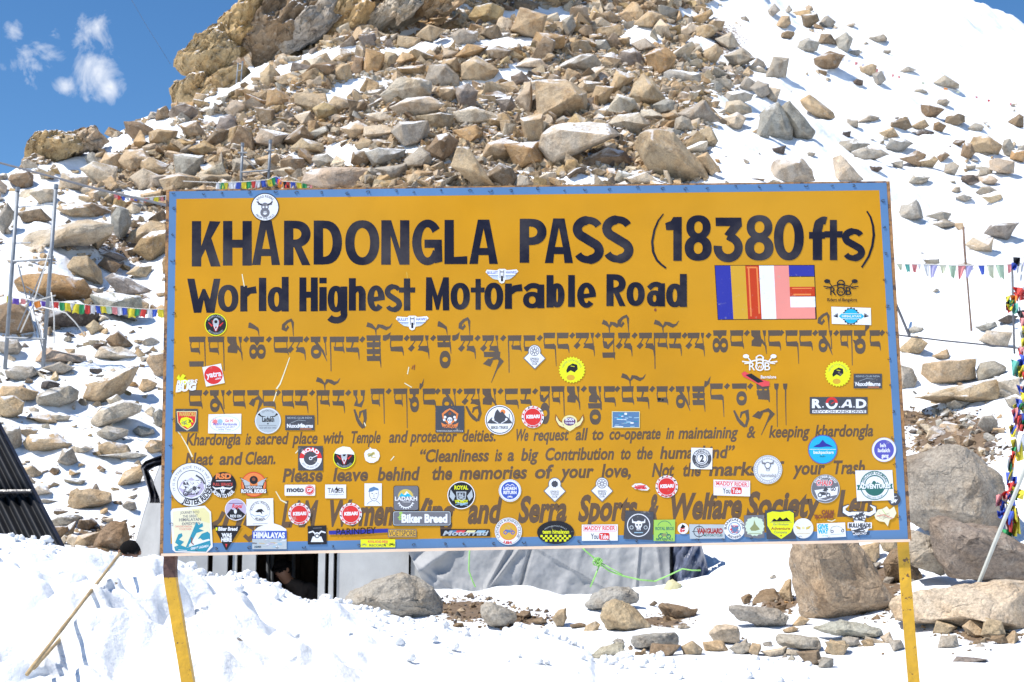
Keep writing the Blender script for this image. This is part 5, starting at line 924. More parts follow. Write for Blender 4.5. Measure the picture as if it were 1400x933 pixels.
            e = a+(.72*w if k == 'l' else .86*w); bar(a+.04*w, e); dia(a+.10*w, 2.35, .68); hair([(a+.30*w, Y(1)), (a+.12*w, Y(1.9))], 1.3, 1.2)
            p.poly([(a+.44*w, Y(1.85)), (a+.58*w, Y(1.95)), (b-1.6, Y(1.9)), (b+.3, Y(2.5)), (b+.3, Y(3.2)), (a+.66*w, Y(2.8)), (a+.42*w, Y(2.75)), (a+.5*w, Y(2.3))], col); hair([(a+.66*w, Y(1)), (a+.5*w, Y(1.95))], 1.4, 1.1); tail(b-.1, 2.4, 4.3, 2.4)
            if k == 'l': p.poly([(a+.80*w, Y(0)), (b, Y(0)), (b-.03*w, Y(.9)), (a+.86*w, Y(1.0))], col); hair([(b-.08*w, Y(1)), (b-.02*w, Y(2.6))], 1., 1.)
        elif k == 'dz': # stacked bars
            n_ = o[0]; bar(a, b)
            for q in range(1, n_): bar(a+.4, b+.2, 1.25*q, .92); hair([(c+q % 2, Y(1.25*q-.3)), (c, Y(1.25*q+.1))], 3.2, 3.)
            hair([(b-1, Y(.9)), (b+.2, Y(1.25*n_-.6))], 1.5, 1.2); tail(b+.2, 1.25*n_-.9, 1.25*n_+.9, 2.4)
        elif k == 'ts': bar(a, b); block_ring(a+.06*w, b+.02*w, 1.45, 4.3); p.poly([(a-.12*w, Y(1.7)), (a+.12*w, Y(1.8)), (a+.5*w, Y(2.6)), (a+.1*w, Y(2.7))], col); p.poly([(c-.2*w, Y(.9)), (c+.2*w, Y(.9)), (c+.08*w, Y(1.6)), (c-.08*w, Y(1.6))], col)
        elif k == 'fl': p.poly([(a, Y(.0)), (a+.5*w, Y(-.1)), (b, Y(-.6)), (a+.8*w, Y(.6)), (a+.3*w, Y(1.0)), (a, Y(.9))], col)       # flame
        elif k == 'flu': p.poly([(a, Y(-.1)), (a+.1*w, Y(-1.0)), (a+.5*w, Y(-.9)), (b, Y(-1.9)), (a+.8*w, Y(-.5)), (a+.2*w, Y(.2))], col)
        elif k == 'E': p.poly([(a+.06*w, Y(-2.5)), (a+.16*w, Y(-2.62)), (a+.45*w, Y(-2.3)), (b-.06*w, Y(-1.6)), (b-.03*w, Y(-.9)), (a+.6*w, Y(-1.35)), (a, Y(-1.65))], col); tail(b-.06*w, -1.4, -.1, 2.2)
        elif k == 'I':
            p.line([(a+.44*w, Y(-2.05)), (a+.52*w, Y(-1.75)), (a+.30*w, Y(-1.2)), (a+.10*w, Y(-1.45)), (a+.12*w, Y(-2.1)), (a+.45*w, Y(-2.75)), (a+.80*w, Y(-3.05)), (a+.93*w, Y(-2.6)), (b-.04*w, Y(-1.5)), (b, Y(-.1))], [1.2, 2.2, 3.4, 4.4, 4.2, 3.6, 3.6, 3.4, 1.6, .7], col)
        elif k == 'O':
            p.line([(a, Y(-2.0)), (a+.17*w, Y(-1.75)), (a+.34*w, Y(-1.1)), (a+.36*w, Y(0))], [6.4, 5.6, 2.2, .8], col); p.line([(a+.34*w, Y(-.9)), (a+.46*w, Y(-1.75)), (a+.60*w, Y(-1.6)), (a+.76*w, Y(-1.25)), (a+.9*w, Y(-1.5)), (b, Y(-2.2))], [1.2, 4.6, 5.2, 4.6, 2.2, .5], col)
        elif k == 'wb': bar(a, b, o[0], .95); tail(b-1, o[0]+.2, o[0]+1.3)
        elif k == 'hk': # hooked subscript from y=o0 to o1
            t0, t1 = o; p.line([(a, Y(t0)), (a+.3*w, Y(t0+.55*(t1-t0))), (a+.55*w, Y(t0+.8*(t1-t0))), (a+.8*w, Y(t1))], [2.6, 4.2, 5, 3.2], col); p.line([(a+.45*w, Y(t0+.45*(t1-t0))), (a+.55*w, Y(t0+.15*(t1-t0))), (b-.08*w, Y(t0+.05*(t1-t0))), (b, Y(t0+.5*(t1-t0))), (a+.84*w, Y(t1))], [1.6, 3.2, 3.4, 4, 3.2], col)
        elif k == 'rg': block_ring(a, b, *o)
        elif k == 'ht': # trailing hook of the 'ha' sign with long hair line
            t0, t1 = o; p.poly([(a, Y(t0+1.3)), (a+.3*w, Y(t0+.3)), (a+.55*w, Y(t0+.7)), (a+.4*w, Y(t0+1.8))], col); p.line([(a+.35*w, Y(t0+.6)), (a+.8*w, Y(t0+.1)), (b, Y(t0+.8)), (a+.75*w, Y(t0+2.3)), (a+.45*w, Y(t1))], [2, 4.8, 4.6, 2, .6], col)
        elif k == 'pd': # heart of 'pha'
            hair([(a+1, Y(1)), (a+1.4, Y(1.5))], 1.2, 1.2); p.poly([(a, Y(1.5)), (a+.35*w, Y(1.6)), (a+.45*w, Y(2.2)), (b-.04*w, Y(1.2)), (b-.08*w, Y(1.9)), (a+.5*w, Y(3.0)), (a+.1*w, Y(2.7))], col); hair([(b-.6, Y(1)), (b-.2, Y(4))], 1.2, 1.2)
        elif k == 'yu': bar(a, a+.32*w); bar(a+.62*w, a+.95*w); p.line([(a+.16*w, Y(.9)), (a+.3*w, Y(1.7)), (a+.2*w, Y(2.6)), (a+.6*w, Y(2.8)), (a+.85*w, Y(1.8)), (a+.86*w, Y(.9))], [2.2, 1.8, 4.5, 4.2, 1.8, 2.4], col)
        elif k == 'sh': p.poly([(a, Y(0)), (b, Y(0)), (b-.1*w, Y(.9)), (a+.55*w, Y(1.3)), (a+.1*w, Y(.9))], col); hair([(a+.6*w, Y(1)), (a+.62*w, Y(4)), (a+.72*w, Y(o[0]))], 1.9, .9)
    p.done('syllable', lab)
def row(fx, fy, by, items):
    cur = []
    for it in items:
        if isinstance(it, int): cur.append(('.', it-22, it+22)); TB(fx, fy, 5.332, by, cur); cur = []
        else: cur.append(it)
    if cur: TB(fx, fy, 5.332, by, cur)
row(250, 425, 190, [('g',47,163,5.4),('wb',47,150,4.5),('g',183,300,6.2),('s',323,430),462,('th',490,590),('E',476,556),627,('p',663,765),('a',772,890),('I',725,806),900,('m',933,1050),('dl',1072,1175),('r',1190,1280),1308])
row(490, 420, 207, [('dz',60,160,4),('O',62,248),('fl',178,236),('ng',230,322),352,('l',372,512),545,('dz',575,670,2),('rg',592,672,2.8,6.),('E',576,648),('fl',684,738),('a',740,850),('I',735,812),868,('l',900,1020),('wb',915,1032,3.),('ht',908,1042,3.9,8.6),1055,('dl',1090,1186,6.8),('ng',1205,1287),1322])
row(730, 420, 188, [('d',70,152),('ng',168,250),278,('l',300,438),465,('pd',500,584),('wb',498,585,0),('wb',500,590,3.6),('O',500,640),('I',612,690),('a',610,712),733,('a',762,874),('dl',874,972,6.6),('O',878,1056),('r',986,1070),1098,('l',1116,1240),1272])
row(970, 420, 170, [('th',28,122),('p',152,245),272,('s',303,412),('ng',428,513),523,('d',555,640),('ng',655,744),770,('m',795,895),('I',793,872),924,('g',950,1040,6.4),('ts',1053,1136),('flu',1132,1172),('ng',1168,1240),1257])
row(250, 425, 580, [('p',45,138),167,('m',198,305),335,('p',365,452),('wb',470,553,0),('ht',480,572,1.2,5.8),('ng',582,670),692,('p',722,805),('r',818,907),942,('dl',975,1068,6.3),('O',975,1146),('r',1092,1174),1205,('yu',1243,1330),('hk',1250,1330,3.5,6.9)])
row(490, 420, 595, [('g',90,188,6.4),220,('g',256,355,7.2),('ts',373,440),('flu',444,478),('ng',470,558),577,('m',610,712),738,('l',765,885),('hk',785,888,3.2,5.9),('s',903,1004),1035,('ng',1068,1160),('r',1182,1256),1288])
row(730, 420, 578, [('pd',40,112),('wb',45,115,0),('rg',45,114,3.0,6.9),('g',128,220,5.3),('s',240,332),363,('s',398,490),('wb',396,490,3.1),('rg',406,488,4.2,7.0),('ng',510,588),607,('p',640,724),('O',640,814),('r',750,833),862,('p',895,973),1004,('m',1035,1137),('dz',1155,1242,3),('flu',1240,1288)])
row(970, 420, 558, [('d',5,95),127,('rg',196,272,1.4,4.),('wb',165,270,0),('hk',178,280,4.9,7.9),297,('dz',343,433,2),('p',350,430),('ht',310,458,4.7,9.4)])
TB(970, 420, 5.332, 558, [('sh',470,505,7.9)]); TB(970, 420, 5.332, 558, [('sh',535,568,7.6)])
# the big slanting 'ung' half hidden by stickers
p = Pad(.0003)
p.line([(262,700),(272,697),(281,703)], [3, 7, 6], 'hand'); p.line([(286,700),(284,714),(290,720),(300,712),(306,700)], [6,6.5,6,5,6], 'hand'); p.line([(306,722),(312,704),(322,699),(330,706),(324,722)], [6,6.5,5,6,6.5], 'hand'); p.line([(352,704),(340,706),(336,716),(346,722),(354,712),(352,730),(340,738),(334,732)], [5,6,6,6,6,7,7,5], 'hand')
p.done('word', 'slanting word half hidden behind stickers at the lower left')
# scratches through the paint
SCR = [((396,489),(389,509),(383,525),(378,532)),((378,536),(374,549)),((246,593),(256,610),(263,625)),((248,596),(243,590)),((331,375),(334,392)),((559,502),(557,512)),((556,372),(559,395)),((553,524),(563,530)),((404,620),(411,612)),((377,672),(384,684),(392,688)),((534,630),(539,624)),((500,583),(498,578))]
for q in SCR:
    p = Pad(.0006); p.line(q, np.linspace(1.1, 2.2, len(q)) if len(q) > 2 else 1.3, 'cream' if q[0][0] != 556 else 'ochre'); p.done('scratch')
p = Pad(.0006); p.disc(901, 546, 2.6, 'ink', 2.1); p.disc(906, 547, 1.5, 'ink'); p.done('paint_chip', 'black hole shaped chip in the second Tibetan row')
p = Pad(.0006); p.disc(896, 424, 1.7, 'brown', 2.2); p.done('paint_chip')
p = Pad(.0006); p.line([(563,505),(565,500)], 1.4, 'brown'); p.line([(566,506),(567,499)], 1.4, 'brown'); p.done('paint_chip')
# ================================================================ painted five-colour flag and the stickers
def q4(a, b, c, d, col, p): p.poly([a, b, c, d], col)
p = Pad(.0004)
FL = lambda u, v: (977.6+u*135+ v*(4.4+u*(-1.5)), 363.6-u*.4+v*(73.2-u*.4))
def fr(u0, u1, v0, v1, c): p.poly([FL(u0, v0), FL(u1, v0), FL(u1, v1), FL(u0, v1)], c)
fr(-.006, 1.008, -.01, 1.012, 'ink'); fr(0, .155, 0, 1, 'royal'); fr(.155, .305, 0, 1, 'yel'); fr(.305, .31, 0, 1, 'ink'); fr(.305, .45, 0, 1, 'flagred'); fr(.33, .345, .05, .95, 'orange'); fr(.415, .43, .03, .9, 'orange'); fr(.32, .42, .02, .05, 'orange')
fr(.445, .60, 0, 1, 'white'); fr(.595, .745, 0, 1, 'salmon'); fr(.745, .995, .785, 1, 'salmon'); fr(.745, 1, 0, .20, 'royal'); fr(.745, 1, .215, .40, 'yel'); fr(.745, 1, .40, .58, 'flagred'); fr(.77, .97, .42, .44, 'orange'); fr(.78, .96, .53, .56, 'orange'); fr(.745, 1, .585, .785, 'white')
p.done('painted_flag', 'painted flag of blue, yellow, red, white and pink stripes')
ZS = [.0013]
def sticker(label):
    def deco(f):
        p = Pad(ZS[0]); f(p); ZS[0] += .000022; 
        p.done('sticker', label)
        return f
    return deco
def squiggle(p, x0, y0, x1, y1, col, n=5, w=.8, seed=0):
    r = np.random.default_rng(seed)
    for _ in range(n):
        k = 4; a = r.uniform(x0, x1, k); b = np.sort(r.uniform(y0, y1, k)) if r.uniform() < .5 else r.uniform(y0, y1, k); p.line(np.c_[a, b], w, col)
def skull(p, cx, cy, r, col, eye, horns=True):
    p.disc(cx, cy-.1*r, .52*r, col, .56*r); p.rect(cx-.28*r, cy+.2*r, cx+.28*r, cy+.75*r, col); p.disc(cx-.22*r, cy-.05*r, .14*r, eye); p.disc(cx+.22*r, cy-.05*r, .14*r, eye); p.poly([(cx, cy+.12*r), (cx+.09*r, cy+.32*r), (cx-.09*r, cy+.32*r)], eye)
    for k in (-.14, 0, .14): p.line([(cx+k*r, cy+.48*r), (cx+k*r, cy+.75*r)], .05*r+.2, eye)
    if horns:
        for s in (-1, 1): p.line([(cx+s*.4*r, cy-.4*r), (cx+s*.85*r, cy-.45*r), (cx+s*.95*r, cy-.95*r)], [.28*r, .22*r, .04*r], col)
def wings(p, cx, cy, w, h, col, n=4):
    for s in (-1, 1):
        for k in range(n): p.line([(cx+s*w*.16, cy+h*(.0+k*.10)), (cx+s*w*.32, cy-h*.18+h*k*.14), (cx+s*w*(.5-k*.06), cy-h*.38+h*k*.18)], [h*.16, h*.14, h*.03], col)
def bike(p, cx, cy, r, col, acc=None):
    acc = acc or col
    p.ring(cx-.62*r, cy+.28*r, .2*r, .36*r, col, n=16); p.ring(cx+.62*r, cy+.28*r, .2*r, .36*r, col, n=16); p.poly([(cx-.5*r, cy-.05*r), (cx-.1*r, cy-.2*r), (cx+.35*r, cy-.1*r), (cx+.2*r, cy+.3*r), (cx-.3*r, cy+.3*r)], acc); p.line([(cx+.62*r, cy+.28*r), (cx+.38*r, cy-.25*r), (cx+.2*r, cy-.4*r)], .1*r, col); p.line([(cx-.7*r, cy-.15*r), (cx-.2*r, cy-.12*r)], .12*r, col)
def mountains(p, x0, x1, yb, h, col, cap=None):
    w = x1-x0; p.poly([(x0, yb), (x0+.2*w, yb-.55*h), (x0+.3*w, yb-.42*h), (x0+.48*w, yb-h), (x0+.6*w, yb-.55*h), (x0+.7*w, yb-.72*h), (x1, yb)], col)
    if cap: p.poly([(x0+.4*w, yb-.78*h), (x0+.48*w, yb-h), (x0+.56*w, yb-.7*h), (x0+.49*w, yb-.8*h)], cap); p.poly([(x0+.66*w, yb-.64*h), (x0+.7*w, yb-.72*h), (x0+.78*w, yb-.52*h)], cap)
def front_bike(p, cx, cy, r, col):
    p.line([(cx-r, cy-.35*r), (cx-.5*r, cy-.5*r), (cx-.2*r, cy-.2*r), (cx+.2*r, cy-.2*r), (cx+.5*r, cy-.5*r), (cx+r, cy-.35*r)], .16*r, col); p.disc(cx, cy-.1*r, .3*r, col); p.poly([(cx-.5*r, cy+.1*r), (cx+.5*r, cy+.1*r), (cx+.75*r, cy+.75*r), (cx-.75*r, cy+.75*r)], col)
@sticker('white round sticker with a horned skull under the top border')
def _(p):
    p.disc(362.4, 283.6, 19.3, 'black'); p.disc(362.4, 283.6, 18.2, 'white'); skull(p, 362.4, 284, 10, 'grey', 'white'); p.ring(362.4, 291, 3, 6.5, 'grey', n=14); p.line([(351, 276), (358, 281)], 1.4, 'black'); p.line([(373, 276), (366, 281)], 1.4, 'black'); p.arc_text('ROAD RIDERS', 362.4, 283.6, 13.4, 0, 96, 3, 'black'); p.arc_text('FROM THE HILLS', 362.4, 283.6, 17, 180, 100, 3, 'black', True)
def black_disc(cx, cy, cut):
    def f(p):
        p.disc(cx, cy, 15.4, 'acid'); p.disc(cx, cy, 14.2, 'black'); p.poly([(cx-6, cy-6), (cx+6, cy-6), (cx+2, cy+9), (cx-2, cy+9)], 'dred'); p.disc(cx, cy-3, 4.2, 'silver', 6); p.disc(cx, cy-4, 2.2, 'black'); p.line([(cx-3, cy+1), (cx, cy+8), (cx+3, cy+1)], 1.1, 'white')
        for s in (-1, 1): p.line([(cx+s*5, cy+2), (cx+s*10, cy-3)], [2.4, 1], 'red')
        p.arc_text('RIDERS UNITED', cx, cy, 10.6, 0, 120, 2.6, 'silver'); p.arc_text('BROTHERHOOD', cx, cy, 13.4, 180, 105, 2.6, 'silver', True)
        if cut: p.poly([(cx-13.5, cy-6), (cx-10, cy-12), (cx-2, cy-15.4), (cx+8, cy-14), (cx+13.5, cy-7), (cx+13.8, cy-4), (cx+4, cy-5), (cx-6, cy-4)], 'white')
    return f
sticker('black round sticker with yellow rim left of the first Tibetan row')(black_disc(295.2, 444.2, False))
def bullet(cx, cy, r=0):
    def f(p):
        o_ = [(-22.5,-5),(-20.5,-8.4),(-7,-7.4),(-4,-9.4),(4,-9.4),(7,-7.6),(20,-8.8),(22.5,-6),(14,2.6),(10.5,4.6),(4.5,5.4),(3,9.4),(-.5,10.6),(-3.5,8.8),(-5,5.4),(-11,4.6),(-15,2)]
        p.poly([(cx+a, cy+b) for a, b in o_], 'white'); p.text('BULLET', cx-20, cx-5.5, cy-2.6, 3.4, 'blue', bold=.02); p.text('HAWKS', cx+5.5, cx+20, cy-3, 3.4, 'blue', bold=.02)
        for s in (-1, 1):
            p.line([(cx+s*18, cy-.2), (cx+s*5, cy-.2)], .9, 'steel'); p.line([(cx+s*15, cy+1.6), (cx+s*5, cy+1.6)], .8, 'steel'); p.line([(cx+s*12, cy+3.4), (cx+s*5, cy+3.4)], .7, 'paleblue'); p.line([(cx+s*2.6, cy-8), (cx+s*2.6, cy+3)], .9, 'grey')
        p.rect(cx-2.4, cy-6, cx+2.4, cy-4.6, 'grey'); p.rect(cx-1.3, cy, cx+1.5, cy+7.6, 'black')
    return f
sticker('winged white sticker above the word Motorable')(bullet(686.2, 377.4)); sticker('winged white sticker just above the first Tibetan row')(bullet(563.6, 441.4))
def handlebar(p, cx, cy, col, w=1.1):
    for s in (-1, 1):
        p.disc(cx+s*18.8, cy-9.6, 4.2, col, 2.8, 14); p.line([(cx+s*16, cy-7.6), (cx+s*12, cy-2.6)], w, col); p.line([(cx+s*24, cy-2.6), (cx+s*15, cy-1.4), (cx+s*8, cy-3.6), (cx, cy-5)], w*1.2, col); p.line([(cx+s*21, cy+.4), (cx+s*14, cy-.4)], w, col)
        p.line([(cx+s*4.6, cy-9), (cx+s*4.2, cy+2)], w*1.4, col)
    p.ring(cx, cy-6, 4, 5.6, col, 180, 360, 14); p.rect(cx-4, cy-6.4, cx+4, cy-5, col); p.text('R', cx-14.6, cx-6.4, cy+9.4, 10.6, col, bold=.01); p.text('B', cx+6.4, cx+14.2, cy+9.4, 10.6, col, bold=.01); p.ring(cx, cy+4.4, 4.4, 6.2, col, n=20); p.line([(cx-3.4, cy+2.6), (cx-1.6, cy+6.6), (cx, cy+3.4), (cx+1.6, cy+6.6), (cx+3.4, cy+2.6)], .9, col)
@sticker('cut-out black motorbike handlebar emblem reading R W B beside the painted flag')
def _(p): handlebar(p, 1149.6, 394.4, 'black'); p.text('Riders of Bangalore', 1131, 1171.6, 412.4, 4.4, 'black', bold=.01)
@sticker('white rectangular sticker with a blue cog badge')
def _(p):
    p.poly([(1136.4,419.6),(1190.4,421.4),(1191,444.8),(1137.2,443)], 'white'); p.star(1163.4, 432.6, 10.6, 12.4, 16, 'black'); p.disc(1163.4, 432.6, 10, 'cyan'); p.poly([(1146.6,432.6),(1151,428.6),(1177,428.8),(1181.6,432.8),(1177,436.8),(1151,436.6)], 'cyan'); p.line([(1151,429.2),(1177,429.4)], .7, 'white'); p.line([(1151,436.2),(1177,436.4)], .7, 'white'); p.text('HIMALAYAN', 1151, 1177, 434.2, 3, 'white', bold=.02)
    for s in (-1, 1): p.line([(1163.4+s*18, 432.6), (1163.4+s*24, 432.4)], [4, 1], 'black'); p.line([(1163.4+s*18, 429.6), (1163.4+s*22, 430.4)], [1.6, .5], 'black')
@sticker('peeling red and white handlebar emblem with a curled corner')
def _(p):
    p.poly([(1013.6,511),(1018,508),(1025,512),(1040,519),(1052,522),(1052,528),(1042,529),(1030,522),(1016,515)], 'coral'); p.poly([(1019,513),(1027,511),(1044,522),(1036,524)], 'black'); handlebar(p, 1038.6, 497, 'white', 1.5); p.text('Bangalore', 1040, 1061, 517.6, 4, 'white', bold=.02)  # black patch paints the shadow under the curled corner
def diamond(cx, cy, dark):
    def f(p):
        p.poly([(cx-15.6, cy+1.6), (cx-7, cy-7), (cx+7, cy-7), (cx+15.4, cy+2), (cx+1, cy+16.6), (cx-.6, cy+16.6)], 'grey'); p.disc(cx, cy-8, 8.8, 'grey'); p.poly([(cx-14, cy+1.6), (cx-6, cy-6.4), (cx+6, cy-6.4), (cx+14, cy+2), (cx+.2, cy+15.4)], 'white'); p.disc(cx, cy-8, 7.8, 'white')
        if dark: p.disc(cx, cy-8, 4, 'dgrey'); p.star(cx, cy-8, 4, 5.2, 10, 'dgrey')
        else:
            p.ring(cx, cy-8, 5.6, 6.6, 'grey')
            for k in range(8): a = k*math.pi/4; p.line([(cx+1.4*math.cos(a), cy-8+1.4*math.sin(a)), (cx+5*math.cos(a), cy-8+5*math.sin(a))], 1.3, 'grey')
        p.text('SPEED', cx-6, cx+6, cy+4, 2.8, 'grey', bold=.02); p.text('TORQUE', cx-5.4, cx+5.4, cy+7.4, 2.6, 'grey', bold=.02); p.text('CLUB', cx-3.6, cx+3.6, cy+10.6, 2.4, 'grey', bold=.02)
    return f
sticker('diamond shaped white sticker on the first Tibetan row')(diamond(730.8, 488.4, False)); sticker('diamond sticker with dark centre above Serra')(diamond(758.4, 670, True)); sticker('diamond sticker with wheel above Sports')(diamond(823, 669.6, False))
def seal(cx, cy, r):
    def f(p):
        p.star(cx, cy, r*.93, r*1.05, 26, 'acid'); p.disc(cx, cy, r*.9, 'acid'); p.poly([(cx-.45*r, cy+.05*r), (cx-.3*r, cy-.3*r), (cx+.05*r, cy-.5*r), (cx+.4*r, cy-.4*r), (cx+.45*r, cy-.05*r), (cx+.2*r, cy+.2*r), (cx-.1*r, cy+.05*r), (cx-.4*r, cy+.25*r)], 'black'); p.line([(cx-.1*r, cy-.3*r), (cx+.2*r, cy-.25*r)], .8, 'acid'); p.arc_text('NEVER STOP RIDING', cx, cy, r*.66, 0, 150, 2.6, 'olive'); p.disc(cx-.1*r, cy+.6*r, .32*r, 'ochre', .22*r)
    return f
sticker('yellow serrated seal above the second Tibetan row, centre')(seal(782, 506, 17.6)); sticker('yellow serrated seal near the right end of the rows')(seal(1145.4, 511.4, 17.2))
def nuxx(x0, y0, x1, y1):
    def f(p):
        w, h = x1-x0, y1-y0; p.rect(x0, y0, x1, y1, 'dgrey'); p.text('RIDING CLUB INDIA', x0+3, x1-3, y0+4.6, 2.4, 'silver'); p.line([(x0+.2*w, y0+.5*h), (x0+.45*w, y0+.32*h), (x0+.7*w, y0+.36*h)], .4, 'silver'); mountains(p, x0+.42*w, x0+.72*w, y0+.8*h, .3*h, 'white'); p.text('NuxxMourns', x0+2.4, x1-2, y0+.82*h, 5, 'white', bold=.04); p.line([(x0+.5*w, y1-1.8), (x1-4, y1-1.8)], .8, 'orange')
    return f
sticker('dark rectangular sticker with white writing under the right seal')(nuxx(1167, 511.4, 1205.6, 531.4)); sticker('dark rectangular sticker with white writing under the left Tibetan row')(nuxx(390, 568.2, 430, 588.6))
@sticker('wide dark sticker reading R.O.A.D')
def _(p):
    p.rect(1107, 543.2, 1186, 566.2, 'dgrey'); p.rect(1110.6, 561, 1184, 565, 'white'); p.text('REVV ON AND DRIVE', 1112, 1183, 564.4, 2.9, 'dgrey', bold=.02)
    p.text('R', 1110, 1123, 557.6, 11, 'white', bold=.05); p.disc(1125, 556.6, 1, 'white'); p.ring(1137, 551.4, 4.8, 8.2, 'red', 180, 360, 16); p.ring(1137, 551.4, 4.8, 8.2, 'white', 0, 180, 16); p.line([(1136, 552.5), (1142, 549)], 1.1, 'red'); p.disc(1147.6, 556.6, 1, 'white'); p.poly([(1149,557.6),(1157.6,546.6),(1162.6,546.6),(1165,557.6),(1160.6,557.6),(1160.4,555.4),(1155,555.4),(1153.6,557.6)], 'white'); p.rect(1157.4, 549.4, 1160.2, 553.6, 'dgrey'); p.disc(1167.4, 556.6, 1, 'white'); p.text('D', 1170, 1184.4, 557.6, 11, 'white', bold=.05)
@sticker('tilted white square with red disc reading yatra')
def _(p):
    q = _rot([(279, 499.6), (305, 499.6), (305, 526.6), (279, 526.6)], -11); p.poly(q, 'white'); p.disc(292, 513, 12.6, 'red'); p.text('yatra', 282, 302.6, 515.6, 7.4, 'white', bold=.03, rot=-8); p.text('.com', 294, 302, 519, 3, 'white', bold=.02, rot=-8)
@sticker('yellow splash with white letters at the left border')
def _(p):
    p.poly([(241.6,517),(245,512),(246,517),(250,511.6),(254,514),(251,518),(258,520),(262,524),(255,523),(254,528),(249,523),(246,527),(245,521)], 'acid'); p.text('RIDERS', 242, 269.6, 526.4, 5.4, 'white', bold=.04, yb1=524.6, shear=.2); p.text('BUG', 240.6, 268, 536, 8.4, 'white', bold=.07, yb1=532.8, shear=.1)
@sticker('dark square with red shield and yellow beast head reading WARRIORS')
def _(p):
    p.rect(240, 559.4, 270.6, 590.4, 'dgrey'); p.poly([(241.6,562.6),(269,562.4),(268,577),(264,584),(256,589),(248,584),(243,578)], 'pyel'); p.poly([(242.6,563.6),(268,563.4),(267,577),(263.4,583),(256,587.6),(248.6,583),(244,578)], 'red'); p.text('WARRIORS', 244.6, 267, 569.2, 5, 'gold', bold=.04); p.poly([(246,577),(248,572),(255,570.4),(262,573),(264.6,578),(260,577),(262,582),(257,586),(253,583),(249,583)], 'acid'); squiggle(p, 248, 573, 258, 582, 'olive', 5, .6, 3); p.line([(258,574),(261,576),(258,578)], 1.4, 'black')
@sticker('white card with faded oval print and blue writing')
def _(p):
    p.poly([(285.2,566.8),(330,566),(329.8,593.4),(284.6,592.8)], 'white'); p.ring(307.6, 579.8, 20, 20.8, 'paleblue', n=36, k=.53); p.star(294, 577, 2.6, 5.4, 9, 'pink'); p.disc(301, 576.4, 3.6, 'paleblue', 3); p.text('Go Hi', 308, 318.6, 577.4, 4.2, 'coral', bold=.02); p.text('Riding Kardongla', 292, 324, 581.8, 3.4, 'violet', bold=.02); p.text('Group for Leh 2017', 295, 321, 585.4, 2.8, 'violet'); p.text('India Tour', 299, 316, 588.6, 2.4, 'steel')
@sticker('pale grey round sticker with black crest')
def _(p):
    p.disc(366.4, 575.6, 18, 'silver'); p.ring(366.4, 575.6, 16.4, 17.2, 'white'); 
    for s in (-1, 1): p.line([(366.4+s*13, 566), (366.4+s*9, 569.6), (366.4+s*3, 570)], [3, 1.4, .6], 'black')
    p.text('Ladakh', 358.4, 375, 576.8, 6.6, 'black', bold=.04); p.disc(366.4, 579.6, 1, 'black'); p.line([(354,582),(378,582)], .5, 'grey'); p.text('RIDE SAFE RIDE HARD', 355, 378, 586.4, 2.4, 'grey'); p.arc_text('MOTORCYCLE', 366.4, 575.6, 12.8, 0, 70, 2.2, 'grey')
@sticker('dark square with orange crest and white skull')
def _(p):
    p.rect(595.4, 555.2, 634.6, 591.8, 'dgrey'); p.poly([(604,566),(609,561.6),(615,558.6),(621,561.6),(626.6,566),(625,574),(615,582),(605.6,574)], 'orange'); p.poly([(606.6,567),(615,560.6),(624,567),(622.6,573),(615,579),(607.6,573)], 'dgrey'); p.disc(615, 565.6, 2.2, 'brown'); skull(p, 615, 575, 6.6, 'white', 'dgrey', False)
    for s in (-1, 1): p.disc(615+s*6.4, 570.6, 1.8, 'white'); p.disc(615+s*7.6, 574.4, 1.8, 'white'); p.poly([(615+s*4, 582), (615+s*12, 578), (615+s*10, 584)], 'orange')
    p.text('TORQUE', 606, 624, 585, 4.4, 'orange', bold=.04); p.text('KHARDUNGLA RIDERS MOTOR CLUB', 597, 633, 590.4, 1.8, 'white')
@sticker('round white and black mountain sticker reading BIKE-TRIKE')
def _(p):
    p.disc(683.2, 574.4, 20.2, 'white'); p.ring(683.2, 574.4, 17.8, 19, 'dgrey'); p.disc(683.2, 574.4, 17.8, 'white'); p.disc(687.6, 563.6, 3.6, 'orange'); p.poly([(667,577),(672,571),(675,572),(677,564),(680,559.6),(684,564.6),(687,562.6),(692,569.6),(695,571),(699.6,577),(700.4,579),(690,580),(684,585),(682,585),(676,580),(666,579)], 'dgrey'); p.line([(696,566),(697,573)], .9, 'dgrey'); p.poly([(666.4,579.6),(700,579.6),(697,586),(669.4,586)], 'white')
    for s in (-1, 1): p.disc(683.2+s*9, 573.6, 1.7, 'white'); p.line([(683.2+s*2, 579), (683.2+s*9, 575)], 1, 'white')
    p.text('BIKE-TRIKE', 671.6, 694.6, 586.6, 3.6, 'dgrey', bold=.03)
def kesari(cx, cy, r=15.2):
    def f(p):
        p.disc(cx, cy, r, 'white'); p.ring(cx, cy, r*.82, r*.86, 'red')
        for k in range(14): a = k*math.pi/7+.2; p.line([(cx+r*.84*math.cos(a), cy+r*.84*math.sin(a)), (cx+r*.97*math.cos(a+.12), cy+r*.97*math.sin(a+.12))], 1.6, 'red' if k % 3 else 'dgrey')
        p.disc(cx, cy, r*.76, 'red'); p.text('KESARI', cx-r*.58, cx+r*.62, cy+2, r*.28, 'white', bold=.06, yb1=cy+1.2); p.arc_text('TRAVELS', cx, cy, r*.95, 180, 70, r*.14, 'red', True, .03)
    return f
for x, y, lab in ((728.4,570.4,'round red badge under the second Tibetan row'), (911.4,665.4,'round red badge above Welfare'), (409.4,703,'round red badge covering the word LAM'), (479.6,703,'round red badge covering the word Women')): sticker(lab)(kesari(x, y))
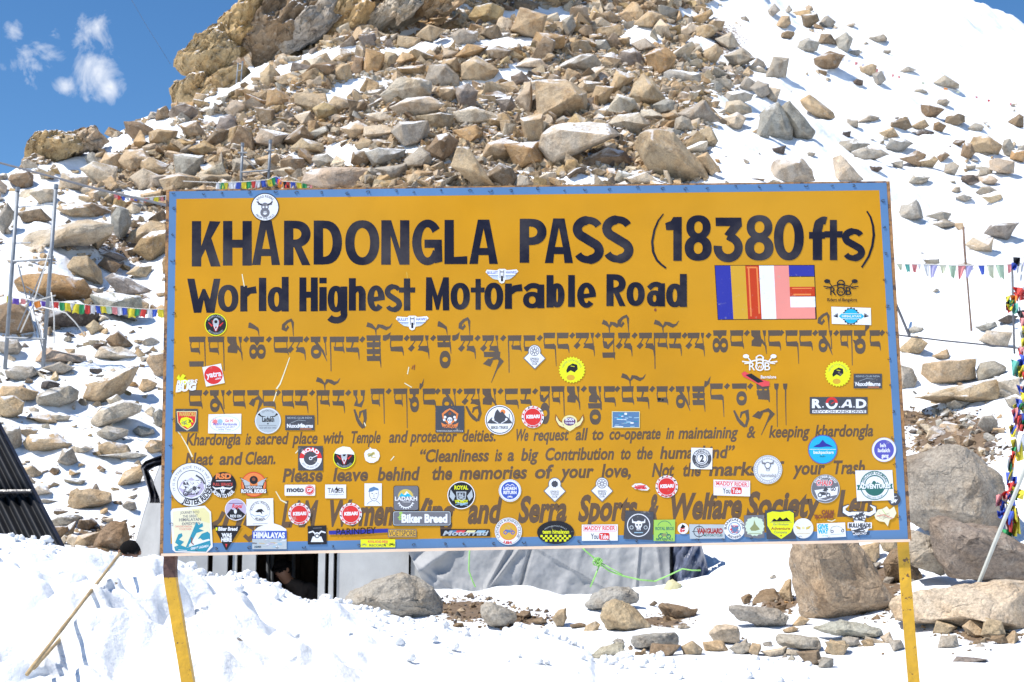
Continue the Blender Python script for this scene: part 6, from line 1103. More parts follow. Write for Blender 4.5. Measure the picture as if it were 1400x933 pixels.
@sticker('yellow winged horn emblem')
def _(p):
    for s in (-1, 1): p.poly([(778.6+s*19, 566.6), (778.6+s*19.8, 574), (778.6+s*15, 583), (778.6+s*8, 586), (778.6+s*9, 578), (778.6+s*14, 574)], 'brown'); p.poly([(778.6+s*18, 569), (778.6+s*18.6, 574), (778.6+s*14.4, 581.6), (778.6+s*8.4, 584.6), (778.6+s*9.4, 579), (778.6+s*14.6, 575.6)], 'pyel')
    p.poly([(768,582),(789.6,582),(784,587),(779,590),(774,587)], 'pyel'); p.disc(778.8, 576.4, 10.2, 'pyel', 8.4); p.disc(778.8, 576.6, 8, 'purple', 5.8); p.text('BORN', 773, 784.6, 575.6, 3.4, 'white', bold=.04); p.text('TO RIDE', 772.6, 785, 580, 2.6, 'white', bold=.03)
@sticker('small blue seascape sticker')
def _(p):
    p.rect(836.4, 562.6, 874.6, 585.4, 'pyel'); p.rect(837.4, 563.4, 873.8, 584.6, 'steel')
    r = np.random.default_rng(8)
    for k in range(26): x, y = r.uniform(838, 868), r.uniform(564, 584); p.line([(x, y), (min(x+r.uniform(3, 8), 873.6), y+r.uniform(-.8, .8))], r.uniform(.6, 1.8), ['cyan', 'paleblue', 'steel', 'teal', 'paleblue', 'white'][r.integers(6)])
    p.rect(853.6, 564.6, 857.2, 567.6, 'white'); p.line([(841,583),(852,584)], 1.4, 'white'); p.disc(864, 578.6, 2.6, 'white', 1.2)
@sticker('grey square with half dial reading ROAD')
def _(p):
    p.rect(407.6, 610.2, 441.6, 643.8, 'dgrey'); p.ring(424.8, 627, 9.4, 15.2, 'red', 180, 360, 24); p.ring(424.8, 627, 9.4, 15.2, 'white', 0, 180, 24); p.disc(424.8, 627, 8.8, 'dgrey'); p.arc_text('ROAD', 424.8, 627, 10, 0, 118, 4.6, 'white', bold=.05); p.arc_text('REVV ON AND DRIVE', 424.8, 627, 13.6, 180, 120, 2.6, 'dgrey', True); p.ring(424.8, 627, 1.4, 2.4, 'white', n=12); p.line([(426.6, 626.2), (434, 623)], 1, 'white')
sticker('round black badge with torn white top')(black_disc(470.6, 626, True))
@sticker('white oval sticker with small floral mark')
def _(p): p.poly([(498,620),(500,616.6),(505,614),(506,611.6),(508,613.8),(514,614.4),(518.4,618.6),(519.4,624),(517,629.6),(511,633),(505,633),(500,630),(498.4,625)], 'white'); squiggle(p, 502, 618, 514, 627, 'gold', 4, 1., 5); squiggle(p, 503, 619, 513, 626, 'olive', 3, .8, 6)
@sticker('white square with black ring and numeral 2')
def _(p):
    q = [(945,612.4),(974,613),(973.4,642),(944,641.4)]; p.poly(q, 'white'); p.disc(959.4, 627.2, 13.2, 'dgrey'); p.disc(959.4, 627.2, 8.4, 'white'); p.disc(959.4, 627.2, 7.4, 'dgrey'); p.disc(959.4, 627.2, 6.4, 'white'); p.text('2', 956.6, 962.6, 631.6, 9, 'dgrey', bold=.05); p.arc_text('BROTHERS', 959.4, 627.2, 9.4, 0, 130, 2.8, 'white', bold=.03); p.arc_text('ON WHEELS', 959.4, 627.2, 12.2, 180, 100, 2.4, 'white', True)
@sticker('bright blue disc with dark mountain')
def _(p):
    p.disc(1124.6, 614.8, 20, 'violet'); p.disc(1124.6, 614.8, 18.8, 'cyan'); p.poly([(1111.6,611.4),(1116,608.6),(1120,607),(1124.6,601.6),(1129,606.4),(1134,608.4),(1139,611.4),(1130,611),(1120,612)], 'royal'); p.line([(1106.6,614.6),(1142.6,614.6)], .6, 'white'); p.text('backpackers', 1112, 1139.6, 620.6, 4, 'white', bold=.03); p.text('leh', 1121, 1128, 625.4, 2.4, 'navy')
@sticker('violet blue disc with white rim by the right border')
def _(p):
    p.disc(1208.4, 615.2, 16.8, 'lilac'); p.disc(1208.4, 615.2, 16.2, 'white'); p.disc(1208.4, 615.2, 13.6, 'violet'); p.text('leh', 1203, 1211, 611.6, 5, 'white', bold=.03); p.text('ladakh', 1200, 1216.6, 618.4, 5, 'white', bold=.03); p.text('gang', 1205, 1214.6, 625.6, 5, 'white', bold=.04)
@sticker('white disc with horned skull above your Trash')
def _(p):
    p.disc(1049.6, 642.4, 19.8, 'silver'); p.disc(1049.6, 642.4, 19.2, 'white'); p.ring(1049.6, 642.4, 18, 18.6, 'dgrey')
    for k in range(40): a = k*math.pi/20; p.disc(1049.6+16.6*math.cos(a), 642.4+16.6*math.sin(a), .5, 'dgrey', n=6)
    p.ring(1049.6, 642.4, 14.6, 15.1, 'grey'); skull(p, 1049.4, 637.4, 8.4, 'grey', 'white'); p.disc(1049.4, 636.6, 3.2, 'white', 3.4); p.text('Nammalad', 1039.4, 1060, 652.4, 4.6, 'grey', shear=.2)
@sticker('large white disc reading JESTER RIDERS overlapping the left border')
def _(p):
    cx, cy = 262, 663; p.disc(cx, cy, 30.2, 'dgrey'); p.disc(cx, cy, 29.4, 'white'); p.ring(cx, cy, 19, 19.9, 'dgrey', n=48); p.arc_text('IT IS IN THE RIDE THAT WE LIVE', cx, cy, 22.6, -4, 210, 3.4, 'grey'); p.arc_text('JESTER RIDERS', cx+1, cy-.4, 27.6, 151, 118, 7.4, 'black', True, .04)
    p.poly([(244.4,668),(248,660),(252,657),(254,662),(258,655),(262,653),(268,658),(273,654),(278,661),(279.6,668),(274,676),(262,681),(252,678)], 'lilac'); p.poly([(246,667),(250,661),(254,666),(252,670)], 'white'); squiggle(p, 250, 656, 276, 678, 'dgrey', 14, 1.3, 11); squiggle(p, 250, 654, 276, 676, 'white', 10, 1.2, 12); p.ring(254, 675, 2.6, 3.8, 'dgrey', n=14); p.disc(266, 668, 3, 'dgrey'); p.line([(268,650),(276,655),(280,662)], 2.2, 'dgrey')
@sticker('black disc with orange initials and white bull skull')
def _(p):
    cx, cy = 305.6, 663; p.disc(cx, cy, 17.4, 'black'); p.text('RSD', cx-10.6, cx+10.4, cy-8.2, 6.8, 'orange', bold=.05, shear=.1); p.line([(cx-10, cy-5.4), (cx+10, cy-5.6)], 1, 'white'); p.text('FULL SERVICE', cx-14, cx+12.6, cy+1.4, 3.6, 'brown', bold=.03); p.text('FULL SERVICE', cx-14.2, cx+12.4, cy+1.1, 3.6, 'coral', bold=.0); skull(p, cx-1, cy+7, 7, 'white', 'black', False)
    for s in (-1, 1): p.line([(cx-1+s*3, cy+4.6), (cx-1+s*10, cy+5.4), (cx-1+s*14, cy+2.4)], [2, 2.4, .6], 'white')
    p.arc_text('BORN TO RIDE', cx, cy, 17.8, 180, 116, 4.6, 'white', True, .04)
@sticker('orange red disc with black wings reading ROYAL RIDERS')
def _(p):
    cx, cy = 347, 662.6; p.disc(cx, cy, 17, 'red'); p.disc(cx, cy, 16, 'orange'); wings(p, cx, cy-1, 38, 22, 'black'); wings(p, cx, cy-1, 35, 19, 'silver', 3); p.disc(cx, cy-6, 5.6, 'black'); p.disc(cx, cy-7, 2.4, 'brown'); p.rect(cx-13, cy+1.6, cx+13, cy+6, 'black'); p.text('VADODARA', cx-11.6, cx+11.6, cy+5.4, 3.2, 'white', bold=.03); p.rect(cx-18, cy+6.2, cx+18, cy+12, 'black'); p.text('ROYAL RIDERS', cx-17, cx+17, cy+11.4, 4.6, 'white', bold=.05)
@sticker('white strip reading moto with red disc')
def _(p): p.rrect(389.2, 663, 431, 678, 1.4, 'white'); p.text('moto', 392, 415.6, 672.8, 6.6, 'dgrey', bold=.05); p.disc(423.4, 670.4, 6.6, 'red'); p.ring(423.4, 670.4, 5.2, 5.7, 'white'); p.text('GP', 419.6, 427.4, 672.8, 5, 'white', bold=.03)
@sticker('white rectangle with black slashed lettering TAGER')
def _(p): p.rect(444.6, 662.8, 473.2, 681.6, 'white'); p.text('TAGER', 448, 470.6, 674, 6.4, 'grey', bold=.03); p.poly([(461,664.6),(458,670),(461,670.6),(457,676.6),(464,669.4),(461,668.8)], 'ink'); p.line([(449,676.6),(470,676.6)], .5, 'grey')
@sticker('white card with line drawing of a face in a cap')
def _(p):
    p.rect(498.4, 661.2, 522, 692, 'white'); p.poly([(503.6,673),(505,668),(511,665.6),(517,668),(518.4,671),(513,670.4),(509,672.4)], 'steel'); p.line([(505,672),(505.4,679),(508,683.6),(511.6,685.4),(515,683),(517,678.6),(517.4,672)], .7, 'grey'); p.line([(508,675),(510,675)], .8, 'ink'); p.line([(513.6,675),(515.6,675)], .8, 'ink'); p.line([(511.6,676),(511,679.4),(512.4,679.8)], .5, 'grey'); p.line([(509.4,682),(513.6,682)], .7, 'ink'); p.line([(501.6,690),(505,686.6),(509,685)], .6, 'grey'); p.line([(520,690),(517,686.6),(514,685)], .6, 'grey')
@sticker('grey rounded square reading LADAKH')
def _(p):
    p.rrect(538, 664.4, 572.6, 698.4, 3, 'black'); p.rrect(538.6, 664.8, 571.8, 697.6, 2.6, 'grey'); p.disc(554.6, 679.6, 10.6, 'gold'); p.poly([(544,681),(549,674),(552,677),(556,671.6),(560,676),(565.4,681)], 'cyan'); p.poly([(552,677),(556,671.6),(559.6,675.8),(556.6,674.6),(554.6,677)], 'white'); p.rect(542, 679.4, 568, 692, 'grey'); p.text('LADAKH', 540, 570.4, 684.6, 5.2, 'white', bold=.03); p.text('THE RIDE', 550, 561, 687.4, 1.9, 'white')
    p.ring(555, 684.6, 9, 10.4, 'white', 15, 165, 18)
    for k in range(9): a = math.radians(22+k*17); p.line([(555+10*math.cos(a), 684.6+10*math.sin(a)), (555+12*math.cos(a), 684.6+12*math.sin(a))], 1.1, 'white')
@sticker('long grey plate reading the Biker Breed')
def _(p): p.rrect(536.8, 699, 617, 719.6, 3, 'black'); p.rrect(537.6, 699.4, 616, 718.6, 2.6, 'silver'); p.rrect(538.4, 700.2, 615.2, 717.8, 2.2, 'grey'); p.text('the', 541, 553, 708.6, 5.6, 'lime', bold=.04, rot=-90); p.text('Biker Breed', 549, 611.6, 714.4, 10.6, 'white', bold=.05)
@sticker('round black badge with yellow word ROYAL')
def _(p):
    cx, cy = 630.6, 677.4; p.disc(cx, cy, 19, 'white'); p.disc(cx, cy, 17.8, 'black'); p.text('ROYAL', cx-9.4, cx+9.4, cy-8, 5, 'acid', bold=.04)
    for s in (-1, 1): p.poly([(cx+s*8, cy+1), (cx+s*14.6, cy-8), (cx+s*16, cy+2), (cx+s*11, cy+8)], 'silver')
    p.poly([(cx-7,cy-5),(cx+7,cy-5),(cx+6,cy+5),(cx,cy+9),(cx-6,cy+5)], 'silver'); p.poly([(cx-5.4,cy-3.6),(cx+5.4,cy-3.6),(cx+4.6,cy+4),(cx,cy+7),(cx-4.6,cy+4)], 'dgrey'); squiggle(p, cx-4, cy-3, cx+4, cy+5, 'silver', 5, .9, 9); p.text('VIKINGS', cx-9, cx+9, cy+11, 4.4, 'acid', bold=.04); squiggle(p, cx-10, cy+9, cx+10, cy+14, 'paleblue', 4, .7, 4)
@sticker('white disc with blue centre above and')
def _(p):
    cx, cy = 697.2, 671; p.disc(cx, cy, 15.4, 'white'); p.ring(cx, cy, 14.2, 14.6, 'grey'); p.disc(cx, cy, 12, 'blue'); p.text('LADAKH', cx-9, cx+9, cy-1, 4, 'white', bold=.05); p.text('RETURN', cx-9, cx+9, cy+4.6, 4, 'white', bold=.05); p.line([(cx-6, cy-6.6), (cx-3, cy-8.6), (cx, cy-6.4), (cx+3, cy-8.6), (cx+6, cy-6.6)], .8, 'white'); bike(p, cx, cy+8, 3.6, 'white')
@sticker('small torn red and white oval')
def _(p): p.poly([(863.4,665),(868,661.6),(876,661),(884,664),(888,668),(885,671),(877,670.6),(868,668.6)], 'white'); squiggle(p, 866, 663, 885, 669, 'coral', 8, 1.1, 3)
def maddy(x0, y0, x1, y1, k):
    def f(p):
        w, h = x1-x0, y1-y0; p.poly([(x0, y0), (x1, y0+k), (x1, y1+k), (x0, y1)], 'white'); p.rrect(x0+1.6, y0+1.4+k*.4, x1-1.6, y0+9.4+k*.6, 1.6, 'coral'); p.rrect(x0+2.2, y0+2+k*.4, x1-2.2, y0+8.8+k*.6, 1.2, 'white'); p.text('MADDY RIDER', x0+3.6, x1-3.6, y0+7.6, 5, 'coral', bold=.03, yb1=y0+7.6+k); p.text('You', x0+w*.25, x0+w*.46, y0+h*.88, 7.2, 'dgrey', bold=.02); p.rrect(x0+w*.48, y0+h*.50, x0+w*.77, y0+h*.93, 2.2, 'red'); p.text('Tube', x0+w*.51, x0+w*.74, y0+h*.86, 6., 'white', bold=.03)
    return f
sticker('white rectangle in red print above the word Welfare')(maddy(975.4, 656, 1025.4, 677.4, 1.6)); sticker('white rectangle in red print on the bottom border')(maddy(795.4, 717.6, 844.6, 739.8, -.4))
@sticker('grey disc with pink script and rider')
def _(p):
    cx, cy = 1128.4, 668.6; p.disc(cx, cy, 19.6, 'silver'); p.disc(cx, cy, 18.8, 'grey'); p.arc_text('EXPLORER MOTO', cx, cy, 15, 0, 120, 3, 'white', bold=.03); p.poly([(cx-15,cy+2),(cx+17.4,cy-3),(cx+16,cy+8),(cx-10,cy+14)], 'white'); p.text('CHALO', cx-12.6, cx+9.4, cy-4.6, 7, 'white', bold=.10, shear=.1); p.text('CHALO', cx-12.6, cx+9.4, cy-4.6, 7, 'coral', bold=.03, shear=.1); bike(p, cx-2, cy+6, 9, 'dgrey'); p.poly([(cx-4,cy+3),(cx,cy-3),(cx+4,cy+1),(cx,cy+4)], 'dgrey'); p.text('GO', cx+7, cx+14, cy+2.6, 4.6, 'dgrey', bold=.04); p.line([(cx-12,cy+14),(cx,cy+16),(cx+9,cy+13)], 1, 'white')
@sticker('small dark badge tucked behind the adventures sticker')
def _(p): p.disc(1222.4, 683, 8.6, 'dgrey'); squiggle(p, 1217, 678, 1228, 689, 'white', 6, 1.1, 2)
@sticker('white square with green badge reading ADVENTURES')
def _(p):
    p.poly([(1169,643.6),(1219.6,643),(1222.4,684),(1171.4,685.6)], 'white'); cx, cy = 1195.6, 664; p.disc(cx, cy, 20, 'green'); p.disc(cx, cy, 18.8, 'white'); p.disc(cx, cy, 14.4, 'green'); p.disc(cx, cy-1.6, 12.6, 'white', 11); mountains(p, cx-12, cx+12, cy+4, 13, 'green', 'white'); p.poly([(cx-12.4,cy+3),(cx+12.4,cy+3),(cx+9,cy+10),(cx,cy+13.6),(cx-9,cy+10)], 'green'); p.arc_text('DISCOVER GULMARG', cx, cy, 15.4, 0, 150, 3.6, 'green', bold=.03); p.poly([(cx-24.6,cy-.6),(cx+24.6,cy-2.4),(cx+23.6,cy+1),(cx+25,cy+4.6),(cx-24,cy+6.4),(cx-23,cy+3)], 'green'); p.text('ADVENTURES', cx-21.4, cx+21.8, cy+4.6, 5.6, 'white', bold=.05, yb1=cy+3.4); p.arc_text('TREKS AND TOURS', cx, cy, 18.2, 180, 80, 2.4, 'green', True)
@sticker('large cream poster sticker with teal mountains over the lower left corner')
def _(p):
    p.poly([(233.4,700),(236,695.8),(280,691.6),(288.6,700),(291,748),(282,756.6),(240,755.4),(236,752)], 'white'); p.poly([(235.6,699.4),(279.6,694.6),(286.8,702),(288.4,742),(238.6,752)], 'cream'); p.poly([(262,696.6),(279.6,694.6),(286.8,702),(287.4,716),(274,712)], 'pyel')
    for i, (t, a, b) in enumerate((('JOURNEY INTO', 246.6, 272.6), ('THE GREAT', 250, 270.6), ('HIMALAYAN', 245, 275), ('EXPEDITION', 249, 273.6))): p.text(t, a, b, 703+5.1*i, 3.4 if i != 2 else 4.2, 'grey', bold=.02, yb1=702+5.1*i)
    p.text('CHANGING HORIZONS', 239.6, 263, 721.4, 2.6, 'coral'); p.text('TOGETHER', 245, 262, 725, 2.4, 'coral')
    p.poly([(254,749),(268.6,714),(272,718),(277,715),(278,720),(272,723),(279,726),(269,729),(262,742),(258,748)], 'teal'); p.poly([(239.6,742),(244,731),(248.6,729),(250,733),(245,738),(252,741),(246,747)], 'teal'); p.poly([(270,738),(276,730),(284,727),(287.4,730),(287.6,738),(280,741),(274,736)], 'teal'); p.poly([(258,746),(268,733),(274,740),(286,737),(287.8,740),(272,746)], 'white'); p.line([(262,735),(263,738),(262,742),(265,745)], 1.6, 'brown'); p.poly([(238.4,748),(246,745),(256,749),(287.6,739),(288.4,745),(282,754.6),(240,753.6)], 'teal'); p.text('GREAT LADAKH', 261, 285, 752, 3, 'white', bold=.03, yb1=748); p.line([(244,752),(256,753)], .8, 'white')
@sticker('small round sticker with purple sky and black peak')
def _(p): p.disc(322.6, 697, 15, 'white'); p.disc(322.6, 697, 14.2, 'lilac'); p.poly([(310,703.6),(316,696),(320,698),(324,693),(330,699),(335.6,703.6),(331,708.6),(322,711),(314,708)], 'black'); p.text('Royal', 317.6, 331, 694.6, 5, 'coral', bold=.04, shear=.2); p.text('RIDE ON', 315, 330, 707.6, 3.4, 'white', bold=.03); p.disc(322, 699.6, 2, 'white', 3); p.line([(313,688.6),(332,688.4)], .8, 'purple')
@sticker('white square with ring of letters and bird')
def _(p):
    p.poly([(337,682.6),(373.6,681.4),(374.4,718),(337.4,719)], 'white'); p.ring(355.6, 699, 13.4, 13.9, 'grey'); p.arc_text('ROYAL RIDERS', 355.6, 699, 10.4, 0, 170, 3.2, 'grey', bold=.02); p.arc_text('MUMBAI', 355.6, 699, 13.2, 180, 66, 3.6, 'grey', True, .03); p.poly([(349,700),(353,696.6),(358,696),(362,700.6),(358,699.4),(359,704),(355.6,700.4),(352,701)], 'black'); p.line([(343.6,703),(348,706),(354,705),(360,707),(366,704)], .7, 'steel'); p.line([(346,716.6),(366,716)], .5, 'grey')
@sticker('black downward triangle reading Biker Breed WAS HERE')
def _(p): p.poly([(291.6,719),(330.6,719.4),(310.6,752),(308.6,752)], 'black'); p.text('Biker Breed', 298.6, 324.6, 725.6, 4.6, 'white', bold=.05, shear=.1); p.rect(295, 721.4, 297.4, 725.6, 'acid'); p.text('WAS', 303, 317, 734.4, 5, 'white', bold=.06); p.text('HERE', 302.6, 317, 740.6, 5, 'white', bold=.06); p.poly([(308,744),(311,744),(309.6,749)], 'red')
@sticker('blue and sandy landscape card reading HIMALAYAS with torn top')
def _(p):
    p.poly([(345,728),(353,721),(362,718),(372,715),(384,719),(391.6,724),(391.6,727),(345,728)], 'white'); p.rect(345, 726, 392, 738, 'blue'); p.rect(345, 737, 392, 751, 'silver'); p.text('HIMALAYAS', 346.6, 389.6, 735.6, 7, 'white', bold=.05); p.text('ON TOP OF THE', 347, 364, 728.6, 2, 'white')
    r = np.random.default_rng(5)
    for k in range(22): x, y = r.uniform(345, 384), r.uniform(737.6, 750); p.line([(x, y), (x+r.uniform(3, 8), y+r.uniform(-.6, .6))], r.uniform(.7, 1.8), ['skin', 'white', 'lilac', 'grey', 'silver', 'paleblue'][r.integers(6)])
    p.text('LADAKH', 348, 357, 749, 2.4, 'black', bold=.04)
@sticker('black square with white front view of a motorcycle')
def _(p): p.poly([(420.8,719.6),(446.4,718.6),(446.8,744.4),(421,744.8)], 'black'); front_bike(p, 433.6, 732.6, 11.6, 'white'); p.ring(433.6, 733, 2, 3.2, 'black', n=14); p.line([(428,722.4),(440,722)], .8, 'grey')
@sticker('purple brush stroke with crossed out lettering')
def _(p): p.line([(449.6,728.6),(470,728),(490,727.4),(510,726.4),(531,725.6)], [5, 5.4, 6, 5.6, 5], 'royal'); p.text('PARINDEY', 460, 514, 732.2, 8.6, 'ink', bold=.01, yb1=729.6)
@sticker('grey stencilled plate')
def _(p): p.rect(530.4, 723.6, 569.4, 734.8, 'grey'); p.rect(531.4, 724.6, 568.4, 733.8, 'ochre'); p.text('VOETSPORE', 532, 568, 733, 7.4, 'dgrey', bold=.01)
@sticker('yellow strip with red print on the bottom border')
def _(p): p.rect(493, 737.6, 540.4, 748.6, 'acid'); p.text('ROYAL ROAD INDIA', 503, 530.6, 742.4, 3.2, 'coral', bold=.04); p.text('RECORDS', 505, 528, 747.2, 2.8, 'dgrey', bold=.02); bike(p, 498, 744.4, 3.6, 'olive'); bike(p, 535.6, 744, 4.2, 'ink')
@sticker('long black plate with striped slanted lettering')
def _(p):
    p.poly([(602,723.6),(669.8,724),(670,733.6),(602.4,733.4)], 'black')
    for x, c in ((612,'steel'),(622,'coral'),(636,'pyel'),(650,'paleblue')): p.poly([(x+3,725.4),(x+15,725.4),(x+12,728.6),(x,728.6)], c)
    p.text('Motorrad', 606, 666, 732.2, 6, 'silver', bold=.03, shear=.5)
@sticker('round white sticker with orange centre and little motorcycle')
def _(p):
    cx, cy = 695, 726.6; p.disc(cx, cy, 18.6, 'white'); p.ring(cx, cy, 17, 17.6, 'grey'); p.disc(cx, cy, 12.4, 'orange'); p.disc(cx, cy, 11.4, 'ochre'); bike(p, cx+1, cy-.6, 8, 'violet', 'steel'); p.arc_text('LADAKH RIDING CLUB', cx, cy, 13.6, 0, 250, 2.8, 'grey', bold=.02); p.arc_text('LEH', cx, cy, 17, 184, 40, 3, 'red', True, .06)
@sticker('black oval with yellow checkered base reading team himalayan')
def _(p):
    cx, cy, rx, ry = 759.6, 728.2, 25.4, 15.8; p.disc(cx, cy, rx, 'black', ry, 40)
    for j in range(4):
        for i in range(-8, 9):
            if (i+j) % 2: continue
            x, y = cx+i*3.2, cy+5+j*3; 
            if all(((a-cx)/rx)**2+((b-cy)/ry)**2 < .97 for a, b in ((x-1.5, y-1.4), (x+1.5, y+1.4), (x-1.5, y+1.4), (x+1.5, y-1.4))): p.rect(x-1.6, y-1.5, x+1.6, y+1.5, 'acid')
    p.text('team himalayan', cx-18, cx+18.4, cy+1.6, 5.2, 'acid', bold=.03); p.arc_text('MOTORCYCLE RALLY', cx, cy+16, 24, 0, 74, 1.8, 'silver')
@sticker('black square with round horned skull emblem')
def _(p):
    p.poly([(855,698),(893.6,700),(892,738.6),(852.4,737)], 'dgrey'); cx, cy = 873, 718.4; p.ring(cx, cy, 14.6, 15.8, 'white', n=40); skull(p, cx, cy, 9.4, 'white', 'dgrey')
    for s in (-1, 1): p.ring(cx+s*9.6, cy+3, 1.8, 2.8, 'silver', n=12)
    p.line([(cx-6, cy+10), (cx+6, cy+10)], 1.2, 'paleblue')
@sticker('lime green square with motorcycle print')
def _(p): p.poly([(893.8,711),(923,710.6),(922.4,740.4),(893.4,739.8)], 'lime'); p.ring(908.4, 722.4, 9.4, 10.2, 'green', 200, 340, 14); p.text('ROYAL BROS', 896, 921, 725, 4.2, 'green', bold=.03); bike(p, 908.4, 731, 9, 'green', 'olive'); p.text('BIKE RENTALS', 897, 920, 739, 2.8, 'green', bold=.03)
@sticker('tiny white disc with red and black figure')
def _(p): p.disc(933.8, 723, 7.4, 'white'); p.poly([(930,722),(933,717),(937,720),(934,724)], 'ink'); squiggle(p, 929, 722, 938, 728, 'coral', 5, 1.2, 2)
@sticker('pale strip with target and maroon word VANGUARD')
def _(p): p.poly([(942,717),(990,717.4),(991,736.4),(943,737)], 'silver'); p.ring(955.6, 727, 6.6, 7.8, 'dgrey'); p.line([(955.6,717.6),(955.6,736)], .9, 'dgrey'); p.line([(946,727),(958,727)], .9, 'dgrey'); p.text('VANGUARD', 952.6, 988, 729.4, 6.4, 'dred', bold=.06); p.text('MOTORCYCLES', 962, 987.6, 733.6, 2.8, 'green', bold=.03)
@sticker('white ringed badge with striped face')
def _(p): p.disc(1004, 723, 14.6, 'white'); p.arc_text('BANGALORE', 1004, 723, 10.8, 0, 190, 3, 'dgrey', bold=.03); p.arc_text('RIDERS', 1004, 723, 13.4, 180, 90, 3, 'dgrey', True, .03); p.disc(1004, 722.6, 8.6, 'steel'); p.disc(1004, 722.6, 7.6, 'white'); squiggle(p, 998, 717, 1010, 729, 'coral', 8, 1.2, 3); squiggle(p, 998, 717, 1010, 729, 'steel', 7, 1., 4)
@sticker('pale green stamp shaped badge on dark ground')
def _(p): p.poly([(1017,705),(1044.6,704),(1045,735.4),(1036,736.6),(1017.4,734)], 'grey'); p.star(1031.6, 720, 12.2, 13.6, 14, 'mint'); p.rect(1021.6, 710, 1042, 730.6, 'mint'); p.poly([(1025,723),(1030,717),(1031,711),(1033,717),(1039,724),(1033,726),(1027,726)], 'olive'); p.line([(1023,729.6),(1040,729.6)], .8, 'olive')
@sticker('yellow shield with mountains on dark plate')
def _(p):
    p.poly([(1045.6,698),(1084.6,697),(1088,737),(1048,737.6)], 'dgrey'); p.poly([(1048.4,702),(1056,699.4),(1067,700.4),(1079,698.6),(1085,702),(1085.4,718),(1081,728),(1068,737),(1055,729),(1049,719)], 'acid'); p.poly([(1054,713.6),(1058,709),(1062,711.4),(1066,707),(1070,710.6),(1075,707.6),(1081,713)], 'ink'); p.text('the Himalayan', 1056.6, 1078, 718.4, 3, 'olive', bold=.02); p.line([(1052,714.6),(1083,714.4)], .5, 'olive'); p.text('Adventure', 1054, 1080, 724.6, 3.8, 'dred', bold=.02); p.text('Company', 1058, 1076, 729.4, 3.2, 'olive', bold=.02); p.disc(1067.6, 732.6, 1, 'dred')
@sticker('plain white disc with pale gold wings')
def _(p): p.disc(1098, 722.6, 13.8, 'white'); p.ring(1098, 722.6, 12.6, 12.9, 'cream'); wings(p, 1098, 722, 24, 9, 'gold', 3); p.disc(1098, 722, 2.2, 'pyel'); p.line([(1089,729.6),(1107,729.6)], .6, 'gold')
@sticker('white card reading GIVE WAY in blue')
def _(p): p.poly([(1116.4,716),(1155,714.6),(1156.4,734),(1117.4,736)], 'white'); p.text('GIVE', 1117.6, 1132, 723, 5.6, 'cyan', bold=.06); p.text('WAY', 1117.8, 1132.6, 729.6, 5.6, 'cyan', bold=.06); p.text('on road', 1124, 1132, 733.6, 2.4, 'cyan'); p.ring(1137.4, 727, 1.2, 2.2, 'dgrey', n=12); p.ring(1151.8, 726, 1.2, 2.2, 'dgrey', n=12); p.line([(1134.6,726),(1137,721),(1144,719.4),(1149,721),(1154,724.6)], .6, 'olive'); p.line([(1135,731.4),(1154,730)], .6, 'silver')
@sticker('dark cut-out script with flame above GIVE WAY')
def _(p): p.text('CALM', 1123, 1140, 703.6, 5.4, 'brown', bold=.06); p.text('ROAMER', 1114, 1140, 709, 4.6, 'brown', bold=.05, shear=.2); p.line([(1112,704),(1118,707),(1116,711)], 1.2, 'brown'); p.line([(1131,711.6),(1137,713),(1142,710.6)], 1.3, 'cream')
@sticker('white and black long horned bull reading BULLHEADS')
def _(p):
    cx = 1174.6
    for s in (-1, 1): p.line([(cx+s*5, 703), (cx+s*14, 703.6), (cx+s*21, 700), (cx+s*21, 694), (cx+s*14, 690)], [7, 7.4, 6.4, 5, 1.6], 'dgrey')
    for s in (-1, 1): p.line([(cx+s*5, 703), (cx+s*14, 703.4), (cx+s*20.6, 699.6), (cx+s*20.6, 694.6), (cx+s*14.6, 691)], [5, 5.4, 4.4, 3.2, .9], 'white')
    p.poly([(cx-11,700),(cx+11,700),(cx+9,707),(cx+6,716),(cx-6,716),(cx-9,707)], 'white'); squiggle(p, cx-9, 700, cx+9, 714, 'dgrey', 10, 1.1, 5); 
    for s in (-1, 1): p.poly([(cx+s*8,704.6),(cx+s*17,706),(cx+s*11,709)], 'dgrey')
    p.rect(cx-16, 714.6, cx+17, 722.6, 'white'); p.text('BULLHEADS', cx-14.6, cx+15.6, 721.2, 5, 'dgrey', bold=.07); p.poly([(cx-12,722),(cx+13,722),(cx+9,731),(cx-8,732)], 'white'); squiggle(p, cx-10, 722, cx+10, 728, 'dgrey', 6, 1.3, 7); p.text('MOTORCYCLE', cx-9, cx+14, 731, 3, 'dgrey', bold=.05)
@sticker('cream map outline sticker by the right border')
def _(p): p.poly([(1195,705),(1200,697),(1206,696),(1212,692.6),(1216,697),(1222,692.6),(1225.4,702),(1222,708),(1216,711),(1213.6,720),(1209,714),(1202,713),(1197,710)], 'cream'); squiggle(p, 1199, 699, 1221, 711, 'skin', 5, .7, 3); p.line([(1198,706),(1208,704),(1220,709)], .7, 'coral'); p.line([(1206,697),(1211,704)], .7, 'lime')
bpy.data.objects.remove(_fobj)
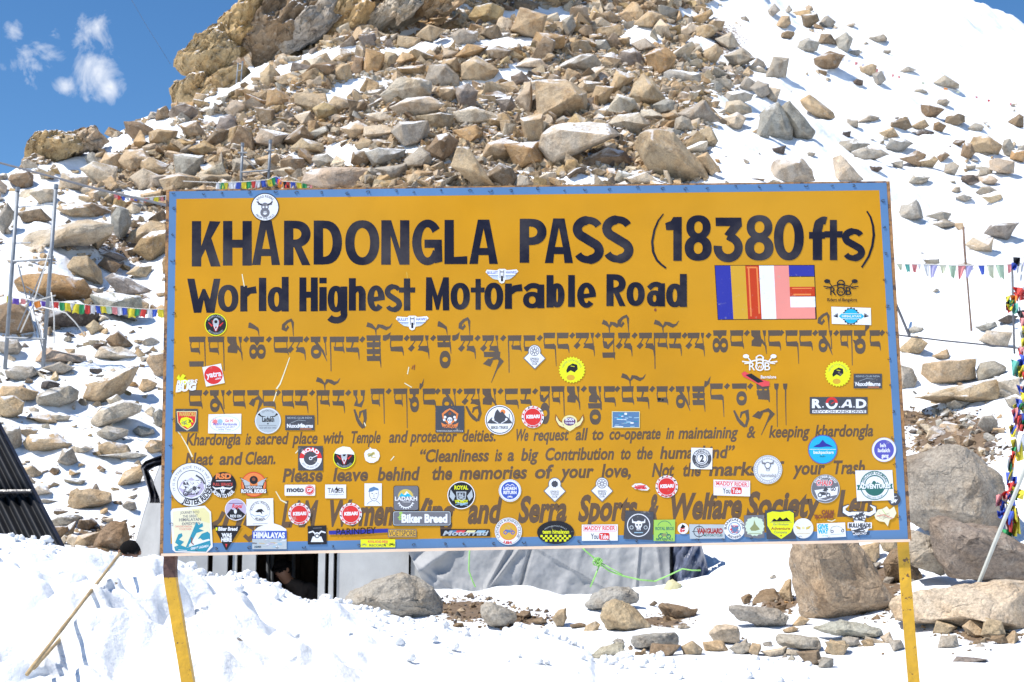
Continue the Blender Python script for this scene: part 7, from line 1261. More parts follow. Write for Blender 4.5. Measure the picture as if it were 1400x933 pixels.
# ================================================================ tent, roof, masts, flags, people
M_WPAN = mat_base('white_painted_board', (.50, .50, .485), .6, .12, 5, .15, 40)
M_TARP = mat_base('grey_tarpaulin', (.30, .303, .307), .62, .14, 3.2, .22, 30)
M_WTARP = mat_base('white_tarpaulin', (.35, .35, .345), .62, .16, 4, .2, 30)
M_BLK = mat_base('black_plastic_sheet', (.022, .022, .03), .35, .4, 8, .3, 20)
M_BLUEP = mat_base('blue_grey_plastic', (.11, .125, .18), .4, .5, 7, .4, 14)
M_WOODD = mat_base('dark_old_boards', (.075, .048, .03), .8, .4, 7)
M_ROPE = mat_base('lime_green_rope', (.30, .62, .16), .6, .1, 20)
M_ROPEW = mat_base('white_cord', (.62, .60, .56), .7, .1, 20)
M_STEEL = mat_base('galvanised_steel', (.20, .22, .245), .5, .2, 9, 0, metal=.2)
M_WIRE = mat_base('dark_cable', (.09, .09, .10), .6, .2, 9)
M_TIN = mat_base('black_corrugated_iron', (.008, .009, .012), .6, .5, 6, .1, 40, spec=.25)
M_STICK = mat_base('weathered_cane', (.40, .29, .15), .7, .35, 14, .3, 60)
M_DWOOD = mat_base('dark_wood_pole', (.16, .10, .07), .75, .35, 12)
M_SKIN = mat_base('skin', (.28, .15, .095), .6, .08, 20)
M_HAIR = mat_base('black_hair', (.008, .007, .007), .95, .3, 60, .9, 120, spec=.15)
M_JACK = mat_base('dark_jacket', (.045, .035, .03), .8, .25, 12, .3, 50)
M_SACK = mat_base('yellow_sack', (.58, .53, .30), .7, .15, 10, .4, 24)
tent = empty('tent_shelter', P(560, 812, 15.6), 'long low shelter of white boards and grey tarpaulin half hidden behind the sign', 'tent')
def pbox(m_, x0, x1, y0, y1, d, th, mi=0, yb=None):
    a = P(x0, y1, d); b = P(x1, y0, d); m_.box(((a[0]+b[0])/2, d+th/2, (a[2]+b[2])/2), abs(b[0]-a[0]), th, abs(b[2]-a[2]), mi)
for i, (x0, x1, dz) in enumerate(((232, 287.4, .0), (288.6, 314, -.02), (316, 327, .015), (329, 352.6, -.01), (459.6, 560, .0), (561, 905, .03))):
    m = MB(); pbox(m, x0, x1, 650, 842, 15+dz, .05); m.build('wall_panel', M_WPAN, tent)
for x0, x1 in ((433.6, 446.6), (448.2, 458)):
    m = MB(); pbox(m, x0, x1, 650, 842, 14.97, .08); m.build('door_frame', M_WPAN, tent)
m = MB(); pbox(m, 352.6, 433.6, 650, 742, 15.01, .05); m.build('door_frame', M_WPAN, tent)
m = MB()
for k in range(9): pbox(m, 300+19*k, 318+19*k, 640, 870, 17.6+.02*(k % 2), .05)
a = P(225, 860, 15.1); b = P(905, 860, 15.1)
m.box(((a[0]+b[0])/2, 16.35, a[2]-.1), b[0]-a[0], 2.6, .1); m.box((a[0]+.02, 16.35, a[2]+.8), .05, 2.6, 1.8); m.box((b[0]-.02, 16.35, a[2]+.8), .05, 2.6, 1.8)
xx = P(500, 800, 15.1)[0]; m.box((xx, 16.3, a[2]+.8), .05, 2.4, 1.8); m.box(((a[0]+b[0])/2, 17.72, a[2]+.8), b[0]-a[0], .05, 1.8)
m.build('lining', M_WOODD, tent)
m = MB()
for x in (366, 372, 401): m.tube([P(x, 845, 17.0), P(x+1, 660, 17.0)], .022, 8)
m.build('inner_pole', M_STEEL, tent)
# roof
def grid_obj(name, f, nu, nv, mat_, parent=None, th=.006, smooth=True):
    u, v = np.meshgrid(np.linspace(0, 1, nu), np.linspace(0, 1, nv)); V = f(u.ravel(), v.ravel()); Fq = grid_faces(nv, nu)
    dx = np.zeros_like(V); Vg = V.reshape(nv, nu, 3); du = np.gradient(Vg, axis=1); dv = np.gradient(Vg, axis=0); nn = np.cross(du, dv); nn /= np.linalg.norm(nn, axis=-1, keepdims=True)+1e-9
    V2 = (Vg+nn*th).reshape(-1, 3); n = len(V); b = [i for i in range(nu)]+[i*nu+nu-1 for i in range(1, nv)]+[(nv-1)*nu+i for i in range(nu-2, -1, -1)]+[i*nu for i in range(nv-2, 0, -1)]
    side = np.array([(b[i], b[(i+1) % len(b)], b[(i+1) % len(b)]+n, b[i]+n) for i in range(len(b))])
    return obj(name, np.r_[V, V2], np.r_[Fq[:, ::-1], Fq+n, side], mat_, parent, smooth=smooth)
def roof(u, v):
    L0 = P(228, 652, 14.9); R0 = P(908, 690, 14.9); top = np.array([0, 1.35, .34]); bk = np.array([0, 2.9, -.1])
    base = L0[None]+(R0-L0)[None]*u[:, None]; t = v[:, None]; off = np.where(t < .5, top*(t*2), top+(bk-top)*(t*2-1))
    r = base+off; r[:, 2] += fbm(r*2.2, 3, 3)*.05; return r
grid_obj('roof_sheet', roof, 60, 20, M_WTARP, tent)
BT = np.array([(512,800),(560,815),(600,812),(625,803),(645,806),(680,808),(700,812),(735,812),(770,815),(800,812),(850,806),(880,800),(915,806)], float)
def tarp(u, v):
    px_ = 508+u*408 + (1-v)*0; left_ = 512+v**.9*78; px_ = left_+(916-left_)*u; top_ = 672; bot = np.interp(px_, BT[:, 0], BT[:, 1])+6; py_ = top_+(bot-top_)*v
    # folds hanging in swags from the upper left, and taut creases toward the tie points
    f = .035*np.sin((px_-500)*.11+(py_-700)*.16)*np.exp(-((px_-560)/60)**2)
    f += .05*np.exp(-((py_-745-(px_-520)*.62)/9)**2)*(px_ < 640) - .04*np.exp(-((py_-735-(px_-520)*.75)/5)**2)*(px_ < 620) + .03*np.exp(-((py_-760-(px_-520)*.35)/7)**2)*(px_ < 660)
    for x0_, y0_, x1_, y1_, w_, a_ in ((695,748,663,806,3.2,.05),(712,748,668,806,3.,.05),(728,745,710,806,2.2,-.04),(735,750,830,806,4,.03),(874,745,869,800,2.,.035),(620,748,560,790,6,.04),(897,745,905,800,4,.03),(800,745,770,806,9,.02),(850,745,840,800,8,.02)):
        q = (py_-y0_)/(y1_-y0_); xc = x0_+(x1_-x0_)*q; f += a_*np.exp(-((px_-xc)/w_)**2)*np.clip(q+.6, 0, 1)
    d_ = 14.93-.22*v-f-.03*fbm(np.stack([px_/40, py_/40, px_*0], -1), 4, 6)
    return P(px_, py_, d_)
grid_obj('tarpaulin', tarp, 260, 60, M_TARP, tent)
def flank(u, v):
    # white sheet stretched from the ridge end down to the ground on the left
    t = v; xr = 238-0*u; xl = 222-45*t**.85; px_ = xl+(xr-xl)*u; py_ = 630+(775-630)*t; d_ = 15.5-.55*u*1-.05*np.sin(u*9+t*3)*t-.05*np.exp(-((u-.6)/.08)**2)*t
    return P(px_, py_, d_)
grid_obj('flank_sheet', flank, 40, 50, M_WTARP, tent)
def flankb(u, v):
    t = v; a_ = P(222-45*t**.85, 630+145*t, 15.5); bk_ = P(232-30*t, 640+135*t, 18); return a_+(bk_-a_)*u[:, None]
grid_obj('flank_sheet', flankb, 12, 30, M_WTARP, tent)
def drape(u, v):
    pts = np.array([(238,626),(226,628),(212,632),(202,637),(198,642),(203,655),(207,668),(211,680),(212,688)], float); s = np.linspace(0, 1, len(pts)); cx = np.interp(v, s, pts[:, 0]); cy = np.interp(v, s, pts[:, 1]); w_ = np.interp(v, s, [13,12,12,14,12,12,10,12,13])
    nx, ny = np.interp(v, s, [0,0,0,.5,.9,1,1,1,1]), np.interp(v, s, [1,1,1,.8,.4,.1,0,0,0]); px_ = cx+(u-.5)*w_*nx; py_ = cy+(u-.5)*w_*ny
    return P(px_, py_, 14.9-.05*np.sin(u*12+v*8)-.03*np.sin(v*30))
grid_obj('plastic_drape', drape, 16, 60, M_BLK, tent)
def bundle(u, v):
    xl = 913+8*v; xr = 946+32*v**1.1; a_ = u*math.pi; px_ = xl+(xr-xl)*(1-np.cos(a_))/2; py_ = 690+(812-690)*v; dd_ = 15.0-.35*np.sin(a_)-.05*fbm(np.stack([px_/9, py_/16, 0*px_], -1), 4, 4)-.03*np.sin(px_*.5+py_*.2)
    return P(px_, py_, dd_)
grid_obj('wrapped_bundle', bundle, 50, 40, M_BLUEP, tent)
m = MB(); pbox(m, 908, 924, 660, 812, 14.95, .3); m.build('gap_shade_block', M_BLK, tent)  # black box added to paint the shade of the gap beside the bundle
def rope(parent, pts, d, r, mat_, name='rope', lab=None):
    m_ = MB(); q = P(np.array([p[0] for p in pts]), np.array([p[1] for p in pts]), np.full(len(pts), d) if np.isscalar(d) else np.array(d)); m_.tube(q, r, 6); return tag(m_.build(name, mat_, parent, smooth=True), lab)
rope(tent, [(643,740),(641.5,760),(641,780),(645,792),(650,803)], 14.55, .008, M_ROPE)
rope(tent, [(790,742),(800,753),(812,763),(818,770),(833,781),(853,788),(875,793),(897,795)], 14.5, .009, M_ROPE)
rope(tent, [(820,772),(814,787),(807,803)], 14.5, .008, M_ROPE); rope(tent, [(822,770),(838,779),(851,786)], 14.48, .007, M_ROPE)
rope(tent, [(895,795),(912,788),(933,778),(946,780),(958,780)], 14.45, .008, M_ROPE)
m = MB(); rk = np.random.default_rng(4)
for _ in range(5):
    th = np.linspace(0, 2*math.pi, 14); cx, cy = 816+rk.uniform(-3, 3), 767+rk.uniform(-4, 4); a_, b_ = rk.uniform(2.5, 5), rk.uniform(2.5, 6); q = P(cx+a_*np.cos(th), cy+b_*np.sin(th), 14.47-.02*np.sin(2*th)); m.tube(q, .007, 5)
m.build('rope_knot', M_ROPE, tent, smooth=True)

# ---------------------------------------------------------------- people
def person(name, lab, joints, edges, radii, neck_z, hat, face_dir, head_c, head_r, hair_mat, hat_name):
    me = bpy.data.meshes.new('body'); me.from_pydata([tuple(j) for j in joints], edges, []); o = bpy.data.objects.new('body', me); C.objects.link(o)
    sk = o.modifiers.new('skin', 'SKIN'); 
    for v, r in zip(me.skin_vertices[0].data, radii): v.radius = (r, r)
    me.skin_vertices[0].data[0].use_root = True; ss = o.modifiers.new('sub', 'SUBSURF'); ss.levels = 2; ss.render_levels = 2
    dg = bpy.context.evaluated_depsgraph_get(); ev = o.evaluated_get(dg).to_mesh(); V = np.array([v.co[:] for v in ev.vertices]); Fs = [tuple(p.vertices) for p in ev.polygons]; o.evaluated_get(dg).to_mesh_clear(); bpy.data.objects.remove(o)
    f = np.array(face_dir, float); f /= np.linalg.norm(f); hc = np.array(head_c); up = np.cross(np.cross(f, [0, 0, 1.]), f); up /= np.linalg.norm(up); rt = np.cross(f, up)
    # carve a face into the continuous head: brow, nose, chin
    q = (V-hc)/head_r; a_, b_, c_ = q@f, q@up, q@rt; near = (np.linalg.norm(q, axis=1) < 1.5)
    bumpn = .30*np.exp(-((b_+.12)/.22)**2-(c_/.16)**2)*(a_ > .3)-.10*np.exp(-((b_-.12)/.14)**2-((np.abs(c_)-.36)/.18)**2)*(a_ > .3)+.08*np.exp(-((b_+.62)/.16)**2-(c_/.3)**2)*(a_ > .2)
    V = V+np.where(near, bumpn, 0)[:, None]*f*head_r
    cen = np.array([V[list(g_)].mean(0) for g_ in Fs]); hd = np.linalg.norm(cen-hc, axis=1) < head_r*1.55
    root = empty(name, (V[:, 0].mean(), V[:, 1].mean(), V[:, 2].min()), lab, 'person')
    obj('body', V, Fs, [M_JACK, M_SKIN], root, mi=[1 if h else 0 for h in hd], smooth=True)
    # hair or cap: shell over the upper back of the skull
    Vi, Ti = ico(3); qn = Vi/np.linalg.norm(Vi, axis=1, keepdims=True); ha, hb, hc_ = qn@np.array([1,0,0]), qn@np.array([0,1,0]), qn@np.array([0,0,1])
    hv = hc+head_r*(1.20*(ha[:, None]*.92*f+hc_[:, None]*up+hb[:, None]*.86*rt)); keep = (hc_ > (.38 if hat else .18)+.0)|((ha < -.05) & (hc_ > -.45)); 
    hv = hv+(fbm(qn*5, 3, 2)*.06*head_r)[:, None]*(ha[:, None]*f+hc_[:, None]*up+hb[:, None]*rt); hv[~keep] = hc+(hv[~keep]-hc)*.72
    obj(hat_name, hv, Ti, hair_mat, root, smooth=True)
    if hat:
        m_ = MB(); m_.tube([hc+head_r*(1.22*(.92*math.cos(t)*f+.86*math.sin(t)*rt)+.36*up) for t in np.linspace(0, 2*math.pi, 20)], head_r*.13, 6); m_.build('cap_brim', hair_mat, root, smooth=True)
    for s in (-1, 1):
        m_ = MB(); c0 = hc+head_r*(.90*f*.96+.14*up+s*.34*rt); m_.add(Vi*head_r*.11+c0, Ti); m_.build('eye', mat_eye, root, smooth=True)
        m_ = MB(); c0 = hc+head_r*(.0*f-.02*up+s*.98*rt); m_.add(Vi*head_r*np.array([.16, .16, .26])+c0, Ti); m_.build('ear', M_SKIN, root, smooth=True)
    m_ = MB(); m_.tube([hc+head_r*(.97*f-.42*up+s*rt) for s in (-.26, 0, .26)], head_r*.05, 6); m_.build('mouth', mat_lip, root, smooth=True)
mat_eye = mat_base('eye', (.05, .04, .04), .2, .05); mat_lip = mat_base('lips', (.20, .08, .06), .5, .05)
c = P(386, 782, 15.75); hr = .098
J = [c+np.array([.36,.30,-.62]), c+np.array([.30,.26,-.36]), c+np.array([.18,.17,-.18]), c+np.array([.05,.05,-.10]), c+np.array([0,0,-.01]), c+np.array([-.005,-.01,.07]),
     c+np.array([.02,.28,-.20]), c+np.array([-.06,.16,-.42]), c+np.array([-.16,-.04,-.46]), c+np.array([.36,.03,-.20]), c+np.array([.30,-.14,-.42]), c+np.array([.06,-.18,-.48]),
     c+np.array([.02,.05,-.70]), c+np.array([.0,.0,-1.02]), c+np.array([.20,-.14,-.70]), c+np.array([.16,-.18,-1.02])]
person('person', 'person in dark jacket and black cap bending forward inside the dark doorway', J, [(0,1),(1,2),(2,3),(3,4),(4,5),(2,6),(6,7),(7,8),(2,9),(9,10),(10,11),(0,12),(12,13),(0,14),(14,15)],
       [.15,.16,.13,.055,.088,.07,.075,.05,.035,.075,.05,.035,.08,.05,.08,.05], 0, True, (-.62,-.62,-.42), c+np.array([-.0,-.0,.025]), hr, M_HAIR, 'cap')
c = P(177, 759, 13.4)
J = [c+np.array([.05,.10,-.72]), c+np.array([.04,.10,-.44]), c+np.array([.02,.05,-.24]), c+np.array([.0,.0,-.12]), c+np.array([0,0,-.01]), c+np.array([0,0,.06]),
     c+np.array([-.17,.05,-.27]), c+np.array([-.24,-.04,-.52]), c+np.array([-.10,-.20,-.60]), c+np.array([.20,.05,-.27]), c+np.array([.26,-.04,-.52]), c+np.array([.12,-.20,-.60]),
     c+np.array([-.10,-.2,-.80]), c+np.array([-.10,-.2,-1.1]), c+np.array([.16,-.2,-.80]), c+np.array([.16,-.2,-1.1])]
person('person', 'person with tousled black hair whose head just shows over the snow bank', J, [(0,1),(1,2),(2,3),(3,4),(4,5),(2,6),(6,7),(7,8),(2,9),(9,10),(10,11),(0,12),(12,13),(0,14),(14,15)],
       [.14,.15,.12,.05,.088,.07,.07,.05,.035,.07,.05,.035,.08,.05,.08,.05], 0, False, (.45,-.85,-.25), c+np.array([0,0,.025]), .096, M_HAIR, 'hair')

# ---------------------------------------------------------------- corrugated roof at the left edge
rf = empty('corrugated_roof', P(-40, 760, 12.2), 'black corrugated iron roof end poking in at the left edge above the snow bank', 'roof')
E0, E1 = P(-8, 572, 12.7), P(84, 750, 11.6); EL = (E1-E0); WL = np.array([-2.4, .55, .0]); NR = np.cross(EL, WL); NR /= np.linalg.norm(NR); NR = NR if NR[1] < 0 else -NR
def sheet(t0, t1, lift):
    def f(u, v):
        s = t0+(t1-t0)*v; w_ = u; q = E0[None]+EL[None]*s[:, None]+WL[None]*w_[:, None]; return q+NR*(lift+.022*np.sin(w_*2.46/.105*2*math.pi))[:, None]
    return f
grid_obj('corrugated_sheet', sheet(-.15, .635, .03), 360, 6, M_TIN, rf, .003); grid_obj('corrugated_sheet', sheet(.60, 1.15, -.02), 360, 6, M_TIN, rf, .003)
m = MB(); a_ = E0+EL*.62+NR*.06; m.tube([a_+WL*.0, a_+WL*.5, a_+WL], .018, 6); m.build('purlin', M_BLK, rf)
m = MB(); m.tube([E0+EL*-.15+NR*-.06, E0+EL*1.15+NR*-.06], .03, 6); m.tube([E0+EL*-.15+NR*-.06+WL, E0+EL*1.15+NR*-.06+WL], .03, 6); m.build('rafter', M_BLK, rf)
m = MB(); q = E0+EL*.3+WL*.5; m.box((q[0], q[1]+.5, q[2]-1.2), 1.6, .1, 2.2); m.build('wall_panel', M_WOODD, rf)

# ---------------------------------------------------------------- steel frames and cables
def depth_at(px_, py_): 
    v = hit(px_, py_)[0]; return float(v) if np.isfinite(v) else 45.
def frame(lab, poles, bars, braces, r, d, extra_mat=None):
    t = empty('steel_frame', P(*poles[0][1], d), lab, 'mast', 'steel frames on the slope')
    for a_, b_ in poles:
        m_ = MB(); qa, qb = P(*a_, d), P(*b_, d); qb2 = qb+(qb-qa)*.12; m_.tube([qa, qb2], r, 10); m_.build('pole', M_STEEL, t, smooth=True)
        m_ = MB(); m_.tube([qa+np.array([0,0,.0]), qa+np.array([0,0,r*2.2])], r*1.25, 8); m_.build('insulator', M_STEEL, t)
    for a_, b_ in bars: m_ = MB(); m_.tube([P(*a_, d-r), P(*b_, d-r)], r*.62, 6); m_.build('crossbar', M_STEEL, t)
    for a_, b_ in braces: m_ = MB(); m_.tube([P(*a_, d+r), P(*b_, d+r)], r*.32, 6); m_.build('brace', M_STEEL, t)
    return t
d0 = depth_at(8, 488)-.3
frame('tall two legged steel frame with crossbars at the left edge', [((24,262),(8,488)),((76.5,258),(60.5,478))], [((18,357.5),(70,354.5)),((9,462),(64,464))], [((25,362),(50,462)),((66,352),(24,452)),((22,284),(74,279)),((40,398),(58,478)),((62,408),(36,392)),((16,333),(42,332))], 2.7*d0/F, d0)
for lb, pts in (('longest loose pale cord trailing right from the left steel frame', ((58,420),(90,428),(102,440),(116,458))), ('pale cord slanting up between the legs of the left steel frame', ((28,455),(44,420),(60,370),(68,340))), ('slack pale cord strung level across the left steel frame', ((20,405),(48,412),(76,404))), ('short pale cord hanging inside the left steel frame', ((58,470),(52,440),(40,420))), ('pale cord hanging straight down right of the left steel frame', ((74,470),(74,430),(70,400)))):
    tag(rope(None, pts, d0-.1, .012, M_ROPEW, 'cord'), lb, 'cord', 'loose cords round the left steel frame')
d1 = depth_at(330, 262)-.2
frame('small grey steel frame above the sign top left corner', [((331.5,200),(329,262)),((369.5,196),(366.5,258))], [((325,209),(338,209)),((364,206),(375,206)),((330,236),(367,233))], [((331,214),(366,246))], 2.0*d1/F, d1)
d2 = depth_at(326, 116)-.2
frame('tiny steel frame at the foot of the overhanging cliff', [((325.5,88),(323,112)),((331.5,86),(329.5,110))], [((325,97),(331,96))], [], .9*d2/F, d2)
def cable(lab, pts, ds, r, mat_=None):
    tag(rope(None, pts, ds, r, mat_ or M_WIRE, 'cable'), lab, 'cable')
cable('thick grey cable slanting down from the upper left to the sign', [(-200,172),(-60,207),(0,223),(68,241),(136,259.5),(190,272),(234,282.5),(300,300)], [22,20,19,18,17,16,15,14], .016)
cable('thin dark cable crossing low behind the sign on the right', [(1150,450),(1225,458),(1290,466),(1350,472),(1400,477),(1500,484)], 20, .013)
cable('faint thin wire in the sky over the left slope', [(140,-40),(180,0),(200,35),(217,62),(233,88)], 40, .005, M_WIRE)
def stick(lab, pts, ds, r, mat_, cat='pole', name='wooden_pole'):
    m_ = MB(); q = P(np.array([p_[0] for p_ in pts]), np.array([p_[1] for p_ in pts]), np.array(ds, float)); m_.tube(q, r, 8); tag(m_.build(name, mat_, None, smooth=True), lab, cat)
ds_ = depth_at(1328, 452)-.1
stick('thin upright wooden stick standing on the snow right of the sign', [(1317,311),(1319,345),(1323,390),(1328.6,458),(1330,470)], [ds_]*5, [1.7*ds_/F]*2+[1.4*ds_/F]*3, M_DWOOD)
ds_ = depth_at(1241, 452)-.1
stick('dark leaning pole touching the sign right edge', [(1196,350),(1214,390),(1228,423),(1242.6,458),(1245,464)], [ds_]*5, 2.0*ds_/F, M_WIRE)
def cane(lab, p0, p1, r, lift=.05):
    t_ = np.linspace(0, 1, 40); x = p0[0]+(p1[0]-p0[0])*t_; y = p0[1]+(p1[1]-p0[1])*t_; dv = np.linspace(6.2, 10.4, 700); dh_ = []
    for a_, b_ in zip(x, y):
        rr = P(np.full(700, a_), np.full(700, b_), dv); lo_ = rr[:, 2] < bank_top(700+F*rr[:, 0]/rr[:, 1], dv)+.008; dh_.append(dv[np.argmax(lo_)] if lo_.any() else np.nan)
    iv = 1/np.array(dh_); ok_ = np.isfinite(iv); co_ = np.polyfit(t_[ok_], iv[ok_], 1); line_ = np.polyval(co_, t_); line_ += np.percentile((iv-line_)[ok_], 96); pts = P(x, y, 1/line_)[::3]
    m_ = MB(); m_.tube(pts, r*(1+.18*(np.arange(len(pts)) % 4 == 0)), 8); tag(m_.build('bamboo_cane', M_STICK, None, smooth=True), lab, 'stick')
cane('long bamboo cane lying on the snow bank at the left', (164,757), (37,922), .0085, .10)
cane('short broken cane beside the long bamboo cane', (95,860), (46,914), .008, .07)
stick('pale metal pole leaning up to the right across the boulders', [(1310,872),(1334,808),(1361,740),(1385,682),(1402,640),(1440,548)], [10.6,10.5,10.4,10.3,10.2,10.0], .0155, mat_base('pale_pipe', (.50, .51, .46), .5, .12, 8), 'pole', 'metal_pole')
stick('thin dark post at the right edge among hanging flags', [(1384,368),(1385,420),(1386.5,470),(1387,484)], [15.2]*4, .012, M_WIRE, 'pole', 'metal_post')
sk_ = bpy.data.objects
Vi, Ti = ico(3); c0 = P(920, 806, 13.6); V = Vi*np.array([.085, .07, .085]); V = V*(1+.16*fbm(Vi*2.2, 4, 4)[:, None]); V[:, 2] = np.maximum(V[:, 2], -.06)
tag(obj('sack', V+c0, Ti, M_SACK, smooth=True), 'small crumpled pale yellow bag in the snow by the tent end', 'bag')

# ---------------------------------------------------------------- prayer flags
FC = dict(b=(.05, .10, .48), w=(.66, .66, .68), r=(.60, .05, .04), g=(.03, .30, .10), y=(.72, .60, .04), p=(.66, .24, .24), v=(.13, .07, .38), o=(.70, .24, .04), l=(.42, .55, .40), n=(.40, .38, .62), k=(.02, .02, .025), q=(.58, .60, .44), t=(.10, .36, .30))
MF = {k: mat_base('flag_cloth_'+k, v, .8, .12, 9) for k, v in FC.items()}
def flag_string(lab, cord, d, flags, r=.006, size=(7, 10), taper=0., grp=True, seed=0):
    """cord: photograph path; flags: (x, colour[, width, height]) hung from it"""
    rg_ = np.random.default_rng(seed+3); cp_ = np.array(cord, float); dd_ = np.full(len(cord), d) if np.isscalar(d) else np.array(d, float)
    t = empty('prayer_flags', P(cp_[:, 0].mean(), cp_[:, 1].max()+size[1], dd_.mean()), lab, 'prayer flags', 'strings of prayer flags' if grp else None)
    m_ = MB(); m_.tube(P(cp_[:, 0], cp_[:, 1], dd_), r, 5); m_.build('cord', M_ROPEW, t)
    for fl in flags:
        x, c_ = fl[0], fl[1]; w_ = fl[2] if len(fl) > 2 else size[0]; h_ = fl[3] if len(fl) > 3 else size[1]
        y = np.interp(x, cp_[:, 0], cp_[:, 1]); dq = np.interp(x, cp_[:, 0], dd_); ph = rg_.uniform(0, 6); sw = rg_.uniform(-.25, .25); tp = taper*rg_.uniform(.5, 1.1)
        def f(u, v): 
            wid = w_*(1-tp*v); px_ = x+(u-.5)*wid+sw*h_*v; py_ = y+h_*v*(1+.08*np.sin(u*5+ph))+(u-.5)*rg_.uniform(-.0, .1)*w_; return P(px_, py_, dq+.02*np.sin(u*6+ph)*(.2+v)*w_/8+.03*v)
        grid_obj('flag', f, 6, 6, MF[c_], t, .002)
    return t
e = lambda x: x/3.11
df = depth_at(150, 470)-1.5
flag_string('string of bright square prayer flags from the left steel frame to the sign', [(6,402),(20,408),(46,410),(62,412),(80,413),(120,417),(160,420),(200,423),(235,423),(260,424)], df,
 [(e(40),'y',8,9),(e(68),'v',9,8),(e(98),'p',7,7),(e(130),'b',7,10),(e(155),'o',9,10),(e(185),'v',8,9),(e(210),'w',6,8),(e(240),'r',7,9),(e(263),'g',7,11),(e(286),'y',8,12),(e(308),'w',5,10),(e(327),'y',9,13),(e(349),'g',7,13),(e(372),'r',7,12),(e(395),'w',7,12),(e(414),'b',6,11),(e(438),'y',8,10),(e(460),'l',7,10),(e(487),'p',7,10),(e(508),'w',7,11),(e(528),'b',7,10),(e(558),'y',10,13),(e(585),'g',6,10),(e(612),'r',7,11),(e(636),'w',7,12),(e(658),'b',8,11),(e(683),'y',8,11),(e(704),'l',6,11),(236,'b'),(246,'r')], size=(7, 11), seed=1)
df = depth_at(200, 290)-.8
flag_string('small faint flag string high on the slope left of the sign', [(120,255),(150,262),(165,268),(195,271),(228,268),(250,268)], df, [(158,'p',5,6),(163,'r',4,6),(168,'b',4,6),(174,'w',4,6),(180,'p',4,5),(186,'b',4,5),(193,'w',4,6),(200,'p',4,6),(207,'w',5,7),(214,'y',6,8),(221,'p',4,7),(228,'w',4,6),(236,'r',4,6)], .01, (4, 6), seed=2)
s_ = lambda x: x/4.056+220
df = depth_at(400, 262)-.4
flag_string('row of prayer flags along the top edge of the sign', [(250,248),(300,250),(330,249),(366,246),(378,241),(386,248),(420,250),(460,251),(480,253),(540,262)], df,
 [(s_(x), c_, 6.4, 10) for x, c_ in ((320,'w'),(338,'g'),(360,'y'),(385,'w'),(408,'w'),(432,'b'),(460,'y'),(487,'g'),(513,'r'),(540,'w'),(566,'b'),(600,'y'),(622,'g'),(646,'b'),(668,'o'),(700,'r'),(732,'b'),(764,'y'),(795,'g'),(835,'p'),(866,'w'),(898,'b'),(930,'w'),(965,'y'),(992,'w'),(1020,'r'))]+[(376,'b',7,7),(383,'r',6,7),(390,'k',7,9)], .01, seed=3)
g_ = lambda x: x/3.11+1200
df = depth_at(1300, 470)-2
flag_string('line of pale pointed flags over open snow right of the sign', [(1190,356),(1222,361),(1262,361.5),(1300,363),(1340,363),(1372,362),(1410,358),(1440,352)], df,
 [(g_(92),'q',8,9),(g_(125),'t',7,11),(g_(157),'p',8,11),(g_(178),'w',5,7),(g_(206),'w',9,16),(g_(240),'n',11,18),(g_(278),'q',9,11),(g_(318),'l',11,17),(g_(358),'p',11,18),(g_(392),'n',11,17),(g_(440),'b',9,13),(g_(478),'q',10,17),(g_(518),'l',12,19),(1381,'p',8,12),(1392,'w',9,14),(1402,'n',9,14)], .008, (9, 14), .75, seed=4)
df = depth_at(1260, 112)-.2
flag_string('tiny half buried flags crossing the upper right snowfield', [(1130,70),(1150,78),(1180,88),(1215,100),(1260,112),(1300,122),(1350,136),(1400,144)], [depth_at(x, y+6)-.3 for x, y in ((1130,70),(1150,78),(1180,88),(1215,100),(1260,112),(1300,122),(1350,136),(1400,144))],
 [(1144,'r',6,8),(1152,'w',5,5),(1161,'w',4,4),(1171,'p',4,4),(1182,'b',7,9),(1187,'y',7,8),(1198,'p',6,6),(1206,'w',6,8),(1221,'p',3,4),(1229,'p',3,4),(1262,'q',4,3),(1293,'o',5,3),(1310,'q',4,3),(1335,'p',3,3),(1352,'r',3,3),(1382,'p',3,3)], .006, (4, 4), seed=5)
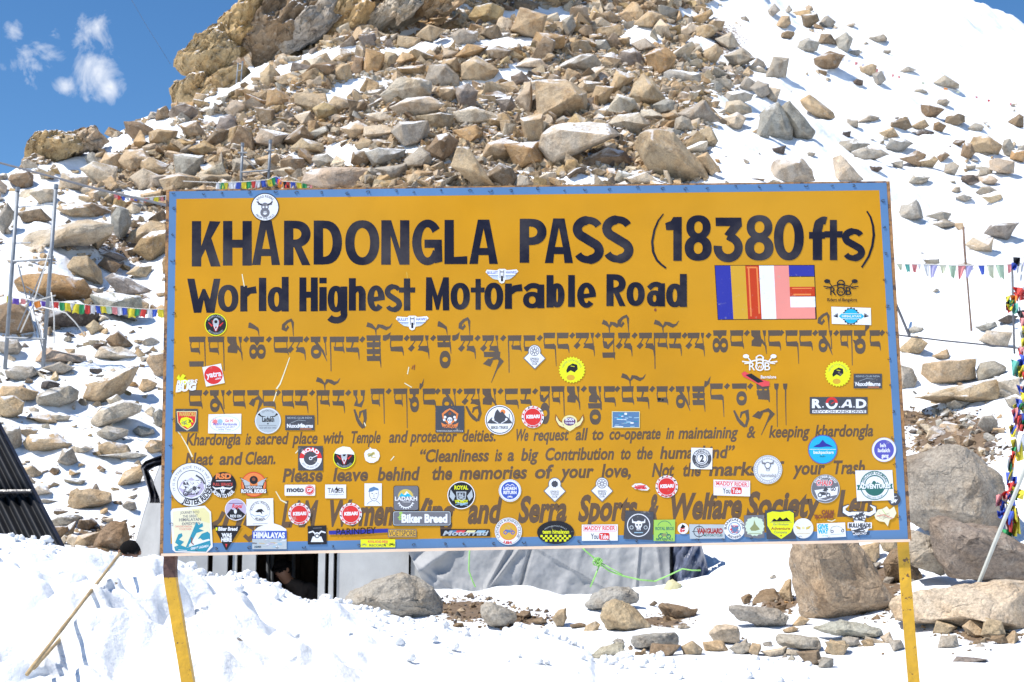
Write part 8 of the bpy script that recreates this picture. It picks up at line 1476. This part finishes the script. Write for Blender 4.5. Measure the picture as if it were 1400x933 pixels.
# dense hanging garland at the right edge
t = empty('prayer_flags', P(1385, 780, 11.2), 'dense hanging garland of bright prayer flags at the right edge', 'prayer flags', 'strings of prayer flags')
path = np.array([(1404,300,13),(1397,370,12.8),(1393,410,12.6),(1398,470,12.2),(1400,530,11.9),(1393,565,11.7),(1390,600,11.6),(1385,640,11.4),(1379,668,11.3),(1374,700,11.2),(1378,735,11.2),(1386,778,11.2)], float)
m = MB(); m.tube(P(path[:, 0], path[:, 1], path[:, 2]), .008, 6); m.build('cord', M_ROPEW, t)
GL = [(1390,352,'k',8,12,0),(1393,398,'r',12,13,.2),(1386,404,'o',7,12,0),(1378,412,'k',6,12,0),(1381,418,'r',8,9,0),(1386,416,'t',9,13,.2),(1397,392,'w',8,10,0),(1395,425,'k',8,13,.3),(1399,440,'b',7,14,0),(1397,452,'w',7,12,.2),(1400,462,'y',8,12,0),(1396,476,'r',7,10,0),(1399,486,'b',9,13,.2),(1388,493,'t',9,22,0),(1396,500,'y',8,11,0),(1401,508,'r',7,10,.1),(1398,518,'w',8,12,0),(1395,528,'b',9,13,.2),
 (1400,538,'y',9,12,0),(1393,546,'b',7,12,0),(1399,552,'w',8,13,.3),(1390,552,'y',9,17,.1),(1395,566,'b',9,22,.1),(1391,572,'p',7,18,0),(1401,574,'g',6,12,0),(1385,582,'y',8,16,.0),(1389,600,'y',12,30,.2),(1383,622,'o',8,22,0),(1386,612,'g',5,14,0),(1379,646,'b',6,18,0),(1384,640,'w',4,18,0),(1382,660,'r',7,12,0),(1375,672,'r',8,10,0),(1381,676,'b',8,16,.3),(1392,668,'y',14,14,.1),(1370,684,'b',9,20,.1),(1376,690,'w',6,14,.2),(1382,688,'y',8,26,.3),(1367,700,'b',7,9,0),(1378,704,'r',9,24,.15),(1388,700,'r',7,16,.1),(1387,704,'y',9,26,.2),(1377,724,'g',12,16,0),(1383,738,'r',7,38,.05)]
rgf = np.random.default_rng(12)
GL += [(x+rgf.uniform(-6, 6), y+rgf.uniform(-9, 9), 'brygwbyp'[rgf.integers(8)], w_*.85, h_*.8, sk2+rgf.uniform(-.2, .2)) for x, y, c_, w_, h_, sk2 in GL]
for x, y, c_, w_, h_, sk2 in GL:
    dq = float(np.interp(y, path[:, 1], path[:, 2]))-rgf.uniform(0, .12); ph = rgf.uniform(0, 6); rot_ = rgf.uniform(-.5, .5)
    def f(u, v):
        a_ = (u-.5)*w_*1.3*(1-.35*v); b_ = h_*v; return P(x+a_*math.cos(rot_)+sk2*b_, y+b_+a_*math.sin(rot_), dq+.05*np.sin(u*5+ph+v*4))
    grid_obj('flag', f, 7, 9, MF[c_], t, .002)
